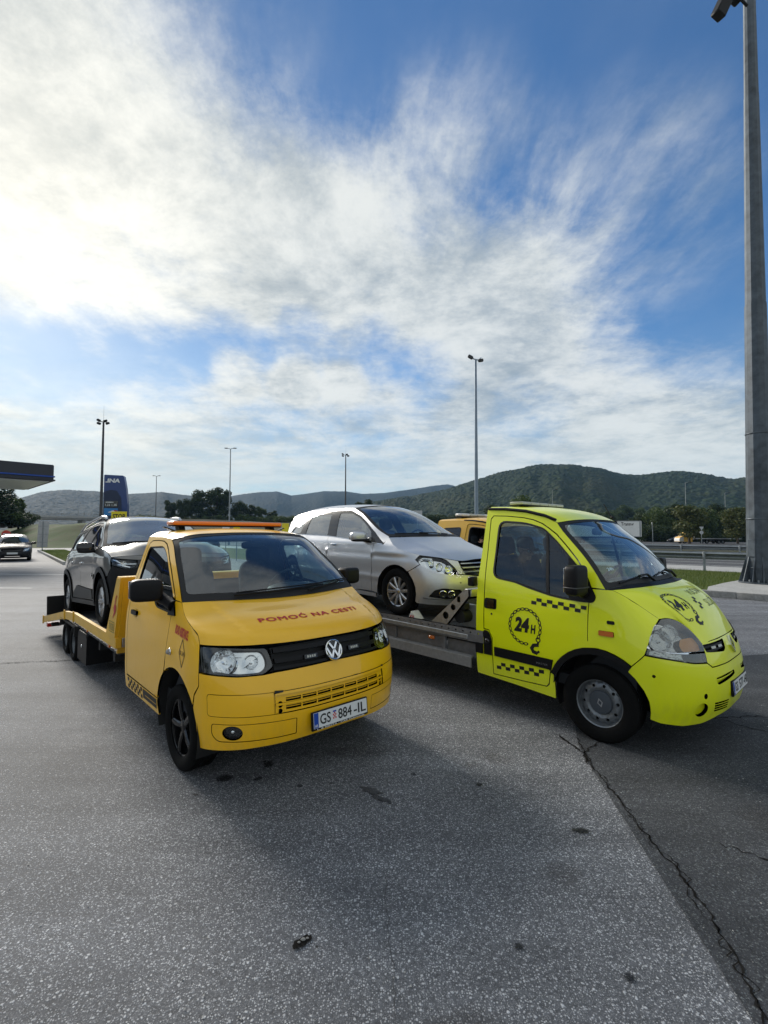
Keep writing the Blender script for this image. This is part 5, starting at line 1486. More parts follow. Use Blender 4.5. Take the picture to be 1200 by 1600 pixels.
        panel('lower_housing', C, rounded(lo, .012), GLOSSB, lamp, mir=mir, off=-.02, fl=.02)
        panel('lower_reflector', C, [(.80, .815), (1.09, .857), (1.07, .896), (.80, .868)], REFL, lamp, mir=mir, off=-.012, fl=0)
        panel('lamp_housing', C, hu, CHROME, lamp, mir=mir, off=-.07, fl=0)
        panel('turn_lamp', C, rounded([(.565, .885), (.555, .94), (.575, 1.0), (.61, 1.0), (.72, .99), (.77, .94), (.76, .885)], .02), TURNL, lamp, mir=mir, off=-.03, fl=.04)
        for (uu, zz, rad, dep) in ((.93, .975, .098, .03), (.76, 1.05, .075, .04)):
            p = C([(uu, zz)]); n = sdiff(C, np.array([[uu, zz]]))
            if mir: p = p*[1, -1, 1]; n = n*[1, -1, 1]
            p = p[0]; n = n[0]; n = n if n[0] > 0 else -n
            mb = MB(); mb.lathe([(rad, 0), (rad*.92, -.02), (rad*.7, -.045), (rad*.4, -.058), (.018, -.062), (.016, -.02), (.0, -.015)], n=28)
            mb.build('reflector', REFL, lamp, M=Matrix.Translation(Vector(p - n*dep)) @ Vector(n).to_track_quat('Y', 'Z').to_matrix().to_4x4())
    # ---- bumper
    top = [(0, .752), (.187, .750), (.40, .748), (.521, .744), (.572, .782), (.721, .790), (.923, .823), (1.127, .846), (1.243, .734), (1.27, .690)]
    bot = [A(a, r) for a, r in ((140, .418), (155, .425), (168, .435), (180, .445), (188, .455))] + [(1.0, .284), (.806, .264), (.612, .277), (.425, .318), (.25, .335), (0, .345)]
    half = top + bot
    full = half + [(-u, z) for u, z in half[-2:0:-1]]
    holes = []
    for s in (1, -1):
        holes.append(rounded([(s*.125, .642), (s*.125, .672), (s*.30, .672), (s*.497, .660), (s*.488, .598), (s*.30, .622)], [.01, .015, .02, .02, .03, .02]))
        holes.append([(s*u, z) for u, z in circ((.641, .520), .018, 14, .022)])
        holes.append([(s*u, z) for u, z in circ((1.074, .682), .012, 12)])
        holes.append([(s*u, z) for u, z in circ((.672, .405), .066, 22, .058)])
        for k in range(4):
            z = .448 - k*.022
            holes.append([(s*u, zz) for u, zz in rounded([(.30, z - .008), (.30, z), (.525 - k*.004, z + .004), (.520 - k*.004, z - .009)], .004)])
    bump = panel('bumper', C, full, LIME, T, holes=holes, fl=.05, hole_fl=.03)
    for s in (1, -1):
        panel('slot_backing', C, [(s*u, z) for u, z in rect(.10, .56, .52, .70)], LIME, T, off=-.035, fl=0)
        panel('slot_bar', C, [(s*u, z) for u, z in [(.13, .650), (.13, .658), (.49, .640), (.488, .630)]], LIME, T, off=-.012, fl=.02, gap=0)
        panel('fog_recess', C, [(s*u, z) for u, z in rect(.59, .33, .76, .48)], LIME, T, off=-.03, fl=0)
        panel('vent_backing', C, [(s*u, z) for u, z in rect(.27, .35, .56, .48)], LIME, T, off=-.03, fl=0)
        for q in ((.641, .520, .04), (1.074, .682, .03)): panel('hole_backing', C, [(s*u, z) for u, z in rect(q[0] - q[2], q[1] - q[2], q[0] + q[2], q[1] + q[2])], CHASSIS, T, off=-.028, fl=0)
    # ---- nose with the two grille openings
    nt = [(.546, .940), (.40, .948), (.122, .953), (0, .953)]
    nb = [(0, .757), (.187, .755), (.40, .753), (.517, .750), (.570, .79), (.556, .865)]
    nose_half = nb + nt[:-1]
    nose = nose_half + [(-u, z) for u, z in nose_half[::-1][:-1]]
    gh = [rounded([(s*.545, .928), (s*.145, .940), (s*.185, .865), (s*.245, .846), (s*.535, .870)], [.01, .02, .03, .03, .012]) for s in (1, -1)]
    no = panel('nose', C, nose, LIME, T, holes=gh, hole_fl=.05, fl=.04)
    for s in (1, -1):
        g_ = panel('grille', C, [(s*u, z) for u, z in rect(.13, .84, .555, .945)], CHASSIS, T, off=-.055, fl=0)
        for z in (.872, .905): panel('slat', C, [(s*u, zz) for u, zz in [(.15, z + .004), (.15, z + .018), (.54, z + .010), (.54, z - .006)]], BLACKP, g_, off=-.012, fl=.03, gap=0)
        for u0 in (.27, .40): panel('flasher', C, [(s*u, zz) for u, zz in rounded(rect(u0 - .04, .885, u0 + .04, .908), .006)], SMOKEL, g_, off=-.002, fl=.012)
    # lozenge badge
    p = Vector(C([(0, .872)])[0]); nn = Vector((.95, 0, .32)).normalized()
    M = Matrix.Translation(p + nn*.010) @ nn.to_track_quat('Y', 'Z').to_matrix().to_4x4()
    mb = MB(); o_ = [(.055, 0), (0, .078), (-.055, 0), (0, -.078)]
    for i in range(4):
        a = o_[i]; b = o_[(i+1) % 4]; mb.prism([a, b, (b[0]*.52, b[1]*.52), (a[0]*.52, a[1]*.52)], 'y', -.014, .008)
    mb.build('emblem', CHROME, T, M=M, angle=30)
    # ---- bonnet
    f_edge = [(.826, 1.143), (.719, 1.146), (.633, 1.124), (.588, 1.064), (.563, .997), (.547, .944), (.40, .951), (.122, .956), (0, .956)]
    c0 = sym([tuple(C([q])[0]) for q in f_edge]); hs = Crv([tuple(C([q])[0]) for q in hood_side])
    c1 = sym([tuple(C([(1.31, 1.374)])[0]), (.235, -.70, 1.388), (.285, -.45, 1.392), (.31, -.2, 1.392), (.315, 0, 1.392)])
    def hb(s, t):
        k = np.sin(np.pi*np.clip(t, 0, 1))
        rid = np.clip((np.abs(s) - (.62 + .08*t))/.06, -1, 1); rid = .5 - .5*np.sin(rid*np.pi/2)
        return np.stack([.045*k*(1 - np.abs(s)**2.5), 0*s, .035*k*(1 - np.abs(s)**2.5) + .010*rid*k], 1)
    H = Coons(c0, c1, hs, hb)
    # the front corners of the bonnet run down beside the lamps: stretch the grid there
    hood = panel('bonnet', H, [(-1 + i*.1, 0) for i in range(21)] + [(1, .5), (1, 1), (.5, 1), (0, 1), (-.5, 1), (-1, 1), (-1, .5)], LIME, T, sc=(.95, .65), fl=.02, g=.03)
    lx, ly = 1/.80, 1/.60
    logo24(hood, H, (-.50, .55), (lx*.9, .0), (0, ly*.9), 1.0)
    decal('bonnet_letters', text_tris('VU\u010CNA', .36, .095, bold=-.012), H, (.16, .74), (lx, 0), (0, ly), FADED, hood, L=.03)
    decal('bonnet_letters', text_tris('SLU\u017DBA', .36, .095, bold=-.012), H, (.30, .50), (lx, 0), (0, ly), FADED, hood, L=.03)
    ps = [rect(-.02 + c_*.04, -.06 + r_*.032, .02 + c_*.04, -.028 + r_*.032) for c_ in range(2) for r_ in range(4) if (c_ + r_) % 2 == 0]
    decal('checker_print', polys(ps), H, (-.15, .52), (lx, 0), (0, ly), BLKD, hood, L=.03)
    # ---- cowl, windscreen
    wbase = sym([tuple(C([(1.43, 1.378)])[0]), (.15, -.72, 1.405), (.205, -.45, 1.412), (.23, -.2, 1.415), (.235, 0, 1.415)])
    head = sym([tuple(C([(1.985, 2.0)])[0]), (-.42, -.62, 2.022), (-.385, -.35, 2.04), (-.375, 0, 2.045)])
    asd = Crv([tuple(C([q])[0]) for q in a_line])
    CW = Coons(c1, wbase, Crv([tuple(C([(1.31, 1.374)])[0]), tuple(C([(1.43, 1.378)])[0])]), lambda s, t: np.stack([0*s, 0*s, -.012*np.sin(np.pi*np.clip(t, 0, 1))], 1))
    panel('cowl', CW, OL, BLACKP, T, sc=(.9, .1), fl=.01, g=.03)
    WS = Coons(wbase, head, asd, lambda s, t: np.stack([.025*np.sin(np.pi*np.clip(t, 0, 1))*(1 - s*s), 0*s, .03*np.sin(np.pi*np.clip(t, 0, 1))*(1 - s*s)], 1))
    ws = panel('windscreen', WS, OL, GLASSW, T, sc=(.85, .85), fl=0, gap=.006, off=-.006)
    inn = rounded([(-.935, .07), (0, .06), (.935, .07), (.92, .945), (0, .962), (-.92, .945)], [.05, 0, .05, .05, 0, .05])
    panel('frit', WS, OL, SEAL, ws, holes=[inn], sc=(.85, .85), fl=.004, gap=.004, off=-.003, g=.04)
    decal('sticker', text_tris('24h', .07, .035, bold=.02), WS, (-.80, .22), (1/.9, 0), (0, 1/.85), WHITEL, ws, off=-.010)
    for (a, b, c) in (((-.25, -.02), (-.5, .06), (-.80, .03)), ((.55, -.02), (.25, .09), (-.15, .04))):
        wp = lambda q, l: WS(np.array([q]))[0] + np.array([l*.6, 0, l])
        mb = MB(); mb.tube([wp(a, .03), wp(((a[0]*.6+b[0]*.4), .05), .04), wp(b, .03)], [.014, .012, .008], 6)
        mb.tube([wp((b[0] + .30, b[1] - .03), .012), wp(b, .018), wp((b[0] - .32, b[1] - .035), .012)], .008, 6)
        mb.build('wiper', BLACKP, T)
    # ---- roof
    rl = Crv([tuple(C([q])[0]) for q in rail])
    rear = sym([tuple(C([(2.875, 2.160)])[0]), (-1.34, -.70, 2.185), (-1.34, -.5, 2.196), (-1.34, -.2, 2.202), (-1.34, 0, 2.203)])
    RF = Coons(head, rear, rl, lambda s, t: np.stack([0*s, 0*s, .022*np.sin(np.pi*np.clip(t, 0, 1))*(1 - np.abs(s)**3)], 1))
    panel('roof', RF, OL, LIME, T, sc=(.75, .9), fl=.02, gap=.001)
    panel('roof_liner', lambda uv: RF(uv) - np.array([0, 0, .035]), OL, LINER, T, sc=(.75, .9), fl=0, gap=.02, g=.08)
    bw = Flat((-1.335, 0, 0), (0, 1, 0), (0, 0, 1))
    ws_ = [(abs(C([(2.868, z)])[0][1]) - .012, z) for z in (.36, .6, 1.0, 1.37, 1.7, 2.0, 2.14)]
    wall = ws_ + [(.5, 2.18), (0, 2.19), (-.5, 2.18)] + [(-y, z) for y, z in ws_[::-1]]
    rw = rounded([(-.68, 1.50), (.68, 1.50), (.62, 2.03), (-.62, 2.03)], .06)
    rp = panel('rear_wall', bw, wall, LIME, T, holes=[rw], out=(0, 0, 1), fl=.03)
    rwn = panel('rear_window', bw, rw, GLASS, rp, out=(0, 0, 1), off=-.01, fl=0, gap=-.01)
    decal('window_letters', text_tris('VU\u010CNA SLU\u017DBA', .95, .07, bold=.01), bw, (0, 1.90), (-1, 0), (0, 1), BLKD, rwn, off=.004, L=1, out=(0, 0, 1))
    decal('window_band', polys([rect(-.55, 1.84, .55, 1.96)]), bw, (0, 0), (1, 0), (0, 1), HAZEL, rwn, off=.002, L=1, out=(0, 0, 1))
    # ---- cabin
    MB().prism([(-1.32, .42), (.30, .42), (.30, .9), (.1, .9), (-.25, .52), (-1.32, .52)], 'y', -.88, .88).build('cab_floor', DARKIN, T)
    mb = MB(); mb.prism([(.10, .80), (.10, 1.30), (.0, 1.335), (-.25, 1.30), (-.34, 1.22), (-.36, 1.10), (-.28, .80)], 'y', -.84, .84); mb.quadball((-.26, .45, 1.30), (.36, .52, .17), .7)
    mb.build('dashboard', DASHM, T, angle=50)
    steering(T, (-.47, .45, 1.36), -50, .20)
    for y, w in ((.45, .50), (-.18, .42), (-.60, .42)): seat(T, -.86, y, w, .98, -10, .68)
    MB().quadball((-.42, .05, 1.91), (.04, .22, .08), .5).cyl((-.42, .05, 1.93), (-.44, .05, 2.04), .01).build('rear_view_mirror', BLACKP, T)
    # roof bar, aerial
    lb = empty('light_bar', T, (-1.12, 0, 2.215))
    mb = MB(); mb.box((0, 0, .005), (.16, .98, .012)); mb.box((0, -.3, -.012), (.12, .05, .03)); mb.box((0, .3, -.012), (.12, .05, .03)); mb.build('bar_base', BLACKP, lb)
    mb = MB()
    for k in range(5): mb.box((0, -.40 + k*.20, .026), (.17, .19, .034), None, .006)
    lens = mb.build('lens', SMOKEL, lb); lens['kind'] = 'stuff'
    MB().tube([(-.43, .50, 2.07), (-.48, .50, 2.16), (-.53, .50, 2.25)], [.009, .007, .005], 6).ball((-.43, .50, 2.08), .02, n=6).build('aerial', BLACKP, T)
    for s in (-1, 1):
        MB().box((-1.40, s*.96, 1.345), (.08, .10, .105), None, .012).build('work_lamp', BLACKP, T)
    # ---- plate
    Sp = Flat((.872, 0, .532), (0, 1, 0), (-.10, 0, .995))
    np_, B = number_plate(T, Sp, (0, 0), (1, 0), (0, 1), '', '')
    MB().box((0, 0, 0), (.018, .545, .135), None, .004).build('plate_holder', BLACKP, np_, M=Matrix.Translation((.862, 0, .530)) @ Matrix.Rotation(R(-5.7), 4, 'Y'))
    B('plate', [rect(-.26, -.056, .26, .056)], PLATEW, .003); B('plate_band', [rect(-.257, -.053, -.216, .053)], PLATEB, .004)
    def PT(name, s, w, h, x, y, m): decal(name, text_tris(s, w, h, bold=.012), Sp, (x, y), (1, 0), (0, 1), m, np_, off=.005, L=1, out=(-3, 0, .5))
    PT('plate_letters', 'GS', .098, .075, -.150, 0, BLKD); PT('plate_digits', '577', .142, .075, .030, 0, BLKD); PT('plate_suffix', '-HI', .125, .075, .184, 0, BLKD); PT('country_letters', 'HR', .028, .02, -.236, -.034, WHITEL)
    for s in (-1, 1): wheel(T, (0, s*.865, .345), .345, .225, .222, 'steel', STEELW, left=s > 0, spin=.3)
    # ================= flatbed
    L = -6.1
    for s in (-1, 1):
        S1 = Flat((0, s*1.0, 0), (1, 0, 0), (0, 0, 1))
        hs_ = [circ((x, .775), .011, 8) for x in [-1.30 - .105*i for i in range(44)]]
        panel('perforated_rail', S1, rect(L, .752, -1.235, .812), ALUDULL, T, holes=hs_, out=(0, 0, .7), fl=.045, hole_fl=.012, g=.11, gap=0)
        MB().box(((L - 1.44)/2, s*.998, .722), (-1.44 - L, .03, .050), None, .006).build('side_rail', ALU, T)
        MB().box(((L - 1.235)/2, s*.965, .715), (-1.235 - L, .05, .085), None, .003).build('rail_profile', ALUDULL, T)
        for k in range(6):
            x0 = -1.86 - k*.84; x1 = x0 - .78
            MB().box(((x0 + x1)/2, s*.93, .575), (.78, .02, .17), None, .004).build('side_panel', ALUDULL, T)
            MB().box((x0 + .03, s*.945, .57), (.05, .04, .19), None, .004).build('panel_post', ALUDULL, T)
        MB().box((-1.60, s*.91, .56), (.42, .02, .16), None, .004).build('side_panel', ALUDULL, T)
        MB().prism([(s*.985, .385), (s*1.0, .385), (s*1.0, .495), (s*.95, .515), (s*.945, .505), (s*.985, .485)], 'x', L + .5, -1.40).build('under_rail', ALU, T, bevel=.003)
        MB().box((-2.0, s*.985, .625), (.085, .035, .042), None, .008).build('side_marker_lamp', MARKER, T)
        mb = MB()
        Sd = Flat((0, s*.975, 0), (1, 0, 0), (0, 0, 1))
        panel('brace', Sd, [(-2.03, .80), (-1.785, .79), (-1.445, 1.17), (-1.45, 1.245), (-1.505, 1.245)], ALU, T, holes=[circ((-1.785, .915), .042, 18), circ((-1.672, 1.022), .034, 18), rounded(rect(-1.61, 1.09, -1.565, 1.155), .012)], out=(0, 0, 1), fl=.05, hole_fl=.05, g=.08)
        wheel(T, (-3.55, s*.80, .33), .33, .22, .21, 'dish', STEELW, left=s > 0)
        MB().prism([(-3.1, .50), (-3.1, .70), (-4.0, .70), (-4.0, .50), (-3.98, .50), (-3.98, .68), (-3.12, .68), (-3.12, .50)], 'y', s*.66, s*.91).build('mudguard', CHASSIS, T)
    MB().box((-1.475, 0, 1.205), (.09, 1.90, .085), None, .006).build('cross_beam', ALU, T)
    MB().box((-1.245, 0, .74), (.03, 1.96, .11), None, .004).build('bed_front', ALUDULL, T)
    pm = None
    for i in range(27):
        x = -1.30 - i*.18
        pl = MB().box((0, 0, 0), (.172, 1.90, .025), None, .004).build('plank', GREYPL, T) if pm is None else finish('plank', pm, None, T, False)
        pm = pl.data; pl.location = (x - .09, 0, .757)
    mb = MB()
    for s in (-1, 1): mb.box((-3.2, s*.40, .56), (4.6, .08, .18))
    mb.build('chassis_beams', CHASSIS, T)
    for i in range(5): MB().box((-1.7 - i*1.0, 0, .69), (.08, 1.84, .10)).build('cross_member', CHASSIS, T)
    # winch behind the cab
    w = empty('winch', T, (-1.62, -.45, .77))
    MB().cyl((0, -.25, .14), (0, .25, .14), .10, n=20).build('drum', CHASSIS, w)
    MB().box((0, -.30, .14), (.26, .03, .28), None, .01).build('side_plate', GALV, w); MB().box((0, .30, .14), (.26, .03, .28), None, .01).build('side_plate', GALV, w)
    mb = MB(); mb.cyl((0, -.47, .14), (0, -.32, .14), .075, n=16); mb.box((.0, -.40, .26), (.12, .12, .10), None, .02); mb.build('motor', CHASSIS, w)
    mb = MB()
    for i in range(9): mb.tube([(.10*1.0*math.cos(a) , -.2 + i*.05, .14 + .10*math.sin(a)) for a in [2*math.pi*k/14 for k in range(14)]], .012, 5, True)
    mb.build('cable', ALUDULL, w)
    MB().tube([(-1.42, -.62, .80), (-1.41, -.70, .86), (-1.42, -.68, 1.0), (-1.44, -.60, 1.08), (-1.43, -.55, .95), (-1.42, -.58, .80)], .012, 6).build('hose', RUBBER, T)
    MB().tube([(-1.62, -.40, .93), (-1.80, -.34, .95), (-1.98, -.28, .97)], .008, 6).build('winch_cable', ALUDULL, T)
    MB().box((-2.02, -.36, .80), (.13, .08, .06), Euler((0, 0, .4)), .012).build('strap_ratchet', REDL, T)
    mb = MB(); mb.box((-1.9, -.55, .80), (.75, .05, .03), Euler((0, R(-8), .35))); mb.build('tow_arm', ALUDULL, T)
    return T, C, H, WS, RF
LIM = build_lime()
# wheel chock with a striped face, lying on the bed in front of the silver car's tyre
def on_truck(pose, p, rz=0.0):
    x, y, a = pose
    return (x + math.cos(a)*p[0] - math.sin(a)*p[1], y + math.sin(a)*p[0] + math.cos(a)*p[1], p[2]), a + rz
l, a = on_truck(RM_POSE, (-2.36, -.80, .7705))
ck = thing('wheel_chock', 'red and white wheel chock wedged in front of the silver car front tyre', 'wheel chock', l, a)
MB().prism([(0, 0), (-.15, 0), (-.10, .10)], 'y', -.07, .07).build('wedge', WHITEP, ck, bevel=.004)
for i in (0, 1): decal('stripe', polys([[(-.13 + i*.06, .008), (-.10 + i*.06, .008), (-.085 + i*.03, .05), (-.105 + i*.03, .05)]]), Flat((0, -.0705, 0), (1, 0, 0), (0, 0, 1)), (0, 0), (1, 0), (0, 1), REDL, ck, off=.001, out=(-.07, 0, .03))

# ================================================================== passenger cars
def car_body(T, C, P, sp):
    """sheet metal, glass and cabin of a five-door car from its outlines (sp); both sides"""
    k = sp.get('gap', .0013); g = sp.get('g', .06)
    (cu, cz), r = sp['archF']; A = lambda a, rr=r: (cu + rr*math.cos(R(a)), cz + rr*math.sin(R(a)))
    (du, dz), rR = sp['archR']; B = lambda a, rr=rR: (du + rr*math.cos(R(a)), dz + rr*math.sin(R(a)))
    for mir in (False, True):
        s = 1 if mir else -1
        panel('fender', C, sp['fender'](A), P, T, mir=mir, fl=.03, g=g)
        d1 = panel('door', C, sp['door1'], P, T, mir=mir, g=g)
        d2 = panel('door', C, sp['door2'](B), P, T, mir=mir, g=g)
        panel('rear_fender', C, sp['rear'](B), P, T, mir=mir, fl=.03, g=g)
        panel('sill', C, sp['sill'], sp.get('sillm', P), T, mir=mir, fl=.02, g=g, off=.012)
        panel('roof_side', C, sp['upper'], P, T, mir=mir, g=g)
        pil = panel('window_surround', C, sp['dlo'], sp.get('dlom', GLOSSB), T, holes=sp['glass'], mir=mir, off=-.006, fl=.004, hole_fl=.008, g=g)
        for q in sp['glass']: panel('window', C, q, sp.get('glassm', GLASS), T, mir=mir, off=-.012, fl=0, gap=-.003, g=.1)
        if 'strip' in sp: panel('belt_strip', C, sp['strip'], CHROME, T, mir=mir, off=.004, fl=.006, g=g)
        for (u, z), d_ in zip(sp['handles'], (d1, d2)):
            q = C(np.array([[u - .09, z], [u, z], [u + .09, z]])); q[:, 1] *= (-1 if mir else 1)
            q[:, 1] += s*np.array([.004, .022, .004])
            MB().tube(q, [.012, .016, .012], 8).build('handle', sp.get('handlem', CHROME), d_)
            panel('handle_cup', C, circ((u + .02, z), .05, 16, .032), sp.get('cupm', P), d_, mir=mir, off=.003, fl=.003, g=.03)
        # mirror
        m = sp['mirror']; mb = MB(); mb.quadball((m[0], s*m[1], m[2]), m[3], .6, rot=Euler((0, 0, s*.25))); mo = mb.build('mirror', sp.get('mirm', P), T, angle=70)
        MB().quadball((m[0] + .01, s*(m[1] - .01), m[2] - m[3][2]*.42), (m[3][0]*.95, m[3][1]*.95, m[3][2]*.35), .6, rot=Euler((0, 0, s*.25))).tube([(m[0] + .02, s*(m[1] - .08), m[2] - .05), (m[0] + .07, s*(m[1] - .19), m[2] - .075)], [.03, .035], 8).build('mirror_foot', BLACKP, mo)
        MB().box((m[0] - m[3][0]*.5 + .006, s*(m[1] + .0), m[2]), (.006, m[3][1]*.8, m[3][2]*.75), Euler((0, 0, s*.25)), .002).build('mirror_glass', MIRG, mo)
        for (c_, rr) in ((sp['archF'][0], sp['archF'][1]), (sp['archR'][0], sp['archR'][1])):
            mb = MB(); mb.lathe([(rr + .012, -sp['hw']), (rr + .012, -.58), (.08, -.56)], Matrix.Translation((sp['u0'] - c_[0], 0, c_[1])), n=32, a0=R(-10), a1=R(190))
            if mir: bmesh.ops.scale(mb.bm, vec=(1, -1, 1), verts=mb.bm.verts[:])
            mb.build('wheel_housing', CHASSIS, T)
        # lamps
        lamp = panel('headlight', C, sp['lamp'], sp.get('lampm', GLOSSB), T, mir=mir, off=-.06, fl=0, g=.04)
        panel('lens', C, sp['lamp'], LENS, lamp, mir=mir, fl=.01, gap=.003, g=.05)
        for (u, z, rad, dep) in sp['bowls']:
            p = C([(u, z)]); n = sdiff(C, np.array([[u, z]]))
            if mir: p = p*[1, -1, 1]; n = n*[1, -1, 1]
            p = p[0]; n = n[0]; n = n if n[0] > 0 else -n
            n = n*.5 + np.array([.5, 0, 0]); n /= np.linalg.norm(n)
            mb = MB(); mb.lathe([(rad*1.1, .004), (rad, 0), (rad*.92, -.015), (rad*.7, -.032), (rad*.4, -.04), (.012, -.04), (.0, -.01)], n=22)
            mb.build('reflector', REFL, lamp, M=Matrix.Translation(Vector(p - n*dep)) @ Vector(n).to_track_quat('Y', 'Z').to_matrix().to_4x4())
        for q in sp.get('lampbars', []): panel('lamp_bar', C, q, CHROME, lamp, mir=mir, off=-.018, fl=.02, g=.04)
    full = lambda h: h + [(-u, z) for u, z in h[::-1] if abs(u) > 1e-6]
    bf = sp['bumper'](A)
    holes = []
    for h in sp.get('bumper_holes', []): holes += [h, [(-u, z) for u, z in h]]
    holes += sp.get('centre_holes', [])
    i0 = [i for i, q in enumerate(bf)]
    loop = bf + [(-u, z) for u, z in bf[::-1] if abs(u) > 1e-6]
    panel('bumper', C, loop, sp.get('bumperm', P), T, holes=holes, fl=.04, hole_fl=.03, g=g)
    for h in sp.get('bumper_holes', []):
        for sg in (1, -1):
            c_ = np.array(h).mean(0); q = [tuple(c_ + (np.array(p) - c_)*1.12) for p in h]
            panel('recess', C, [(sg*u, z) for u, z in q], CHASSIS, T, off=-.03, fl=0, g=.06)
    c0 = sym([tuple(C([q])[0]) for q in sp['hood_front']]); hs = Crv([tuple(C([q])[0]) for q in sp['hood_side']])
    cw = sym([tuple(C([sp['hood_side'][-1]])[0])] + sp['cowl'])
    kr = sp.get('crown', .05); rd = sp.get('ridge', .012)
    def hb(s_, t):
        q = np.sin(np.pi*np.clip(t, 0, 1)); rid = np.clip((np.abs(s_) - (.55 + .15*t))/.08, -1, 1); rid = .5 - .5*np.sin(rid*np.pi/2)
        return np.stack([.02*q*(1 - np.abs(s_)**3), 0*s_, kr*q*(1 - np.abs(s_)**2.6) + rd*rid*q**.6], 1)
    H = Coons(c0, cw, hs, hb)
    panel('bonnet', H, [(-1 + i*.1, 0) for i in range(21)] + [(1, .5), (1, 1), (.5, 1), (0, 1), (-.5, 1), (-1, 1), (-1, .5)], sp.get('hoodm', P), T, sc=(.85, .8), fl=.015, g=.05)
    asd = Crv([tuple(C([q])[0]) for q in sp['a_line']])
    wb = sym([tuple(C([sp['a_line'][0]])[0])] + [(x - .03, y, z + .004) for x, y, z in sp['cowl']])
    head = sym([tuple(C([sp['a_line'][-1]])[0])] + sp['header'])
    WS = Coons(wb, head, asd, lambda s_, t: np.stack([.03*np.sin(np.pi*np.clip(t, 0, 1))*(1 - s_*s_), 0*s_, .04*np.sin(np.pi*np.clip(t, 0, 1))*(1 - s_*s_)], 1))
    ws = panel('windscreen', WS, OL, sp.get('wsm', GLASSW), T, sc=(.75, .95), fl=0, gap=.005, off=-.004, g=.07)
    inn = rounded([(-.94, .08), (0, .06), (.94, .08), (.93, .95), (0, .965), (-.93, .95)], [.05, 0, .05, .05, 0, .05])
    panel('frit', WS, OL, SEAL, ws, holes=[inn], sc=(.75, .95), fl=0, gap=.003, off=-.001, g=.06)
    for (a, b) in sp.get('wipers', []):
        qa = WS(np.array([a]))[0] + [.01, 0, .02]; qb = WS(np.array([b]))[0] + [.01, 0, .015]; qc = WS(np.array([((a[0] + b[0])/2, (a[1] + b[1])/2)]))[0] + [.012, 0, .022]
        MB().tube([qa, qc, qb], .009, 6).build('wiper', BLACKP, T)
    rl = Crv([tuple(C([q])[0]) for q in sp['rail']])
    rr = sym([tuple(C([sp['rail'][-1]])[0])] + sp['roof_rear'])
    RF = Coons(head, rr, rl, lambda s_, t: np.stack([0*s_, 0*s_, sp.get('roofk', .03)*np.sin(np.pi*np.clip(t, 0, 1))*(1 - np.abs(s_)**3)], 1))
    panel('roof', RF, OL, sp.get('roofm', P), T, sc=(.6, 1.6), fl=.015, gap=.001, g=.08)
    panel('roof_liner', lambda uv: RF(uv) - np.array([0, 0, .03]), OL, LINER, T, sc=(.6, 1.6), fl=0, gap=.02, g=.15)
    # tail: closing sheet with a window
    ue = sp['tail_u']; zs = np.linspace(sp['tail_z'][0], sp['tail_z'][1], 9)
    right = [tuple(C([(ue, z)])[0]) for z in zs]
    tail = Flat((right[0][0], 0, 0), (0, 1, 0), (0, 0, 1))
    tp = [(p[1] + .004, p[2]) for p in right] + [(-p[1] - .004, p[2]) for p in right[::-1]]
    zw = sp['tail_z'][1]; yw = abs(right[-2][1]) - .06
    panel('tailgate', tail, tp, P, T, holes=[rounded([(-yw, zw - .34), (yw, zw - .34), (yw - .05, zw - .06), (-yw + .05, zw - .06)], .04)], out=(0, 0, .8), fl=.02, g=.12)
    panel('rear_window', tail, [(-yw - .01, zw - .35), (yw + .01, zw - .35), (yw - .04, zw - .05), (-yw + .04, zw - .05)], GLASSD, T, out=(0, 0, .8), fl=0, off=-.012, g=.3)
    for s in (-1, 1): MB().box((right[0][0] - .01, s*(yw + .0), sp['tail_z'][0] + .55), (.04, .14, .22), None, .015).build('tail_lamp', REDLENS, T)
    # floor and cabin
    b = sp['cab']
    MB().prism([(b[0], .28), (.45, .28), (.45, .55), (.15, .62), (-.2, .36), (b[0], .36)], 'y', -b[1], b[1]).build('floor', CHASSIS, T)
    z = sp['cowl'][-1][2]
    mb = MB(); mb.prism([(-.02, z - .35), (-.05, z - .05), (-.12, z - .03), (-.50, z - .05), (-.60, z - .16), (-.55, z - .35)], 'y', -.66, .66); mb.quadball((-.5, .36, z - .06), (.3, .4, .12), .7); mb.build('dashboard', DASHM, T, angle=50)
    if sp.get('seats', True):
        for y in (.36, -.36): seat(T, sp['seatx'], y, .48, z - .52, -14, .62)
        seat(T, sp['seatx'] - .85, .34, .5, z - .52, -16, .58); seat(T, sp['seatx'] - .85, -.34, .5, z - .52, -16, .58)
        steering(T, (sp['seatx'] + .38, .36, z - .06), -62, .18)
        MB().quadball((sp['header'][-1][0] + .18, 0, sp['header'][-1][2] - .12), (.04, .22, .07), .5).build('rear_view_mirror', BLACKP, T)
    return H, WS, RF

def crease(us, zs, rows):
    """press two character lines into the flanks"""
    C = Canvas(us, zs, rows); nz = []; nr = []
    add = {.43: -.002, .47: .006, .50: .004, .53: -.001, .79: -.003, .825: .007, .845: .005, .865: -.002}
    for z in sorted(set(zs) | set(add)):
        p = C(np.array([(u, z) for u in us])); k = add.get(z, 0.0)
        nz.append(z); nr.append([(x, abs(y) + (k if i >= 6 else k*.5 if i == 5 else 0)) for i, (x, y, _) in enumerate(p)])
    return Canvas(us, nz, nr)

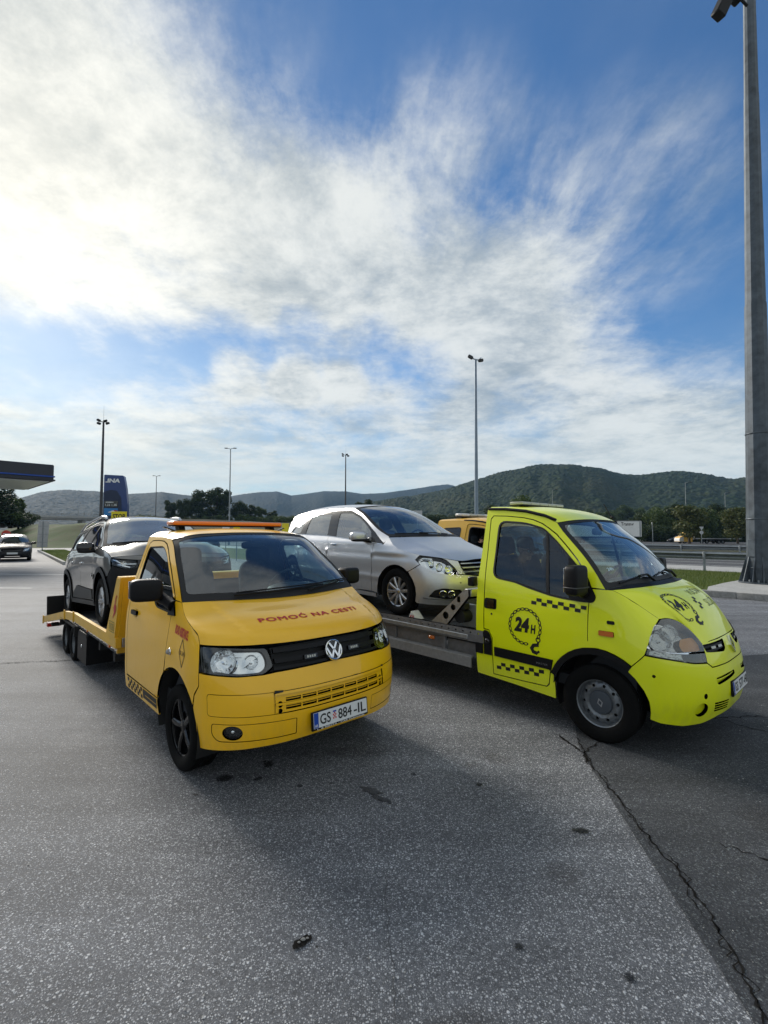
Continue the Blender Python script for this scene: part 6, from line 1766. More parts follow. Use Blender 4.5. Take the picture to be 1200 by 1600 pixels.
def silver_canvas():
    us = [0,.25,.50,.76,.99,1.20,1.50,2.2,2.9,3.6,4.2,4.7]
    S = lambda *y: [(-.7,y[0]),(-1.4,y[1]),(-2.1,y[2]),(-2.7,y[3]),(-3.2,y[4])]
    zs = [.18,.35,.50,.65,.75,.85,.95,1.05,1.25,1.42,1.52]
    return crease(us, zs, [
     [(.80,0),(.79,.25),(.74,.49),(.62,.69),(.44,.82),(.26,.855),(0,.86)]+S(.86,.86,.86,.85,.74),
     [(.89,0),(.875,.25),(.82,.50),(.68,.71),(.48,.84),(.28,.872),(0,.88)]+S(.875,.875,.88,.875,.77),
     [(.90,0),(.88,.25),(.825,.5),(.68,.72),(.49,.848),(.29,.882),(0,.89)]+S(.885,.885,.892,.885,.78),
     [(.86,0),(.845,.25),(.785,.5),(.64,.715),(.46,.842),(.28,.882),(0,.893)]+S(.890,.892,.896,.885,.78),
     [(.80,0),(.785,.25),(.725,.49),(.58,.70),(.41,.83),(.26,.875),(0,.893)]+S(.893,.893,.895,.88,.77),
     [(.70,0),(.685,.25),(.63,.48),(.50,.68),(.35,.805),(.22,.855),(0,.885)]+S(.885,.885,.888,.87,.76),
     [(.50,0),(.49,.24),(.44,.46),(.34,.645),(.23,.765),(.13,.815),(-.03,.85)]+S(.875,.875,.87,.85,.74),
     [(.20,0),(.19,.23),(.15,.43),(.08,.60),(0,.71),(-.06,.755),(-.15,.79)]+S(.835,.835,.83,.81,.70),
     [(-.1,0),(-.1,.2),(-.12,.38),(-.16,.53),(-.2,.62),(-.24,.66),(-.3,.70)]+S(.745,.745,.74,.71,.62),
     [(-.4,0),(-.4,.2),(-.4,.35),(-.42,.48),(-.45,.55),(-.47,.58),(-.5,.61)]+S(.645,.65,.64,.60,.53),
     [(-.6,0),(-.6,.2),(-.6,.33),(-.6,.44),(-.62,.5),(-.64,.52),(-.66,.545)]+S(.565,.575,.56,.52,.47)])

SIL_SP = dict(lampm=CHROME, glassm=GLASSP, u0=1.5, hw=.845, archF=((1.495, .29), .395), archR=((4.20, .30), .395),
    fender=lambda A: [(.966, .832), (1.20, .866), (1.445, .908), (1.578, .96), (1.633, 1.051), (1.66, 1.062), (1.77, .972), (1.79, .955), (1.985, .962), (2.002, .80), (2.016, .272), (1.895, .262)] + [A(a) for a in range(0, 128, 9)] + [(1.243, .612), (1.041, .700), (1.005, .713), (1.076, .768), (1.02, .802)],
    door1=[(2.020, .272), (2.006, .80), (1.989, .962), (2.5, 1.003), (2.985, 1.040), (3.152, 1.044), (3.124, .8), (3.105, .272)],
    door2=lambda B: [(3.109, .272), (3.128, .8), (3.156, 1.044), (3.6, 1.056), (3.96, 1.060), (4.0, .85), (3.97, .72)] + [B(a) for a in (124, 136, 148, 160, 172)] + [(3.80, .272)],
    rear=lambda B: [(3.804, .262)] + [B(a) for a in (170, 159, 147, 135, 124)] + [(3.975, .72), (4.005, .85), (3.965, 1.06), (4.3, 1.058), (4.56, 1.05), (4.64, 1.2), (4.66, 1.30), (4.70, 1.30), (4.70, .22), (4.60, .22)] + [B(a) for a in range(-6, 124, 12)],
    sill=[(1.905, .20), (1.91, .256), (2.6, .262), (3.3, .262), (3.80, .262), (3.79, .20), (2.8, .198)],
    upper=[(1.635, 1.066), (1.901, 1.150), (2.289, 1.305), (2.55, 1.42), (2.796, 1.511), (3.0, 1.517), (3.4, 1.516), (4.03, 1.49), (4.5, 1.43), (4.68, 1.38), (4.66, 1.20), (4.56, 1.05), (4.27, 1.31), (4.05, 1.415), (3.95, 1.425), (3.33, 1.462), (3.17, 1.468), (2.82, 1.463), (2.55, 1.378), (2.27, 1.252), (2.0, 1.122), (1.80, .985), (1.775, .975)],
    dlo=[(1.785, .958), (1.80, .980), (2.0, 1.120), (2.27, 1.250), (2.55, 1.376), (2.82, 1.461), (3.17, 1.466), (3.33, 1.460), (3.95, 1.423), (4.05, 1.413), (4.27, 1.308), (4.555, 1.055), (3.9, 1.063), (3.2, 1.052), (2.5, 1.008)],
    glass=[rounded([(2.06, 1.0), (2.12, 1.135), (2.28, 1.222), (2.55, 1.347), (2.81, 1.430), (3.10, 1.436), (2.965, 1.045), (2.5, 1.014)], .03),
           rounded([(3.205, 1.062), (3.335, 1.432), (3.93, 1.398), (3.885, 1.076)], .035), rounded([(4.07, 1.09), (4.06, 1.385), (4.245, 1.285), (4.48, 1.078)], .03)],
    strip=[(1.80, .950), (2.5, 1.001), (3.2, 1.046), (3.9, 1.057), (4.5, 1.050), (4.5, 1.060), (3.9, 1.067), (3.2, 1.056), (2.5, 1.012), (1.81, .962)],
    handles=[(2.94, .922), (3.78, .94)], mirror=(-.70, .985, 1.062, (.15, .25, .135)),
    lamp=rounded([(1.076, .77), (.969, .82), (.76, .806), (.615, .768), (.543, .677), (.51, .597), (.616, .593), (.778, .614), (.911, .661), (1.003, .71)], .02),
    bowls=[(.62, .66, .052, .02), (.73, .69, .048, .03), (.83, .735, .04, .02)],
    lampbars=[[(1.03, .765), (.93, .805), (.80, .798), (.80, .780), (.93, .785)]],
    bumper=lambda A: [(0, .555), (.23, .560), (.41, .582), (.505, .590), (.616, .589), (.778, .610), (.911, .657), (1.0, .708), (1.041, .694), (1.243, .606)] + [A(a) for a in (134, 148, 162, 176, 190)] + [(1.07, .200), (.633, .185), (.3, .178), (0, .178)],
    bumper_holes=[rounded([(.916, .298), (.844, .386), (.742, .413), (.495, .393), (.45, .315), (.56, .278), (.666, .272)], .02)],
    centre_holes=[rounded([(.36, .26), (.36, .38), (-.36, .38), (-.36, .26)], .03)],
    hood_front=[(.966, .830), (.83, .818), (.686, .802), (.56, .782), (.45, .764), (.107, .776), (0, .777)], hood_side=[(.966, .830), (1.20, .864), (1.445, .906), (1.578, .958), (1.633, 1.052)],
    cowl=[(-.08, -.52, 1.062), (-.02, -.25, 1.066), (0.0, 0, 1.067)], a_line=[(1.64, 1.062), (1.901, 1.152), (2.289, 1.307), (2.55, 1.422), (2.796, 1.513)],
    header=[(-1.18, -.40, 1.545), (-1.12, -.2, 1.562), (-1.10, 0, 1.566)], rail=[(2.796, 1.513), (3.0, 1.519), (3.4, 1.518), (4.03, 1.492), (4.5, 1.432), (4.68, 1.382)],
    roof_rear=[(-3.22, -.38, 1.42), (-3.24, -.2, 1.435), (-3.25, 0, 1.44)], tail_u=4.70, tail_z=(.22, 1.36), cab=(-3.1, .72), seatx=-1.22,
    wipers=[((-.2, .03), (-.85, .06)), ((.35, .03), (-.35, .07))])

def build_silver():
    x, y, yaw, z, pit = -2.813, .074, -.009, .7705, -.012
    l, a = on_truck(RM_POSE, (x, y, z), yaw)
    T = thing('loaded_car', 'silver five-door hatchback on the bed of the lime yellow tow truck', 'car', l, rot=(0, -pit, a))
    C = silver_canvas(); sp = SIL_SP
    car_body(T, C, SILVER, sp)
    for s in (1, -1):
        m = s < 0
        # strip of bodywork between lamp and grille
        panel('nose', C, [(.452, .760), (.56, .778), (.66, .797), (.612, .772), (.540, .679), (.507, .598), (.41, .588), (.45, .68)], SILVER, T, mir=m, fl=.02, g=.04)
        panel('fog_strip', C, rounded([(.985, .283), (.90, .270), (.55, .262), (.55, .247), (.87, .240)], .006), SILVER, T, mir=m, off=.014, fl=.02, g=.04)
        for (u, z_) in ((.735, .335), (.62, .335)):
            p = C([(u, z_)]); n = sdiff(C, np.array([[u, z_]]))
            if m: p = p*[1, -1, 1]; n = n*[1, -1, 1]
            p, n = p[0], n[0]; n = n if n[0] > 0 else -n
            mb = MB(); mb.lathe([(.052, .006), (.046, .010), (.042, 0), (.03, -.02), (.01, -.024), (0, -.012)], n=20)
            mb.build('fog_light', CHROME, T, M=Matrix.Translation(Vector(p - n*.012)) @ Vector(n).to_track_quat('Y', 'Z').to_matrix().to_4x4())
        decal('jet_cover', polys([circ((.50, .485), .012, 10)]), C, (0, 0), (1 if not m else -1, 0), (0, 1), ALUDULL, T, off=.002)
    gr = panel('grille', C, rounded([(.445, .752), (.22, .764), (-.22, .764), (-.445, .752), (-.405, .595), (-.22, .575), (.22, .575), (.405, .595)], .02), GLOSSB, T, off=-.045, fl=0)
    for z_ in (.615, .668, .722): panel('slat', C, [(-.42, z_), (-.42, z_ + .018), (0, z_ + .022), (.42, z_ + .018), (.42, z_), (0, z_ + .004)], ALLOY, gr, off=-.008, fl=.03)
    p = Vector(C([(0, .675)])[0]); nn = Vector((.95, 0, .3)).normalized(); M = Matrix.Translation(p + nn*.012) @ nn.to_track_quat('Y', 'Z').to_matrix().to_4x4()
    mb = MB(); mb.tube([(.085*math.cos(w), 0, .085*math.sin(w)) for w in [2*math.pi*i/32 for i in range(32)]], .009, 8, True)
    for i in range(3): w = math.pi/2 + 2*math.pi*i/3; mb.cyl((0, 0, 0), (.083*math.cos(w), 0, .083*math.sin(w)), .014, .002, 6)
    mb.build('emblem', CHROME, T, M=M)
    for x_ in (0, -2.70):
        for s in (-1, 1): wheel(T, (x_, s*.775, .316), .316, .200, .214, 'ten', ALLOY, left=s > 0, spin=.1)
    return T
SILC = build_silver()

# ------------------------------------------------------------------ grey SUV on the amber truck
def build_suv():
    x, y, yaw, z, pit = -3.80, .22, -.006, .562, .071
    l, a = on_truck(VW_POSE, (x, y, z), yaw)
    T = thing('loaded_car', 'dark grey sport utility car with roof rails on the amber truck bed', 'car', l, rot=(0, -pit, a))
    us = [0,.25,.50,.76,.99,1.20,1.50,2.2,2.9,3.6,4.3,4.9]; zs = [.22,.40,.60,.75,.90,1.0,1.1,1.2,1.38,1.52,1.62]
    S = lambda *q: [(-.7,q[0]),(-1.4,q[1]),(-2.1,q[2]),(-2.8,q[3]),(-3.4,q[4])]
    C = Canvas(us, zs, [
     [(.78,0),(.77,.25),(.72,.49),(.60,.69),(.44,.83),(.26,.865),(0,.87)]+S(.86,.86,.86,.86,.76),
     [(.85,0),(.84,.25),(.79,.50),(.66,.72),(.48,.85),(.28,.885),(0,.89)]+S(.87,.87,.88,.885,.79),
     [(.85,0),(.84,.25),(.80,.5),(.67,.73),(.49,.86),(.29,.895),(0,.90)]+S(.875,.875,.885,.895,.80),
     [(.83,0),(.82,.25),(.78,.5),(.65,.73),(.48,.86),(.29,.895),(0,.90)]+S(.88,.88,.89,.90,.80),
     [(.79,0),(.78,.25),(.74,.49),(.61,.72),(.45,.85),(.27,.89),(0,.90)]+S(.895,.895,.895,.895,.79),
     [(.72,0),(.71,.25),(.67,.48),(.55,.70),(.40,.83),(.24,.875),(0,.89)]+S(.885,.885,.885,.88,.78),
     [(.45,0),(.44,.24),(.40,.46),(.31,.65),(.21,.77),(.11,.82),(-.05,.85)]+S(.865,.865,.865,.855,.76),
     [(.1,0),(.09,.23),(.06,.43),(0,.60),(-.06,.71),(-.1,.76),(-.18,.79)]+S(.82,.825,.82,.80,.72),
     [(-.2,0),(-.2,.2),(-.21,.38),(-.25,.53),(-.3,.63),(-.33,.67),(-.4,.70)]+S(.74,.745,.74,.72,.66),
     [(-.5,0),(-.5,.2),(-.5,.35),(-.52,.49),(-.55,.57),(-.57,.60),(-.6,.63)]+S(.66,.67,.66,.64,.60),
     [(-.7,0),(-.7,.2),(-.7,.33),(-.7,.45),(-.72,.51),(-.74,.54),(-.76,.56)]+S(.57,.59,.58,.56,.53)])
    ou = [(1.215, .80)]
    sp = dict(u0=1.5, hw=.85, archF=((1.5, .36), .40), archR=((4.10, .36), .40), g=.07,
        fender=lambda A: [(1.01, .955), (1.15, 1.03), (1.35, 1.075), (1.56, 1.10), (1.66, 1.12), (1.80, 1.12), (1.99, 1.10), (2.03, .80), (2.04, .40), (1.90, .30)] + [A(a, .40) for a in range(-6, 132, 9)] + [(1.10, .70), (1.0, .80), (1.02, .90)],
        door1=[(2.044, .34), (2.034, .80), (1.994, 1.10), (2.5, 1.115), (2.60, 1.118), (2.99, 1.125), (2.98, .8), (2.96, .34)],
        door2=lambda B: [(2.964, .34), (2.984, .8), (2.994, 1.125), (3.4, 1.135), (3.80, 1.145), (3.86, .9), (3.82, .70)] + [B(a) for a in (130, 145, 160, 172)] + [(3.70, .34)],
        rear=lambda B: [(3.704, .32)] + [B(a) for a in (173, 160, 145, 130)] + [(3.825, .70), (3.865, .9), (3.805, 1.145), (4.2, 1.155), (4.45, 1.20), (4.80, 1.25), (4.80, .30), (4.55, .30)] + [B(a) for a in range(-6, 124, 12)],
        sill=[(1.905, .26), (1.91, .33), (2.8, .335), (3.70, .335), (3.70, .26)], sillm=GREYPL,
        upper=[(1.60, 1.13), (1.75, 1.27), (2.0, 1.39), (2.27, 1.51), (2.52, 1.605), (2.9, 1.625), (3.5, 1.615), (4.2, 1.58), (4.75, 1.50), (4.80, 1.25), (4.45, 1.205), (4.30, 1.48), (4.05, 1.53), (3.5, 1.575), (2.95, 1.582), (2.58, 1.56), (2.25, 1.47), (1.98, 1.345), (1.76, 1.225), (1.70, 1.13)],
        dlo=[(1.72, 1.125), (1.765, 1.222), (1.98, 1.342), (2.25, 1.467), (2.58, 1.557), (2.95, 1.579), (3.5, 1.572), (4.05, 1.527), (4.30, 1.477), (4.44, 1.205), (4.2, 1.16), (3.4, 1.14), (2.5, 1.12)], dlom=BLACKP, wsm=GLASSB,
        glass=[rounded([(1.95, 1.135), (1.98, 1.30), (2.25, 1.43), (2.56, 1.52), (2.58, 1.14)], .03), rounded([(2.66, 1.145), (2.64, 1.53), (2.95, 1.55), (3.48, 1.545), (3.42, 1.16)], .03), rounded([(3.54, 1.17), (3.58, 1.535), (4.03, 1.49), (4.25, 1.44), (4.34, 1.22)], .03)], glassm=GLASSD,
        strip=[(1.72, 1.118), (2.5, 1.113), (3.4, 1.133), (4.2, 1.153), (4.42, 1.20), (4.42, 1.212), (4.2, 1.165), (3.4, 1.145), (2.5, 1.125), (1.72, 1.13)],
        handles=[(2.80, .92), (3.62, .95)], cupm=GREYP, mirror=(-.52, .985, 1.14, (.14, .24, .15)), mirm=GLOSSB,
        lamp=rounded([(1.01, .94), (.83, .915), (.62, .90), (.60, .82), (.664, .79), (.80, .80), (.97, .845)], .02), bowls=[(.78, .86, .035, .02)],
        lampbars=[[(1.0, .93), (.90, .915), (.80, .865), (.62, .86), (.62, .845), (.80, .848), (.92, .90), (1.0, .918)], [(.90, .85), (.70, .80), (.69, .815), (.86, .865)]],
        bumper=lambda A: [(0, .78), (.30, .775), (.66, .782), (.80, .792), (.975, .838), (.995, .80), (1.095, .69)] + [A(a, .40) for a in (140, 155, 170, 185)] + [(1.08, .27), (.63, .225), (0, .222)], bumperm=BLACKP,
        bumper_holes=[rounded([(.92, .40), (.92, .52), (.72, .54), (.70, .42)], .03)], centre_holes=[rounded([(.5, .45), (.5, .62), (-.5, .62), (-.5, .45)], .03)],
        hood_front=[(1.01, .957), (.85, .962), (.62, .965), (.30, .97), (0, .972)], hood_side=[(1.01, .957), (1.15, 1.032), (1.35, 1.077), (1.56, 1.102), (1.60, 1.125)], crown=.055, ridge=.03,
        cowl=[(.0, -.55, 1.14), (.05, -.25, 1.148), (.07, 0, 1.15)], a_line=[(1.605, 1.128), (1.75, 1.272), (2.0, 1.392), (2.27, 1.512), (2.52, 1.607)],
        header=[(-.92, -.40, 1.645), (-.86, -.2, 1.658), (-.84, 0, 1.662)], rail=[(2.52, 1.607), (2.9, 1.627), (3.5, 1.617), (4.2, 1.582), (4.75, 1.502)],
        roof_rear=[(-3.28, -.4, 1.55), (-3.30, -.2, 1.56), (-3.31, 0, 1.565)], tail_u=4.80, tail_z=(.30, 1.47), cab=(-3.2, .74), seatx=-1.15, wipers=[((-.1, .03), (-.85, .05)), ((.5, .03), (-.25, .06))])
    H, WS, RF = car_body(T, C, GREYP, sp)
    for mir in (False, True):
        s = 1 if mir else -1
        for (c_, r1) in (((1.5, .36), .40), ((4.10, .36), .40)):
            ring = [(c_[0] + .475*math.cos(R(a)), c_[1] + .475*math.sin(R(a))) for a in range(-8, 189, 8)] + [(c_[0] + .398*math.cos(R(a)), c_[1] + .398*math.sin(R(a))) for a in range(188, -9, -8)]
            panel('arch_cladding', C, ring, GREYPL, T, mir=mir, off=.016, fl=.03, g=.05)
        panel('door_cladding', C, rounded([(2.06, .345), (2.08, .50), (2.6, .52), (3.20, .56), (3.45, .45), (3.55, .345)], .03), GREYPL, T, mir=mir, off=.014, fl=.02, g=.06)
        panel('vent_trim', C, rounded([(1.92, .725), (2.20, .745), (2.04, .65)], .02), CHROME, T, mir=mir, holes=[rounded([(1.955, .718), (2.13, .731), (2.04, .675)], .015)], off=.010, fl=.012, g=.04)
        panel('nose_trim', C, [(.60, .835), (.60, .90), (.30, .91), (0, .912), (0, .84), (.30, .835)], GLOSSB, T, mir=mir, off=.004, fl=.02, g=.05)
        panel('lower_trim', C, [(.60, .80), (.655, .785), (.3, .78), (0, .782), (0, .838), (.3, .832), (.6, .832)], BLACKP, T, mir=mir, off=.0, fl=.02, g=.05)
        panel('bonnet_lip', C, [(.60, .902), (1.005, .945), (.85, .960), (.62, .963), (.30, .968), (0, .970), (0, .915), (.3, .912)], GREYP, T, mir=mir, fl=.02, g=.05)
        rp = C(np.array([(2.56, 1.60), (2.62, 1.612), (2.9, 1.627), (3.5, 1.617), (4.1, 1.588), (4.5, 1.54)])); rp[:, 1] *= -1 if mir else 1
        rp = rp + np.array([[0, 0, .012], [0, 0, .055], [0, 0, .072], [0, 0, .072], [0, 0, .06], [0, 0, .01]])
        MB().tube(rp, [.020, .022, .020, .020, .020, .016], 8).build('roof_rail', ALLOY, T)
        MB().box((-1.08, s*.60, 1.625), (.10, .05, .05), None, .015).build('rail_foot', BLACKP, T)
    for k in (-1, 1): decal('chevron', polys([[(-.10, .0), (0, .03), (.10, .0), (.10, .014), (0, .046), (-.10, .014)]]), C, (0, .87 + k*.022), (1, 0), (0, 1), CHROME, T, off=.012)
    for x_ in (0, -2.60):
        for s in (-1, 1): wheel(T, (x_, s*.79, .335), .335, .205, .222, 'double', ALLOY, left=s > 0, spin=.2)
    return T
SUVC = build_suv()

# ================================================================== hills
def forest_mat(name, c1, c2, c3, sc, bs=1.0):
    m = bpy.data.materials.new(name); m.use_nodes = True
    t = NT(m.node_tree); b = m.node_tree.nodes['Principled BSDF']
    o = t.n('ShaderNodeTexCoord').outputs['Object']
    v = t.vor(o, sc); c = t.n('ShaderNodeSeparateColor'); t.l(v.outputs['Color'], c.inputs[0])
    big = t.noise(o, sc*.05, 5, .6).outputs[0]
    x = t.mix(c.outputs[0], c1, c2); x = t.mix(t.m('MULTIPLY', t.ss(big, .45, .68), .7), x, c3)
    t.l(x, b.inputs['Base Color']); b.inputs['Roughness'].default_value = .9; b.inputs['Specular IOR Level'].default_value = .1
    bp = t.n('ShaderNodeBump'); bp.inputs['Strength'].default_value = bs; bp.inputs['Distance'].default_value = 4.0
    t.l(t.m('SUBTRACT', 1.0, v.outputs['Distance']), bp.inputs['Height']); t.l(bp.outputs[0], b.inputs['Normal'])
    MATS[name] = m
    return m
FOREST = forest_mat('forest_near', (.008, .017, .007), (.023, .037, .013), (.036, .040, .016), .14)
FOREST2 = forest_mat('forest_far', (.006, .014, .011), (.012, .021, .014), (.018, .024, .015), .09, .35)
def ridge(name, tab, d_top, d_foot, d_back, m, seed, bump=6.0, na=800, nd=150, az0=-50, az1=50):
    """a wooded ridge: tab gives the skyline as (pixel x, pixel y); the slope runs from its foot up to the crest and down behind"""
    px = np.array([p[0] for p in tab], float); py = np.array([p[1] for p in tab], float)
    azt = np.degrees(np.arctan((px - 600)/741.7)); elt = (833.4 - py)/np.sqrt(741.7**2 + (px - 600)**2)
    azs = np.linspace(az0, az1, na)
    def hf(x, y):
        d = np.hypot(x, y); az = np.degrees(np.arctan2(x, y))
        top = np.interp(az, azt, elt)*d_top + CAM_H
        k = np.clip((d - d_foot)/(d_top - d_foot), 0, 1); kb = np.clip((d - d_top)/(d_back - d_top), 0, 1)
        prof = (.35*k + .65*(k*k*(3 - 2*k)))*(1 - .8*kb*kb*(3 - 2*kb))
        g1 = fbm(az*.22 + seed, d*.0013 + seed, 3, seed); spur = (g1 - .5)*.55*np.sin(np.pi*np.clip(k, 0, 1))*(1 - kb)
        z = top*np.clip(prof + spur*.55, 0, 1.05)
        tr = vnoise(x*.17, y*.17, seed + 9)*bump*.62 + vnoise(x*.33, y*.33, seed + 4)*bump*.3
        return z + tr*np.clip(k*6, 0, 1) - 4
    ds = np.concatenate([np.linspace(d_foot, d_top, nd), np.linspace(d_top*1.01, d_back, 14)])
    o = polar_terrain(name, azs, ds, hf, m)
    return o
ridge('hills', [(-400, 800), (-100, 790), (0, 786), (32, 780), (62, 771), (100, 767), (150, 769), (185, 775), (215, 773), (250, 771), (300, 776), (340, 790), (420, 800), (600, 812), (1200, 830)], 2300, 1150, 2900, FOREST2, 3, 7)
ridge('hills', [(-300, 800), (250, 792), (330, 782), (372, 774), (405, 770), (432, 769), (455, 776), (480, 772), (505, 768), (540, 768), (565, 772), (600, 771), (640, 765), (668, 760), (700, 757), (760, 770), (900, 800), (1200, 820)], 2700, 1500, 3300, FOREST2, 11, 7)
ridge('hills', [(-200, 830), (380, 822), (470, 810), (520, 800), (560, 790), (600, 782), (640, 777), (700, 765), (740, 752), (780, 740), (820, 732), (860, 728), (905, 730), (940, 734), (975, 741), (1000, 742), (1040, 738), (1075, 737), (1110, 742), (1140, 749), (1165, 747), (1200, 742), (1300, 752), (1500, 760), (1900, 770), (2600, 790), (4200, 800)], 1150, 430, 1600, FOREST, 23, 8, 1400, 130, -26, 78)

# ================================================================== trees
BARK = rough_noise(pmat('bark', (.06, .045, .03), .9), 12, .4, .1, .4)
LEAVES = [leaf_mat('leaves_dark', (.016, .032, .010), (.040, .062, .016)), leaf_mat('leaves_mid', (.036, .066, .016), (.078, .108, .026)),
          leaf_mat('leaves_olive', (.050, .070, .018), (.105, .110, .034)), leaf_mat('leaves_needle', (.010, .022, .012), (.026, .044, .018))]
def crown_mesh(lobes, n, size, seed):
    g = np.random.default_rng(seed); w = np.array([l[3]*l[4]*l[5] for l in lobes])**.7; w /= w.sum()
    idx = g.choice(len(lobes), n, p=w); L = np.array(lobes)[idx]
    d = g.normal(size=(n, 3)); d /= np.linalg.norm(d, axis=1, keepdims=True); r = g.random(n)**.35
    clump = .72 + .5*fbm(d[:, 0]*2.2 + idx*3.1 + 7, d[:, 2]*2.2 + d[:, 1]*1.7 + seed, 3, seed)
    c = L[:, :3] + d*L[:, 3:6]*(r*clump)[:, None]
    a = g.normal(size=(n, 3)); a /= np.linalg.norm(a, axis=1, keepdims=True); b = np.cross(a, d + .3*g.normal(size=(n, 3))); b /= (np.linalg.norm(b, axis=1, keepdims=True) + 1e-6)
    s = size*g.uniform(.5, 1.3, (n, 1)); V = np.stack([c - a*s, c + b*s*.6, c + a*s, c - b*s*.6], 1).reshape(-1, 3)
    return V, np.arange(4*n).reshape(-1, 4)
TREE_MESH = {}
def tree_proto(kind):
    if kind in TREE_MESH: return TREE_MESH[kind]
    rr = random.Random(hash(kind) % 1000 if False else {'round': 1, 'broad': 2, 'tall': 3, 'young': 4, 'bush': 5, 'fir': 6}[kind]); lobes = []
    if kind == 'fir':
        for i in range(14): z = .10 + .062*i; q = .30*(1 - i/15); lobes += [(rr.uniform(-.05, .05)*q, rr.uniform(-.05, .05)*q, z, q, q, .045)]
    elif kind == 'bush':
        for i in range(9): lobes.append((rr.uniform(-.45, .45), rr.uniform(-.45, .45), rr.uniform(.2, .62), rr.uniform(.2, .34), rr.uniform(.2, .34), rr.uniform(.2, .34)))
    else:
        wd, z0, z1 = {'round': (.34, .16, .82), 'broad': (.46, .14, .76), 'tall': (.22, .14, .86), 'young': (.20, .24, .84)}[kind]
        for i in range(24):
            z = z0 + (z1 - z0)*((i + .5)/24) + rr.uniform(-.04, .04); q = wd*math.sin(math.pi*min(1, max(.22, (z - z0*.3)/(1.05 - z0*.3))))**.6
            a = rr.uniform(0, 6.28); rad = rr.uniform(.2, .85)*q; s = rr.uniform(.10, .17)*(1.25 if kind == 'broad' else 1)
            lobes.append((rad*math.cos(a), rad*math.sin(a), z, s, s, s*.85))
    n = {'fir': 2600, 'bush': 3000, 'round': 6500, 'broad': 7500, 'tall': 4500, 'young': 3000}[kind]
    cv = crown_mesh(lobes, n, {'fir': .022, 'bush': .035, 'round': .026, 'broad': .026, 'tall': .024, 'young': .024}[kind], 5)
    mb = MB(); mb.tube([(0, 0, -.02), (.01, 0, .2), (0, .01, .45), (.01, 0, .7)], [.028, .02, .014, .005], 7)
    if kind not in ('fir', 'bush'):
        for l in lobes[:9]: mb.tube([(0, 0, max(.16, l[2]*.55)), (l[0]*.5, l[1]*.5, l[2]*.85), (l[0], l[1], l[2])], [.010, .007, .003], 5)
    CROWN_V[kind] = cv[0]
    cr = mesh_tris('crown', cv[0], cv[1], None); tk = mb.build('trunk', BARK)
    me = (cr.data, tk.data); bpy.data.objects.remove(cr); bpy.data.objects.remove(tk)
    TREE_MESH[kind] = me
    return me
TREE_VAR = {}
def tree(kind, x, y, z, h, w, leaf, label, group=None, rz=None, name=None):
    me = tree_proto(kind)
    key = (kind, leaf)
    if key not in TREE_VAR:
        c = me[0].copy(); c.materials.clear(); c.materials.append(LEAVES[leaf]); TREE_VAR[key] = c
    t = thing(name or ('bush' if kind == 'bush' else 'fir_tree' if kind == 'fir' else 'tree'), label, 'bush' if kind == 'bush' else 'tree', (x, y, z), rz if rz is not None else random.uniform(0, 6.28), group)
    t.scale = (h*w, h*w, h)
    o = finish('crown', TREE_VAR[key], None, t, False)
    tk = finish('trunk', me[1], None, t, False)
    return t
def mass(name, items, leaf):
    """many far bushes or trees that read as one mass: one object"""
    Vs = []; Fs = []; b = 0
    for kind, x, y, z, h, w, rz in items:
        tree_proto(kind); V = CROWN_V[kind]; c, s = math.cos(rz), math.sin(rz)
        P_ = np.stack([(V[:, 0]*c - V[:, 1]*s)*h*w + x, (V[:, 0]*s + V[:, 1]*c)*h*w + y, V[:, 2]*h + z], 1); Vs.append(P_); Fs.append(np.arange(len(V)).reshape(-1, 4) + b); b += len(V)
    o = mesh_tris(name, np.concatenate(Vs), np.concatenate(Fs), LEAVES[leaf]); return tag(o, kind='stuff')
CROWN_V = {}
def pitem(kind, px, top, d, w, base=None):
    x, y, zt = at(px, top, d); z0 = gh(x, y) if base is None else base
    return (kind, x, y, z0 - .1, (zt - z0)/.97, w, random.uniform(0, 6.28))
def at(px, py, d):
    """point at the given forward distance on the line of sight of a photo pixel (for laying out far things)"""
    b = (800 - py); p = .0449; f = 741.7
    dx, dy, dz = px - 600, f*math.cos(p) - b*math.sin(p), f*math.sin(p) + b*math.cos(p)
    k = d/dy
    return (dx*k, d, CAM_H + dz*k)
def gh(x, y): return max(0.0, float(far_height(np.array([x]), np.array([y]))[0]) - .06)
def ptree(kind, px, top, d, w, leaf, label, group=None, base=None, name=None):
    x, y, zt = at(px, top, d); z0 = gh(x, y) if base is None else base
    h = (zt - z0)/.97
    return tree(kind, x, y, z0 - .1, h, w, leaf, label, group, name=name)
# the clump left of the middle
G1 = 'trees in the dark clump on the bank'
ptree('round', 340, 759, 200, 1.15, 0, 'tallest dark round tree in the clump beside the twin-armed street lamp', G1)
ptree('tall', 316, 764, 197, 1.3, 0, 'slim pointed tree directly left of the tallest round tree', G1)
ptree('broad', 291, 776, 195, .9, 0, 'broad dark tree in the middle of the left half of the clump', G1)
ptree('round', 268, 781, 196, 1.0, 0, 'leftmost dark tree of the clump on the bank', G1)
ptree('broad', 372, 780, 200, .9, 0, 'low dark tree just right of the twin-armed street lamp', G1)
for i, (x_, t_) in enumerate([(392, 788), (408, 791), (425, 797)]): ptree('round', x_, t_, 205, 1.1, (0, 1, 0)[i], ('small dark tree at the falling right end of the clump', 'smaller green tree beyond the right end of the clump', 'last low tree right of the dark clump')[i], G1)
mass('undergrowth', [pitem('bush', x_, 803 + (i % 3)*2 - (2 if i % 4 == 0 else 0), 190 + (i*7) % 12, 1.25) for i, x_ in enumerate(range(228, 500, 13))], 1)
mass('undergrowth', [pitem('bush', x_, 805 + (i*5) % 4, 205 + (i*7) % 9, 1.3) for i, x_ in enumerate(range(222, 640, 17))], 2)
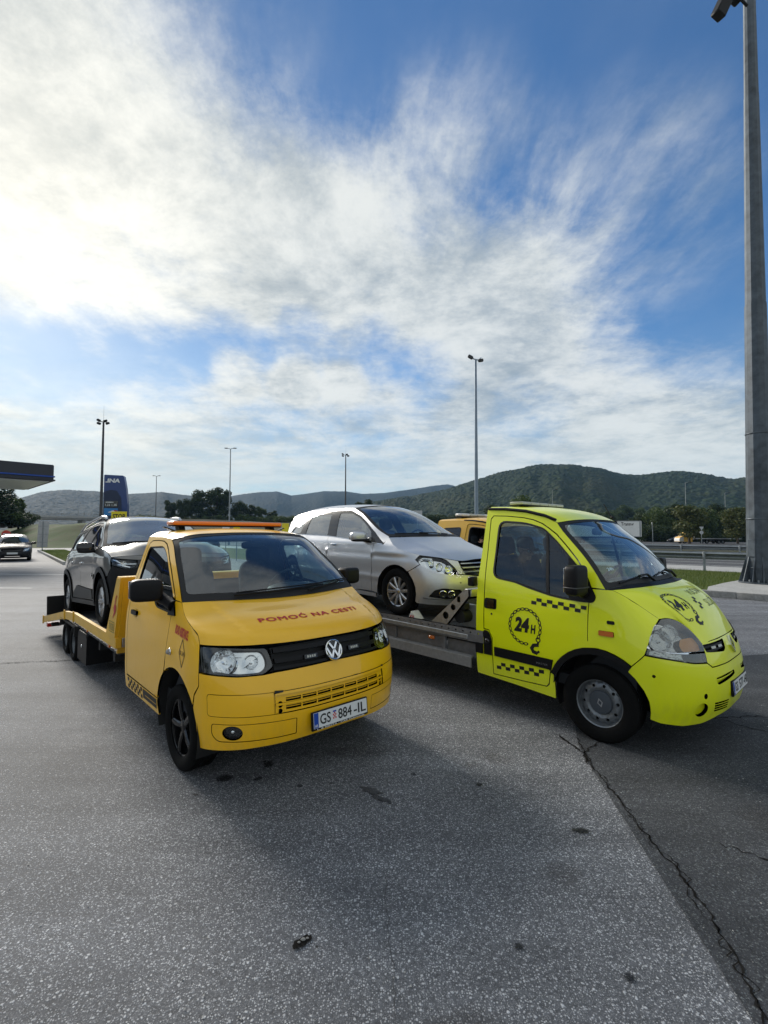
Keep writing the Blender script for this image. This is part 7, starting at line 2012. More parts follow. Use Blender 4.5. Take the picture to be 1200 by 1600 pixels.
ptree('round', 567, 779, 190, 1.15, 0, 'small dark round tree seen over the roof of the silver car')
ptree('broad', 806, 767, 120, .95, 1, 'dark green tree top rising behind the cab of the lime truck')
ptree('broad', 772, 784, 132, .9, 0, 'low dark tree left of the tree behind the lime truck cab')
mass('undergrowth', [pitem('bush', x_, 799 + (i % 3)*2, 150 + (i*5) % 14, 1.3) for i, x_ in enumerate(range(636, 930, 14))], 0)
# right-hand row
G4 = 'trees in the dense row on the right'
row = [('broad', 1006, 795, 128, .8, 0, 'leftmost dark tree of the dense row on the right'), ('broad', 1034, 786, 122, .85, 1, 'bushy tree between the leftmost tree and the young trees'), ('round', 1055, 783, 126, 1.0, 0, 'dark tree behind the parked dark saloon'),
       ('broad', 1098, 786, 118, .85, 1, 'wide green tree right of the first young tree'), ('round', 1118, 784, 124, 1.1, 0, 'dark tree behind the white priority signs'), ('broad', 1140, 790, 120, .85, 1, 'bright green tree left of the second young tree'),
       ('broad', 1172, 786, 122, .9, 0, 'dark tree partly hidden by the big mast'), ('broad', 1200, 782, 126, .9, 1, 'green tree right of the big mast')]
for k, x_, t_, d_, w_, lf, lb in row: ptree(k, x_, t_, d_, w_, lf, lb, G4, base=-.3)
ptree('young', 1076, 782, 93, 1.45, 2, 'young olive-green roadside tree in front of the yellow tow truck far off', 'young trees along the service road', base=-.1)
ptree('young', 1151, 785, 93, 1.35, 2, 'young olive-green roadside tree just left of the big mast', 'young trees along the service road', base=-.1)
mass('undergrowth', [pitem('bush', x_, 812 + (i % 3)*4, 116 + (i*3) % 8, 1.25, -.2) for i, x_ in enumerate(range(1000, 1210, 9))], 0)
# wood along the foot of the near hill
mass('woods', [pitem(('round', 'broad', 'tall')[i % 3], 890 + i*10 + random.uniform(-4, 4), 788 + random.uniform(-3, 8) + (6 if i < 7 else 0), 270 + random.uniform(-15, 25), 1.1) for i in range(32)], 1)
mass('woods', [pitem(('broad', 'round')[i % 2], 600 + i*15 + random.uniform(-4, 4), 798 + random.uniform(-3, 5), 300 + random.uniform(-15, 25), 1.1) for i in range(20)], 0)
# left edge: conifers on the mound by the filling station
G7 = 'conifers on the bank at the left edge'
for i, (k, x_, t_, d_, w_, lf) in enumerate([('fir', -14, 742, 84, 1.5, 3), ('fir', 6, 752, 80, 1.7, 3), ('round', 20, 772, 86, 1.1, 1), ('fir', 30, 786, 92, 1.7, 3), ('fir', 18, 762, 90, 1.6, 3), ('bush', 38, 797, 95, 1.1, 0), ('fir', -40, 748, 86, 1.6, 3), ('bush', 8, 792, 80, 1.2, 1)]):
    ptree(k, x_, t_, d_, w_, lf, ('tall conifer cut by the left edge of the view', 'conifer half hidden under the canopy edge', 'green round tree among the conifers under the canopy', 'lower conifer right of the canopy trees', 'dark conifer behind the round tree under the canopy', 'dark bush at the right end of the conifer group', 'conifer beyond the left edge', 'bush at the foot of the conifers')[i], G7, base=2.6 + (i % 3)*.3)

# ================================================================== grass mound, overpass
def mound_h(x, y):
    p = np.stack([x, y], -1); t = (p*D_).sum(-1); n = (p*N_).sum(-1)
    k = np.clip((n - 9)/11, 0, 1); k2 = np.clip((t - 66)/20, 0, 1); k3 = np.clip((160 - t)/40, 0, 1); kb = np.clip((33 - n)/8, 0, 1)
    s = lambda q: q*q*(3 - 2*q)
    return s(k)*s(k2)*s(k3)*s(kb)*(3.3 + (fbm(x*.09, y*.09, 4, 31) - .5)*1.6) - .05
def mound():
    g0 = np.linspace(60, 165, 130); g1 = np.linspace(8.5, 33.5, 60); A, B = np.meshgrid(g0, g1)
    X = D_[0]*A + N_[0]*B; Y = D_[1]*A + N_[1]*B; Z = mound_h(X, Y); n = len(g0)
    i = np.arange(n*(len(g1)-1)).reshape(len(g1)-1, n)[:, :-1].ravel(); T = np.stack([i, i+n, i+n+1, i+1], 1)
    o = mesh_tris('grass_bank', np.stack([X.ravel(), Y.ravel(), Z.ravel()], 1), T, BANKM, smooth=True); tag(o, kind='structure')
    me = o.data
    if me.polygons[0].normal.z < 0: me.flip_normals()
    return o
mound()
ov = thing('overpass', 'grey road overpass with railings crossing the motorway on the left', 'bridge')
oc = np.array([-118., 196.]); od = N_; 
def ob(name, c, size, m, z): 
    return MB().box((0, 0, 0), size, None, .01).build(name, m, ov, M=Matrix.Translation((*c, z)) @ Matrix.Rotation(math.atan2(od[1], od[0]), 4, 'Z'))
ob('deck', oc, (150, 9, .9), KERBM, 7.3); 
for s in (-1, 1):
    ob('parapet', oc + D_*s*4.6, (150, .35, .7), CONC, 7.9)
    rail = MB()
    for z in (8.5, 8.9, 9.3): rail.cyl((-74, 0, z - 8), (74, 0, z - 8), .045, n=6)
    rail.build('railing', GALV, ov, M=Matrix.Translation((*(oc + D_*s*4.6), 8.0)) @ Matrix.Rotation(math.atan2(od[1], od[0]), 4, 'Z'))
    pm = None
    for i in range(60):
        q = oc + D_*s*4.6 + od*(-73.75 + i*2.5)
        if pm is None: p_ = MB().box((0, 0, 0), (.10, .10, 1.5)).build('rail_post', GALV, ov); pm = p_.data
        else: p_ = finish('rail_post', pm, None, ov, False)
        p_.location = (*q, 8.75)
for k in (-38, -6, 26): MB().box((0, 0, 0), (1.1, 7.5, 7), None, .2).build('pier', CONC, ov, M=Matrix.Translation((*(oc + od*k), 3.4)) @ Matrix.Rotation(math.atan2(od[1], od[0]), 4, 'Z'))

# ================================================================== guard rails
def guard_rail(n, t0, t1, label, z=.62, spacing=4.0):
    g = thing('guard_rail', label, 'guard rail', (*dn(0, n), 0), math.atan2(D_[1], D_[0]))
    prof = [(-.045, -.20), (-.045, -.15), (.045, -.10), (.045, -.045), (-.045, -.01), (-.045, .01), (.045, .045), (.045, .10), (-.045, .15), (-.045, .20)]
    x = t0; bmn = None; pmn = None
    while x < t1 - .1:
        if bmn is None:
            mb = MB(); A = [mb.bm.verts.new((-spacing/2 - .1, p[0], p[1])) for p in prof]; B = [mb.bm.verts.new((spacing/2 + .1, p[0], p[1])) for p in prof]
            for i in range(len(prof)-1): mb.bm.faces.new((A[i], B[i], B[i+1], A[i+1]))
            for i in range(2): pass
            b = mb.build('beam', GALV, g); bmn = b.data
            p_ = MB().box((0, 0, 0), (.10, .13, 1.1), None, .01).build('post', GALV, g); pmn = p_.data
            tb = MB().cyl((-spacing/2, 0, 0), (spacing/2, 0, 0), .05, n=10).build('top_tube', GALV, g); tmn = tb.data
        else:
            b = finish('beam', bmn, None, g, False); p_ = finish('post', pmn, None, g, False); tb = finish('top_tube', tmn, None, g, False)
        b.location = (x + spacing/2, -.11 if True else 0, z + .18); p_.location = (x, 0, .45); tb.location = (x + spacing/2, -.02, z + .28)
        x += spacing
    return g
guard_rail(28.75, -16 + 1.2, 44, 'galvanised guard rail nearest the car park along the grass verge')
guard_rail(46.25, -30, 70, 'second galvanised guard rail in the middle of the motorway')

# ================================================================== street lamps
def lamp_post(px, base_d, top, kind, label, group=None, r=.11, m=GALV):
    x, y, zt = at(px, top, base_d); z0 = gh(x, y) if base_d > 85 else 0
    g = thing('street_lamp', label, 'street lamp', (x, y, z0), 0, group); H = zt - z0
    MB().cyl((0, 0, 0), (0, 0, H), r, r*.5, 12).build('pole', m, g)
    MB().cyl((0, 0, 0), (0, 0, .35), r*1.5, r*1.4, 12).build('base', m, g)
    if kind == 'twin':
        for s in (-1, 1):
            MB().tube([(0, 0, H - .05), (s*.25, 0, H + .07), (s*.5, 0, H + .10)], .045, 6).build('arm', m, g)
            MB().quadball((s*.68, 0, H + .11), (.55, .30, .14), .6).build('lamp_head', GREYPL, g)
    elif kind == 'single':
        MB().tube([(0, 0, H - .05), (-.3, 0, H + .1), (-.7, 0, H + .15)] if False else [(0, 0, H - .05), (.4, 0, H + .10), (.8, 0, H + .14)], .045, 6).build('arm', m, g)
        MB().quadball((1.15, 0, H + .14), (.9, .34, .18), .6).build('lamp_head', GREYPL, g)
    elif kind == 'flood':
        MB().tube([(-.5, 0, H + .02), (.5, 0, H - .08)], .05, 6).build('arm', CHASSIS, g)
        for (dx, dz, rx) in ((-.58, .17, .5), (.48, -.20, -.4), (.20, .10, -.3), (-.55, -.20, .4)): MB().box((dx, 0, H + dz), (.40, .32, .25), Euler((.3, rx, .2)), .05).build('floodlight', CHASSIS, g)
        MB().cyl((0, 0, H), (0, 0, H + 1.9), .015, .006, 6).build('lightning_rod', m, g)
    elif kind == 'pair':
        MB().tube([(-.25, 0, H + .07), (0, 0, H - .02), (.22, 0, H - .06)], .04, 6).build('arm', m, g)
        MB().quadball((-.36, 0, H + .16), (.40, .28, .24), .55, rot=Euler((.2, .55, 0))).build('floodlight', GREYPL, g)
        MB().quadball((.36, 0, H - .08), (.38, .28, .23), .55, rot=Euler((.2, -.1, 0))).build('floodlight', GREYPL, g)
        MB().tube([(.26, 0, H - .0), (.40, 0, H + .14)], .025, 6).build('bracket', m, g)
    return g
DARKPOLE = rough_noise(pmat('dark_pole', (.05, .05, .055), .6), 8, .3)
BLUEPOLE = rough_noise(pmat('blue_grey_pole', (.20, .25, .31), .5, .3), 8, .2)
lamp_post(161.5, 55, 660, 'flood', 'tall dark floodlight mast in front of the blue filling station pylon', r=.20, m=DARKPOLE)
lamp_post(742.5, 33, 561, 'pair', 'tall blue-grey lamp post with two floodlights standing behind the two trucks', r=.15, m=BLUEPOLE)
lamp_post(360, 74, 702, 'twin', 'grey twin-armed street lamp in front of the dark clump of trees', r=.13)
lamp_post(244.5, 112, 745, 'twin', 'smaller twin-armed street lamp left of the clump of trees', r=.12, m=DARKPOLE)
lamp_post(540, 90, 711, 'flood', 'dark floodlight mast rising behind the silver car', r=.18, m=DARKPOLE)
lamp_post(863, 150, 765, 'single', 'small pale street lamp above the roof of the lime truck', r=.10)
lamp_post(1070.5, 112, 753, 'single', 'street lamp behind the first young tree on the right', r=.10)
lamp_post(1132.5, 125, 769, 'single', 'street lamp just left of the second young tree', r=.10)
lamp_post(123, 190, 788, 'twin', 'tiny street lamp standing on the overpass', r=.10)

# ================================================================== filling station
BLUE = rough_noise(pmat('pylon_blue', (.008, .035, .16), .35, coat=.3), 6, .1, .1)
BLUED = pmat('pylon_dark_blue', (.012, .022, .060), .4)
SLATE = rough_noise(pmat('canopy_slate', (.028, .030, .040), .5), 4, .1, .1)
BLUEL = pmat('canopy_blue_band', (.01, .06, .32), .35)
SCREENB = pmat('panel_light_blue', (.03, .20, .50), .4)
cn = thing('filling_station_canopy', 'dark grey filling station canopy with a blue band at the left edge', 'canopy', (-20.4, 29.2, 0), math.atan2(-.717, -.697))
# local x runs along the front fascia to the left, -y away from the viewer
MB().box((9, -4.2, 5.55), (18, 8.4, 1.02), None, .05).build('roof_box', SLATE, cn)
MB().box((9, -4.2, 5.32), (18.12, 8.52, .09), None, .02).build('blue_band', BLUEL, cn)
MB().box((9, -4.2, 5.10), (18.16, 8.56, .10), None, .03).build('lower_lip', SLATE, cn)
MB().box((9, -4.2, 5.02), (17.6, 8.0, .05), None, .01).build('soffit', WHITEP, cn)
for x_ in (5.5, 13): MB().box((x_, -4.2, 2.5), (.5, .5, 5.0), None, .02).build('column', WHITEP, cn)
x, y, zt = at(182.5, 743.5, 72)
py_ = thing('pylon_sign', 'blue curved filling station price pylon behind the tall dark mast', 'pylon sign', (x, y, 0), .15)
w0 = 3.4
def pyl(z): return 1.5 + .35*math.sin(math.pi*min(1, max(0, (z - 1)/12)))
Hh = zt
out = [(-1.65, 0), (1.70, 0), (1.78, 3), (1.74, 6), (1.5, Hh*.8), (1.15, Hh - .25), (.95, Hh - .08), (-1.55, Hh), (-1.65, Hh - .1)]
MB().prism(out, 'y', -.35, .35).build('body', BLUE, py_, bevel=.05)
inn_ = [(-1.60, .3), (.95, .3), (.98, 5.0), (.80, 7.2), (.2, 8.2), (-.7, 8.35), (-1.60, 8.0)]
MB().prism(inn_, 'y', -.40, -.33).build('dark_panel', BLUED, py_, bevel=.01)
MB().box((-.55, -.42, 6.2), (1.95, .05, .95), None, .02).build('price_panel', GLOSSB, py_)
MB().box((-.55, -.42, 5.0), (1.95, .05, 1.1), None, .02).build('advert_panel', SCREENB, py_)
PF = Flat((0, -.455, 0), (1, 0, 0), (0, 0, 1))
decal('sign_letters', text_tris('.INA', 2.05, .62, bold=.05, shear=.12), Flat((0, -.37, 0), (1, 0, 0), (0, 0, 1)), (-.42, 9.75), (1, 0), (0, 1), WHITEL, py_, off=.01, L=5, out=(0, 3, 5))
decal('price_letters', text_tris('1.23 1.38', 1.6, .30), PF, (-.55, 6.05), (1, 0), (0, 1), WHITEL, py_, off=.005, L=5, out=(0, 3, 5))
decal('price_line', polys([rect(-1.3, 6.42, -.2, 6.52)]), PF, (0, 0), (1, 0), (0, 1), WHITEL, py_, off=.005, L=5, out=(0, 3, 5))
decal('advert_swoosh', polys([[(-.9, 4.9), (-.2, 5.05), (.35, 4.85), (.35, 5.0), (-.2, 5.25), (-.9, 5.0)]]), PF, (0, 0), (1, 0), (0, 1), WHITEL, py_, off=.005, L=5, out=(0, 3, 5))
decal('advert_stripe', polys([[(-.1, 5.15), (.4, 4.95), (.4, 5.2), (-.1, 5.3)]]), PF, (0, 0), (1, 0), (0, 1), REDD, py_, off=.006, L=5, out=(0, 3, 5))

for x_ in (5.5, 13):
    for s in (-1, 1):
        pu = thing('fuel_pump', 'fuel pump under the canopy, %s row, %s the column' % ('front' if x_ < 6 else 'rear', 'this side of' if s > 0 else 'beyond'), 'fuel pump', tuple(cn.matrix_basis @ Vector((x_ + 2.2, -4.2 + s*1.2, 0))), cn.rotation_euler[2])
        MB().box((0, 0, .95), (.9, .55, 1.7), None, .04).build('body', BLUED, pu); MB().box((0, -.29, 1.35), (.6, .02, .4)).build('display', GLOSSB, pu)
        MB().tube([(.5, 0, 1.6), (.62, 0, 1.1), (.55, 0, .5), (.48, 0, 1.0)], .03, 6).build('hose', RUBBER, pu)
sb = thing('station_shop', 'low filling station shop with dark glazing beyond the canopy outside the left edge', 'building', (-44, 20, 0), math.atan2(D_[1], D_[0]))
MB().box((0, 0, 2.2), (26, 9, 4.4), None, .05).build('wall', KERBM, sb); MB().box((0, 0, 4.65), (27.5, 10.5, .6), None, .05).build('roof', SLATE, sb)
for i in range(8): MB().box((-11 + i*3.1, 4.52, 1.9), (2.7, .06, 2.9), None, .02).build('window', GLOSSB, sb); MB().box((-11 + i*3.1, -4.52, 1.9), (2.7, .06, 2.9), None, .02).build('window', GLOSSB, sb)
for i, (x_, y_, h_) in enumerate([(-62, 8, 11), (-66, 18, 12), (-60, -2, 10), (-70, 28, 12), (-56, -10, 11), (-72, 38, 11), (-50, -20, 12), (-44, -28, 11)]):
    tree(('broad', 'round')[i % 2], x_, y_, -.1, h_, 1.0, i % 2, ('broad tree' if i % 2 == 0 else 'round tree') + ' behind the station shop, number counted from the canopy'.replace(', number counted from the canopy', (' roof middle', ' roof right part', ' near its left end', ' at its far right end', ' left of the shop', ' beyond its right end', ' on the left lawn', ' farthest left')[i]), 'trees behind the station shop')

# traffic island with kerbs
it = thing('traffic_island', 'narrow kerbed grass island on the left side of the car park', 'traffic island')
A0 = np.array([-18.7, 27.9]); A1 = np.array([-34.5, 47.5]); u_ = (A1 - A0)/np.linalg.norm(A1 - A0); v_ = np.array([u_[1], -u_[0]]); v_ = v_ if v_ @ N_ > 0 else -v_
Li = np.linalg.norm(A1 - A0); ang = math.atan2(u_[1], u_[0])
tp = [A0, A0 + u_*Li, A0 + u_*Li + v_*2.2, A0 + v_*2.2]
o = meshVF('turf', [(*p, .11) for p in tp], [(0, 1, 2, 3)] if area2(np.array(tp)) > 0 else [(3, 2, 1, 0)], GRASSG, it, smooth=False)
km2 = None
for side in (0, 1):
    for i in range(25):
        c = A0 + u_*(i + .5) + v_*(2.2 if side else 0)
        if km2 is None: k = MB().box((0, 0, .07), (.99, .17, .22), None, .02).build('kerb_stone', CONC, it); km2 = k.data
        else: k = finish('kerb_stone', km2, None, it, False)
        k.location = (*c, 0); k.rotation_euler = (0, 0, ang)
for q in (0, 1, 2):
    k = finish('kerb_stone', km2, None, it, False); c = A0 + v_*(.4 + .72*q); k.location = (*c, 0); k.rotation_euler = (0, 0, ang + math.pi/2)
def isl(g, n):
    a = g.uniform(.1, Li - .1, n); b = g.uniform(.12, 2.08, n); p = A0[None] + u_[None]*a[:, None] + v_[None]*b[:, None]; return np.column_stack([p, np.full(n, .11)])
grass('grass', 9000, isl, .05, .14, .008, BLADE, 8)
sx, sy, _ = at(66, 862, 46.5)
sg = thing('road_sign', 'grey back of a tall road sign on a thin post on the traffic island', 'road sign', (sx, sy, 0), .55)
MB().cyl((0, 0, 0), (0, 0, 3.05), .045, n=10).build('post', GALV, sg)
MB().box((.02, .06, 1.72), (.86, .03, 2.55), Euler((0, .04, 0)), .01).build('panel', ALU, sg)
for z in (.9, 1.7, 2.5): MB().box((0, .03, z), (.80, .03, .05)).build('bracket', GALV, sg)
# parking bay lines
for (a, b) in (((-14.5, 16.2), (-11.9, 16.15)), ((-17.5, 21.5), (-13.5, 21.2)), ((-22.5, 26.5), (-18.5, 25.8))):
    q = np.array([a, b]); d = (q[1] - q[0])/np.linalg.norm(q[1] - q[0]); n = np.array([-d[1], d[0]])*.06
    meshVF('bay_line', [(*(q[0] - n), .005), (*(q[1] - n), .005), (*(q[1] + n), .005), (*(q[0] + n), .005)], [(0, 1, 2, 3)], LINEM, GROUND, smooth=False)

# yellow boards and other small signs beyond the trucks
YEL = pmat('sign_yellow', (.75, .62, .02), .5)
def board(name, px, py, d, w, h, label, cat, text=None, m=YEL, group=None, rz=0):
    x, y, z = at(px, py, d); t = thing(name, label, cat, (x, y, 0), rz, group)
    MB().cyl((0, .03, 0), (0, .03, z), .03, n=8).build('post', GALV, t)
    MB().box((0, 0, z), (w, .03, h), None, .005).build('board', m, t)
    if text: decal('letters', text_tris(text, w*.8, h*.5, bold=.03), Flat((0, -.017, z), (1, 0, 0), (0, 0, 1)), (0, 0), (1, 0), (0, 1), BLKD, t, off=.003, L=5, out=(0, 3, z))
    return t
board('warning_board', 186, 808, 30, .98, .62, 'yellow board reading STOP behind the roof of the grey car', 'sign', 'STOP')
board('warning_board', 370, 829, 32, .42, .48, 'small yellow board under the orange light bar at the foot of the twin-armed lamp', 'sign', 'A')
board('warning_board', 446, 828, 30, .42, .80, 'yellow board half hidden by the tail of the silver car', 'sign')
board('information_board', 353, 829, 34, .5, .5, 'small white board beside the foot of the twin-armed lamp', 'sign', None, WHITEL)
board('direction_sign', 652, 803, 62, 1.3, .9, 'grey back of a small direction sign above the bonnet of the silver car', 'sign', None, ALU)
sx, sy, sz = at(1019.5, 819, 84)
sgn = thing('road_sign', 'thin road sign seen edge-on beside the white box truck', 'road sign', (sx, sy, 0), .9)
MB().cyl((0, 0, 0), (0, 0, sz + .2), .05, n=8).build('post', GALV, sgn); MB().box((0, .06, sz - .1), (.55, .03, 1.2), None, .01).build('panel', ALU, sgn)
sx, sy, sz = at(1096, 828, 88)
sgn = thing('priority_sign', 'pair of pale sign backs, triangle over disc, in front of the tree row', 'road sign', (sx, sy, 0), 0)
MB().cyl((0, 0, 0), (0, 0, sz + .8), .04, n=8).build('post', GALV, sgn)
MB().prism([(-.42, sz + .75), (.42, sz + .75), (0, sz + .05)], 'y', -.06, -.04).build('triangle_plate', ALU, sgn)
MB().cyl((0, -.04, sz - .32), (0, -.06, sz - .32), .34, n=24).build('round_plate', ALU, sgn)

# ================================================================== yellow crew cab standing behind the lime truck
def recolour(o, old, new, cache={}):
    if o.type == 'MESH' and old.name in [m.name for m in o.data.materials if m]:
        k = (o.data.name, new.name)
        if k not in cache:
            d = o.data.copy()
            for i, m in enumerate(d.materials):
                if m == old: d.materials[i] = new
            cache[k] = d
        o.data = cache[k]
    for c in o.children: recolour(c, old, new)

def build_crew():
    l, a = on_truck(RM_POSE, (-3.11, 3.56, 0))
    T = thing('crew_cab_truck', 'amber yellow crew cab with white roof bar between silver car and lime cab', 'tow truck', (l[0], l[1], 0), a)
    keep = {'fender', 'bumper', 'nose', 'grille', 'slot_backing', 'fog_recess', 'vent_backing', 'bonnet', 'headlight', 'emblem', 'windscreen', 'cowl', 'wiper', 'arch_trim', 'mirror', 'wheel_housing', 'dashboard', 'seat', 'steering_wheel', 'indicator', 'number_plate', 'cab_floor', 'door', 'slot_bar', 'hole_backing', 'roof_strip'}
    src = LIM[0]
    for ch in list(src.children):
        nm = ch.name.split('.')[0]
        if nm == 'wheel' and ch.location.x > -1: nm = 'fender'
        if nm not in keep: continue
        c = copy_tree(ch, T); recolour(c, LIME, CABY)
        for g in list(c.children):
            n2 = g.name.split('.')[0]
            if 'print' in n2 or 'letters' in n2 or n2 in ('window', 'lock') or (nm == 'bonnet'):
                if n2 == 'window' and g.data.vertices[0].co.y > 0: continue
                bpy.data.objects.remove(g)
    C = LIM[1]
    ext = 2.06
    us = list(C.us[:-1]) + [1.535 + ext + .3]; rows = C.G.transpose(1, 0, 2).copy()
    rows[:, -1, 0] = -ext - .3
    C2 = Canvas(us, C.zs, rows)
    e = 1.535 + ext
    rail = [(1.985, 2.0), (2.15, 2.063), (2.4, 2.118), (2.65, 2.148), (2.9, 2.162), (3.3, 2.165), (e, 2.160)]
    a_line = [(1.43, 1.378), (1.62, 1.575), (1.78, 1.755), (1.92, 1.915), (1.985, 2.0)]
    frame = a_line + rail + [(e, .34), (2.4, .315), (1.955, .282), (1.948, .36), (1.99, .525), (2.007, .41), (2.036, .379), (2.3, .372), (2.660, .368), (2.660, .76), (2.702, .834), (2.766, .84),
             (2.771, 1.228), (2.791, 1.6), (2.814, 2.055), (2.785, 2.091), (2.62, 2.084), (2.41, 2.061), (2.285, 2.036), (2.163, 1.994), (2.075, 1.946), (1.984, 1.885), (1.894, 1.788), (1.768, 1.636), (1.648, 1.455), (1.612, 1.385), (1.50, 1.38)]
    hole = rounded([(2.92, 1.46), (3.44, 1.46), (3.42, 2.005), (2.95, 2.02)], .07)
    for mir in (False, True):
        f = panel('body_frame', C2, frame, CABY, T, holes=[hole], mir=mir, hole_fl=.03)
        panel('rear_side_window', C2, hole, GLASSD, f, off=-.012, mir=mir, fl=0, gap=-.01)
        panel('window_seal', C2, [tuple(p) for p in inset(np.array(hole), -.006)], SEAL, f, holes=[[tuple(p) for p in inset(np.array(hole), .016)]], off=.002, mir=mir, g=.03, fl=.02)
    head = sym([tuple(C([(1.985, 2.0)])[0]), (-.42, -.62, 2.022), (-.385, -.35, 2.04), (-.375, 0, 2.045)])
    p = tuple(C2([(e, 2.160)])[0]); rear = sym([p, (p[0], -.68, 2.19), (p[0], -.5, 2.205), (p[0], -.2, 2.215), (p[0], 0, 2.216)])
    RF = Coons(head, rear, Crv([tuple(C2([q])[0]) for q in rail]), lambda s, t: np.stack([0*s, 0*s, .03*np.sin(np.pi*np.clip(t, 0, 1))*(1 - np.abs(s)**3)], 1))
    panel('roof', RF, OL, CABY, T, sc=(.75, 1.5), fl=.02, gap=.001, g=.07)
    yy = [(abs(C2([(e - .01, z)])[0][1]) - .012, z) for z in (.36, .6, 1.0, 1.37, 1.7, 2.0, 2.14)]
    panel('rear_wall', Flat((p[0] + .006, 0, 0), (0, 1, 0), (0, 0, 1)), yy + [(0, 2.19)] + [(-y, z) for y, z in yy[::-1]], CABY, T, out=(0, 0, 1), fl=.03, g=.15)
    seat(T, -1.68, .4, .6, .98, -8, .68); seat(T, -1.68, -.4, .6, .98, -8, .68)
    lb = empty('light_bar', T, (-1.62, 0, 2.245))
    MB().box((0, 0, .012), (.18, 1.15, .02)).box((0, .35, -.015), (.14, .06, .04)).box((0, -.35, -.015), (.14, .06, .04)).build('bar_base', BLACKP, lb)
    for k in range(4): MB().box((0, -.43 + k*.287, .055), (.22, .275, .065), None, .02).build('lens', SMOKEL if k % 3 else WHITEP, lb)
    # its bed
    for s in (-1, 1):
        MB().box((-4.7, s*.97, .80), (4.9, .05, .12), None, .005).build('side_rail', AMBER2, T)
        for x_ in (-3.9, -5.6): wheel(T, (x_, s*.80, .33), .33, .22, .21, 'dish', STEELW, left=s > 0)
    MB().box((-4.7, 0, .77), (4.9, 1.90, .05), None, .005).build('bed_floor', GREYPL, T)
    MB().box((-4.4, -.40, .58), (5.2, .09, .20)).build('chassis_beam', CHASSIS, T); MB().box((-4.4, .40, .58), (5.2, .09, .20)).build('chassis_beam', CHASSIS, T)
    return T
CREW = build_crew()

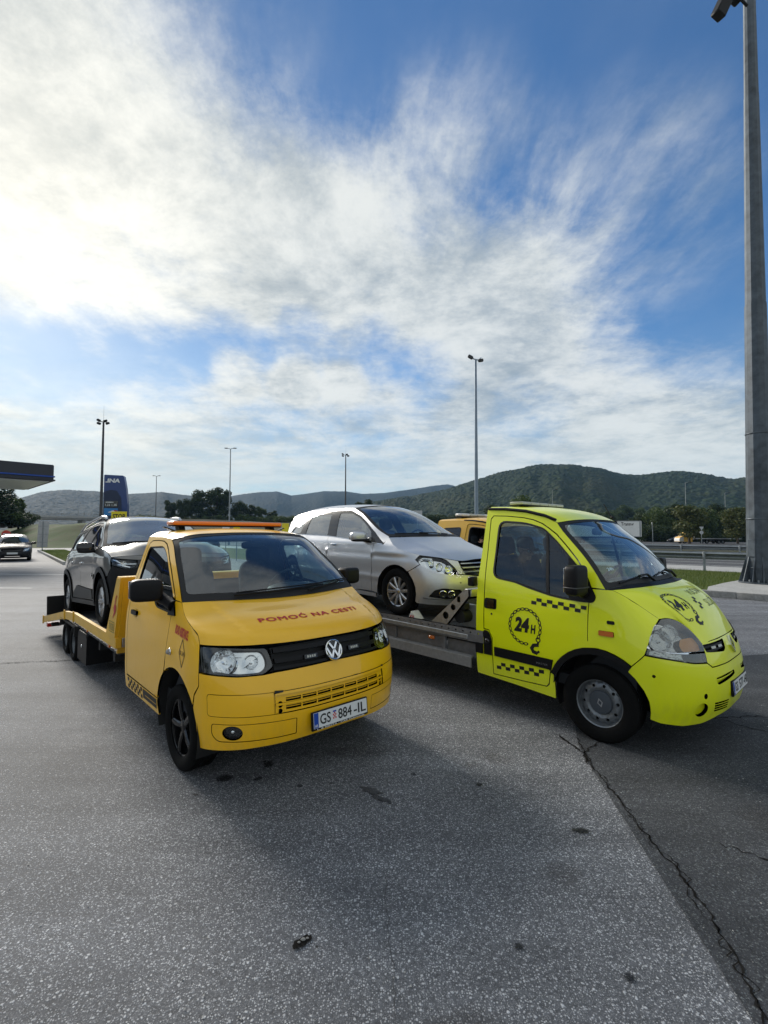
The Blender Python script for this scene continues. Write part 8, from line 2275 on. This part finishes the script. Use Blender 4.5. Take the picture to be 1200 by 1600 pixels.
# ================================================================== people
def person(name, label, loc, rz, head_dir, arms, cap=None, shirt=SHIRT, glasses=False):
    """seated figure; origin on the seat under the hips, facing +x; arms = two lists (right, left) of shoulder-elbow-wrist points"""
    T = thing(name, label, 'person', loc, rz)
    bm = bmesh.new(); sk = bm.verts.layers.skin.verify()
    def v(p, r):
        q = bm.verts.new(p); q[sk].radius = (r, r) if not hasattr(r, '__len__') else r; return q
    def chain(pts, root=None):
        prev = root
        for p, r in pts:
            q = v(p, r)
            if prev is not None: bm.edges.new((prev, q))
            prev = q
        return prev
    pel = v((0, 0, .10), (.15, .12)); bm.verts.ensure_lookup_table(); pel[sk].use_root = True
    sp1 = chain([((-.04, 0, .25), (.14, .115)), ((-.07, 0, .40), (.155, .12))], pel)
    ch = chain([((-.08, 0, .50), (.14, .115))], sp1)
    hx, hy, hz = head_dir
    chain([((-.06, 0, .58), .065), ((-.04, 0, .66), .055)], ch)
    for s, arm in ((-1, arms[0]), (1, arms[1])):
        sh = chain([((-.08, s*.17, .50), .075)], ch)
        (ex, ey, ez), (wx, wy, wz) = arm
        el = chain([((-.08*.5 + ex*.5, (s*.19)*.5 + ey*.5, .49*.5 + ez*.5), .052), ((ex, ey, ez), .043)], sh)
        wr = chain([((ex*.5 + wx*.5, ey*.5 + wy*.5, ez*.5 + wz*.5), .040), ((wx, wy, wz), .027)], el)
        d = Vector((wx - ex, wy - ey, wz - ez)).normalized(); side = d.cross(Vector((0, 0, 1))); side = side.normalized() if side.length > .05 else Vector((0, 1, 0)); up = side.cross(d)
        W_ = Vector((wx, wy, wz)); palm = chain([(W_ + d*.045, (.036, .018)), (W_ + d*.085, (.038, .016))], wr)
        for f, (o_, ln) in enumerate(((-.030, .066), (-.010, .076), (.010, .072), (.029, .055))):
            b0 = W_ + d*.088 + side*o_
            f1 = b0 + d*ln*.45 - up*ln*.10; f2 = f1 + d*ln*.30 - up*ln*.25; f3 = f2 + d*ln*.15 - up*ln*.25
            chain([(b0, .0095), (f1, .0085), (f2, .008), (f3, .0068)], palm)
        th = W_ + d*.035 + side*.030*s; chain([(th, .012), (th + side*.03*s + d*.025, .0105), (th + side*.038*s + d*.052 - up*.01, .0085)], palm)
        hip = chain([((.04, s*.09, .09), .085)], pel)
        chain([((.24, s*.11, .11), .075), ((.43, s*.12, .12), .058), ((.50, s*.12, -.05), .055), ((.52, s*.12, -.25), .045), ((.53, s*.12, -.36), .036), ((.60, s*.12, -.40), .036), ((.70, s*.13, -.41), .028)], hip)
    me = bpy.data.meshes.new('body'); bm.to_mesh(me); bm.free()
    o = bpy.data.objects.new('tmp', me); COL.objects.link(o); m = o.modifiers.new('s', 'SKIN'); m.use_smooth_shade = True; ss = o.modifiers.new('u', 'SUBSURF'); ss.levels = 1
    dg = bpy.context.evaluated_depsgraph_get(); b1 = bpy.data.meshes.new_from_object(o.evaluated_get(dg)); bpy.data.objects.remove(o)
    # head: skull, jaw, nose, brow, lips, ears as one lump with the body
    mb = MB(); mb.bm.from_mesh(b1)
    f = Vector((hx, hy, hz)).normalized(); l_ = Vector((0, 0, 1)).cross(f).normalized(); u = f.cross(l_)
    Hc = Vector((-.02, 0, .775)); Mh = Matrix.Translation(Hc) @ Matrix((f, l_, u)).transposed().to_4x4()
    def hb_(c, sz, e=None):
        q = bmesh.ops.create_uvsphere(mb.bm, u_segments=20, v_segments=12, radius=1); bmesh.ops.transform(mb.bm, matrix=Mh @ Matrix.Translation(c) @ Matrix.Diagonal((*sz, 1)), verts=q['verts'])
    hb_((-.012, 0, .025), (.098, .076, .092)); hb_((.022, 0, -.045), (.068, .058, .070)); hb_((.062, 0, -.088), (.026, .034, .024))
    hb_((.098, 0, -.020), (.018, .014, .026)); hb_((.108, 0, -.034), (.014, .017, .011)); hb_((.078, 0, .022), (.020, .056, .014)); hb_((.083, 0, -.062), (.014, .025, .008)); hb_((.080, 0, -.073), (.014, .021, .007))
    for s in (-1, 1): hb_((-.005, s*.077, -.012), (.022, .009, .032)); hb_((.062, s*.042, -.028), (.025, .022, .022))
    hb_((-.02, 0, -.10), (.05, .05, .06))
    me = bpy.data.meshes.new('body'); mb.bm.to_mesh(me); mb.bm.free()
    o = bpy.data.objects.new('tmp', me); COL.objects.link(o); r = o.modifiers.new('r', 'REMESH'); r.mode = 'VOXEL'; r.voxel_size = .0062; q = o.modifiers.new('sm', 'SMOOTH'); q.factor = .5; q.iterations = 2
    dg = bpy.context.evaluated_depsgraph_get(); b2 = bpy.data.meshes.new_from_object(o.evaluated_get(dg)); bpy.data.objects.remove(o)
    body = finish('body', b2, None, T, True); b2.materials.clear()
    for m_ in (SKIN, shirt, DARKIN): b2.materials.append(m_)
    co = np.empty(len(b2.polygons)*3); b2.polygons.foreach_get('center', co); co = co.reshape(-1, 3)
    mi = np.zeros(len(co), np.int32)
    tors = (co[:, 2] > .13) & (co[:, 2] < .575) & (np.abs(co[:, 1]) < .24) & (co[:, 0] < .12)
    for s, arm in ((-1, arms[0]), (1, arms[1])):
        A_ = np.array((-.08, s*.18, .50)); B_ = np.array(arm[0]); ab = B_ - A_; t = np.clip(((co - A_) @ ab)/(ab @ ab), 0, 1); dd = np.linalg.norm(co - (A_ + t[:, None]*ab), axis=1)
        tors |= (dd < .075) & (t < .8)
    legs = (co[:, 2] <= .19) & (co[:, 0] > -.25) & ~((co[:, 2] > .16) & (np.abs(co[:, 1]) > .2))
    mi[legs] = 2; mi[tors] = 1
    b2.polygons.foreach_set('material_index', mi); b2.update()
    for s in (-1, 1):
        MB().ball(Mh @ Vector((.084, s*.031, .0)), .0125, n=8).build('eye', WHITEL, T); MB().ball(Mh @ Vector((.0935, s*.031, .0)), .0055, n=6).build('iris', HAIRM, T)
    mb = MB()
    if cap:
        mb.lathe([(.0, .098), (.05, .088), (.082, .055), (.094, .012), (.092, -.01)], n=28); M0 = Mh @ Matrix.Translation((-.012, 0, .035)) @ Matrix.Diagonal((1.08, .88, 1, 1)) @ Matrix.Rotation(R(90), 4, 'X')
        for vv in mb.bm.verts: vv.co = M0 @ vv.co
        c_ = mb.build('cap', cap, T)
        b_ = MB(); b_.quadball((0, 0, 0), (.13, .13, .014), .8); b_.build('cap_peak', cap, c_, M=Mh @ Matrix.Translation((.115, 0, .035)) @ Matrix.Rotation(R(10), 4, 'Y'))
    else:
        mb.ball((0, 0, 0), 1, (1, 1, 1), 12)
        for vv in mb.bm.verts:
            p = vv.co; 
            vv.co = Mh @ Vector((-.018 + p.x*.100, p.y*.082, .036 + p.z*.090 - max(0, p.x)*.0))
        bmesh.ops.delete(mb.bm, geom=[x for x in mb.bm.verts if (Mh.inverted() @ x.co).x > .045 and (Mh.inverted() @ x.co).z < .075 or (Mh.inverted() @ x.co).z < -.03], context='VERTS')
        mb.build('hair', HAIRM, T)
    if glasses:
        g = MB()
        for s in (-1, 1):
            g.tube([Mh @ Vector((.103, s*.033 + .021*math.cos(a), .0 + .016*math.sin(a))) for a in [2*math.pi*i/16 for i in range(16)]], .002, 5, True); g.tube([Mh @ Vector((.100, s*.055, .002)), Mh @ Vector((.0, s*.083, .006))], .002, 5)
        g.tube([Mh @ Vector((.105, -.012, .002)), Mh @ Vector((.105, .012, .002))], .002, 5); g.build('glasses', GLOSSB, T)
    return T
l, a = on_truck(RM_POSE, (-.95, -.56, .93))
person('person', 'person in dark shirt, cap and glasses in the passenger seat of the lime truck', l, a, (.96, -.22, -.18), (((.04, -.27, .25), (.22, -.10, .22)), ((.04, .26, .25), (.22, .06, .20))), cap=CAPM, glasses=True)
l, a = on_truck(RM_POSE, (-3.11 - .93, 3.56 - .50, .96))
person('person', 'person with bare raised forearm at the open window of the amber crew cab', l, a, (.9, -.30, -.1), (((.16, -.34, .36), (.02, -.20, .70)), ((.12, .26, .25), (.32, .10, .30))), shirt=pmat('black_tshirt', (.012, .012, .013), .9))

# ================================================================== other vehicles
def build_dark_car(loc, rz, label, sz, plate=True, group=None):
    T = thing('parked_car', label, 'car', loc, rz, group); T.scale = sz
    sp = dict(SIL_SP); sp['g'] = .12; sp['handlem'] = BLACKP; sp['glassm'] = GLASSD; sp['seats'] = False
    C = silver_canvas(); car_body(T, C, NAVY, sp)
    gr = panel('grille', C, rounded([(.445, .752), (.22, .764), (-.22, .764), (-.445, .752), (-.405, .60), (-.22, .58), (.22, .58), (.405, .60)], .03), GLOSSB, T, off=-.03, fl=0, g=.12)
    rim_ = rounded([(.45, .755), (-.45, .755), (-.41, .595), (.41, .595)], .06)
    panel('grille_frame', C, rim_, GREYPL, gr, holes=[[tuple(p) for p in inset(np.array(rim_), .018)]], off=.004, fl=.02, g=.08)
    for k in range(9): panel('slat', C, rect(-.36 + k*.085, .605, -.345 + k*.085, .745), BLACKP, gr, off=-.01, fl=.01, gap=0, g=.2)
    for m in (False, True): panel('nose', C, [(.452, .760), (.56, .778), (.66, .797), (.612, .772), (.540, .679), (.507, .598), (.41, .588), (.45, .68)], NAVY, T, mir=m, fl=.02, g=.1)
    MB().box((.915, 0, .47), (.02, .50, .11), None, .004).build('number_plate', PLATEW, T)
    for x_ in (0, -2.70):
        for s in (-1, 1): wheel(T, (x_, s*.775, .316), .316, .200, .214, 'five', ALLOYB, left=s > 0)
    return T
x, y, _ = at(21, 877, 31.6)
dark = build_dark_car((x - .2, y + .2, 0), R(-54), 'dark navy estate car facing the camera under the canopy at the left edge', (1.05, 1.12, 1.10))
x, y, _ = at(1050, 844, 108)
far_car = copy_tree(dark); far_car['label'] = 'dark saloon parked far off under the dense tree row'; far_car.location = (x, y, 0); far_car.rotation_euler = (0, 0, R(165)); far_car.scale = (1, 1, .93); far_car.name = 'parked_car'
x, y, z = at(10, 836, 40)
ne = thing('no_entry_sign', 'red no-entry sign rising behind the roof of the dark navy car', 'road sign', (x, y, 0), .5)
MB().cyl((0, 0, 0), (0, 0, z), .035, n=8).build('post', GALV, ne); MB().cyl((0, -.03, z), (0, -.05, z), .32, n=28).build('disc', REDL, ne); MB().box((0, -.053, z), (.45, .006, .10)).build('bar', WHITEL, ne)
# articulated lorry with a white box trailer
x, y, z = at(942, 838, 90)
tr = thing('box_truck', 'white box lorry with black lettering parked beyond the motorway right of the lime windscreen', 'lorry', (x, y, 0), R(-4))
MB().box((0, 0, 2.85), (13.0, 2.5, 2.95), None, .03).build('box', WHITEP, tr)
MB().box((6.52, 0, 2.85), (.05, 2.44, 2.9), None, .01).build('rear_door', WHITEP, tr)
for y_ in (-1.15, -.4, .4, 1.15): MB().box((6.57, y_, 2.85), (.05, .05, 2.85)).build('door_bar', GALV, tr)
for k in range(10): MB().box((-6.0 + k*1.2, -1.262, 2.85), (.06, .02, 2.85)).build('wall_rib', WHITEP, tr)
MB().box((0, -1.27, 4.28), (13.0, .04, .10)).build('roof_edge', ALU, tr)
MB().box((6.3, -1.262, 2.85), (.25, .02, 2.9)).build('corner_post', GALV, tr)
MB().box((0, 0, 1.25), (12.6, 1.1, .25)).build('chassis', CHASSIS, tr)
for z_ in (.62, .92): MB().box((-.5, -1.2, z_), (5.0, .05, .16), None, .01).build('side_guard', ALU, tr)
MB().box((6.35, 0, .75), (.12, 2.4, .16), None, .01).build('rear_bar', ALU, tr)
MB().box((0, -1.265, 1.42), (12.9, .02, .10)).build('lower_trim', ALU, tr)
decal('box_letters', text_tris('Transw', 2.3, .62, bold=.02), Flat((0, -1.252, 0), (1, 0, 0), (0, 0, 1)), (4.0, 3.75), (1, 0), (0, 1), BLKD, tr, off=.01, L=9, out=(0, 3, 3))
for x_ in (5.0, 3.7, 2.4, -4.2, -8.0):
    for s in (-1, 1): wheel(tr, (x_, s*1.1, .5), .5, .30, .30, 'dish', STEELW, left=s > 0)
MB().prism([(-6.75, .5), (-6.75, 3.4), (-7.2, 3.6), (-8.6, 3.2), (-8.9, 1.8), (-8.95, .5)], 'y', -1.2, 1.2).build('cab', WHITEP, tr, bevel=.08)
MB().prism([(-8.66, 3.05), (-8.90, 1.95), (-8.93, 1.95), (-8.69, 3.05)], 'y', -1.1, 1.1).build('windscreen', GLASSD, tr)
# far recovery truck with a long empty bed
x, y, z = at(1066, 846.5, 97)
ft_ = thing('tow_truck', 'small far-off yellow and white recovery truck with a long empty flatbed behind the young tree', 'tow truck', (x, y, 0), R(176))
cabp = [(1.0, .35), (1.05, .9), (.85, 1.25), (.30, 1.45), (-.35, 2.25), (-1.5, 2.35), (-1.5, .35)]
MB().prism(cabp, 'y', -.98, .98).build('cab', CABY, ft_, bevel=.10)
MB().prism([(1.02, .40), (1.07, .88), (.86, 1.22), (.2, 1.30), (.2, .40)], 'y', -1.0, 1.0).build('white_front', WHITEP, ft_, bevel=.06)
MB().prism([(.28, 1.50), (-.32, 2.20), (-.36, 2.20), (.24, 1.50)], 'y', -.85, .85).build('windscreen', GLASSD, ft_)
for s in (-1, 1): MB().prism([(.10, 1.50), (-.42, 2.12), (-1.2, 2.18), (-1.2, 1.50)], 'y', s*.985, s*.995).build('side_window', GLASSD, ft_)
MB().box((-1.9, 0, 1.5), (.12, 2.0, 1.5), Euler((0, -.25, 0)), .02).build('headboard', WHITEP, ft_)
MB().box((-6.3, 0, .95), (9.0, 2.2, .14), None, .02).build('bed', ALUDULL, ft_)
MB().box((-5.5, 0, .72), (7.8, .9, .22)).build('chassis', CHASSIS, ft_)
for s in (-1, 1): MB().box((-6.3, s*1.11, .97), (9.0, .04, .12), None, .01).build('side_rail', ALU, ft_)
for x_ in (.0, -4.3, -6.6, -7.4):
    for s in (-1, 1): wheel(ft_, (x_, s*.86, .38), .38, .24, .22, 'dish', STEELW, left=s > 0)
far_base = 0

# ================================================================== air
def haze():
    m = bpy.data.materials.new('haze_air'); m.use_nodes = True; nt = m.node_tree; nt.nodes.clear()
    v = nt.nodes.new('ShaderNodeVolumePrincipled'); v.inputs['Color'].default_value = (.40, .66, 1.0, 1); v.inputs['Density'].default_value = HAZE_DENSITY; v.inputs['Anisotropy'].default_value = .0
    o = nt.nodes.new('ShaderNodeOutputMaterial'); nt.links.new(v.outputs[0], o.inputs['Volume'])
    x0, x1, y0, y1, z0, z1 = -2700, 2700, -160, 3400, -8, 290
    V = [(x, y, z) for x in (x0, x1) for y in (y0, y1) for z in (z0, z1)]
    F = [(0, 1, 3, 2), (4, 6, 7, 5), (0, 4, 5, 1), (2, 3, 7, 6), (0, 2, 6, 4), (1, 5, 7, 3)]
    tag(meshVF('haze', V, F, m, smooth=False), kind='stuff')
HAZE_DENSITY = .00011
haze()
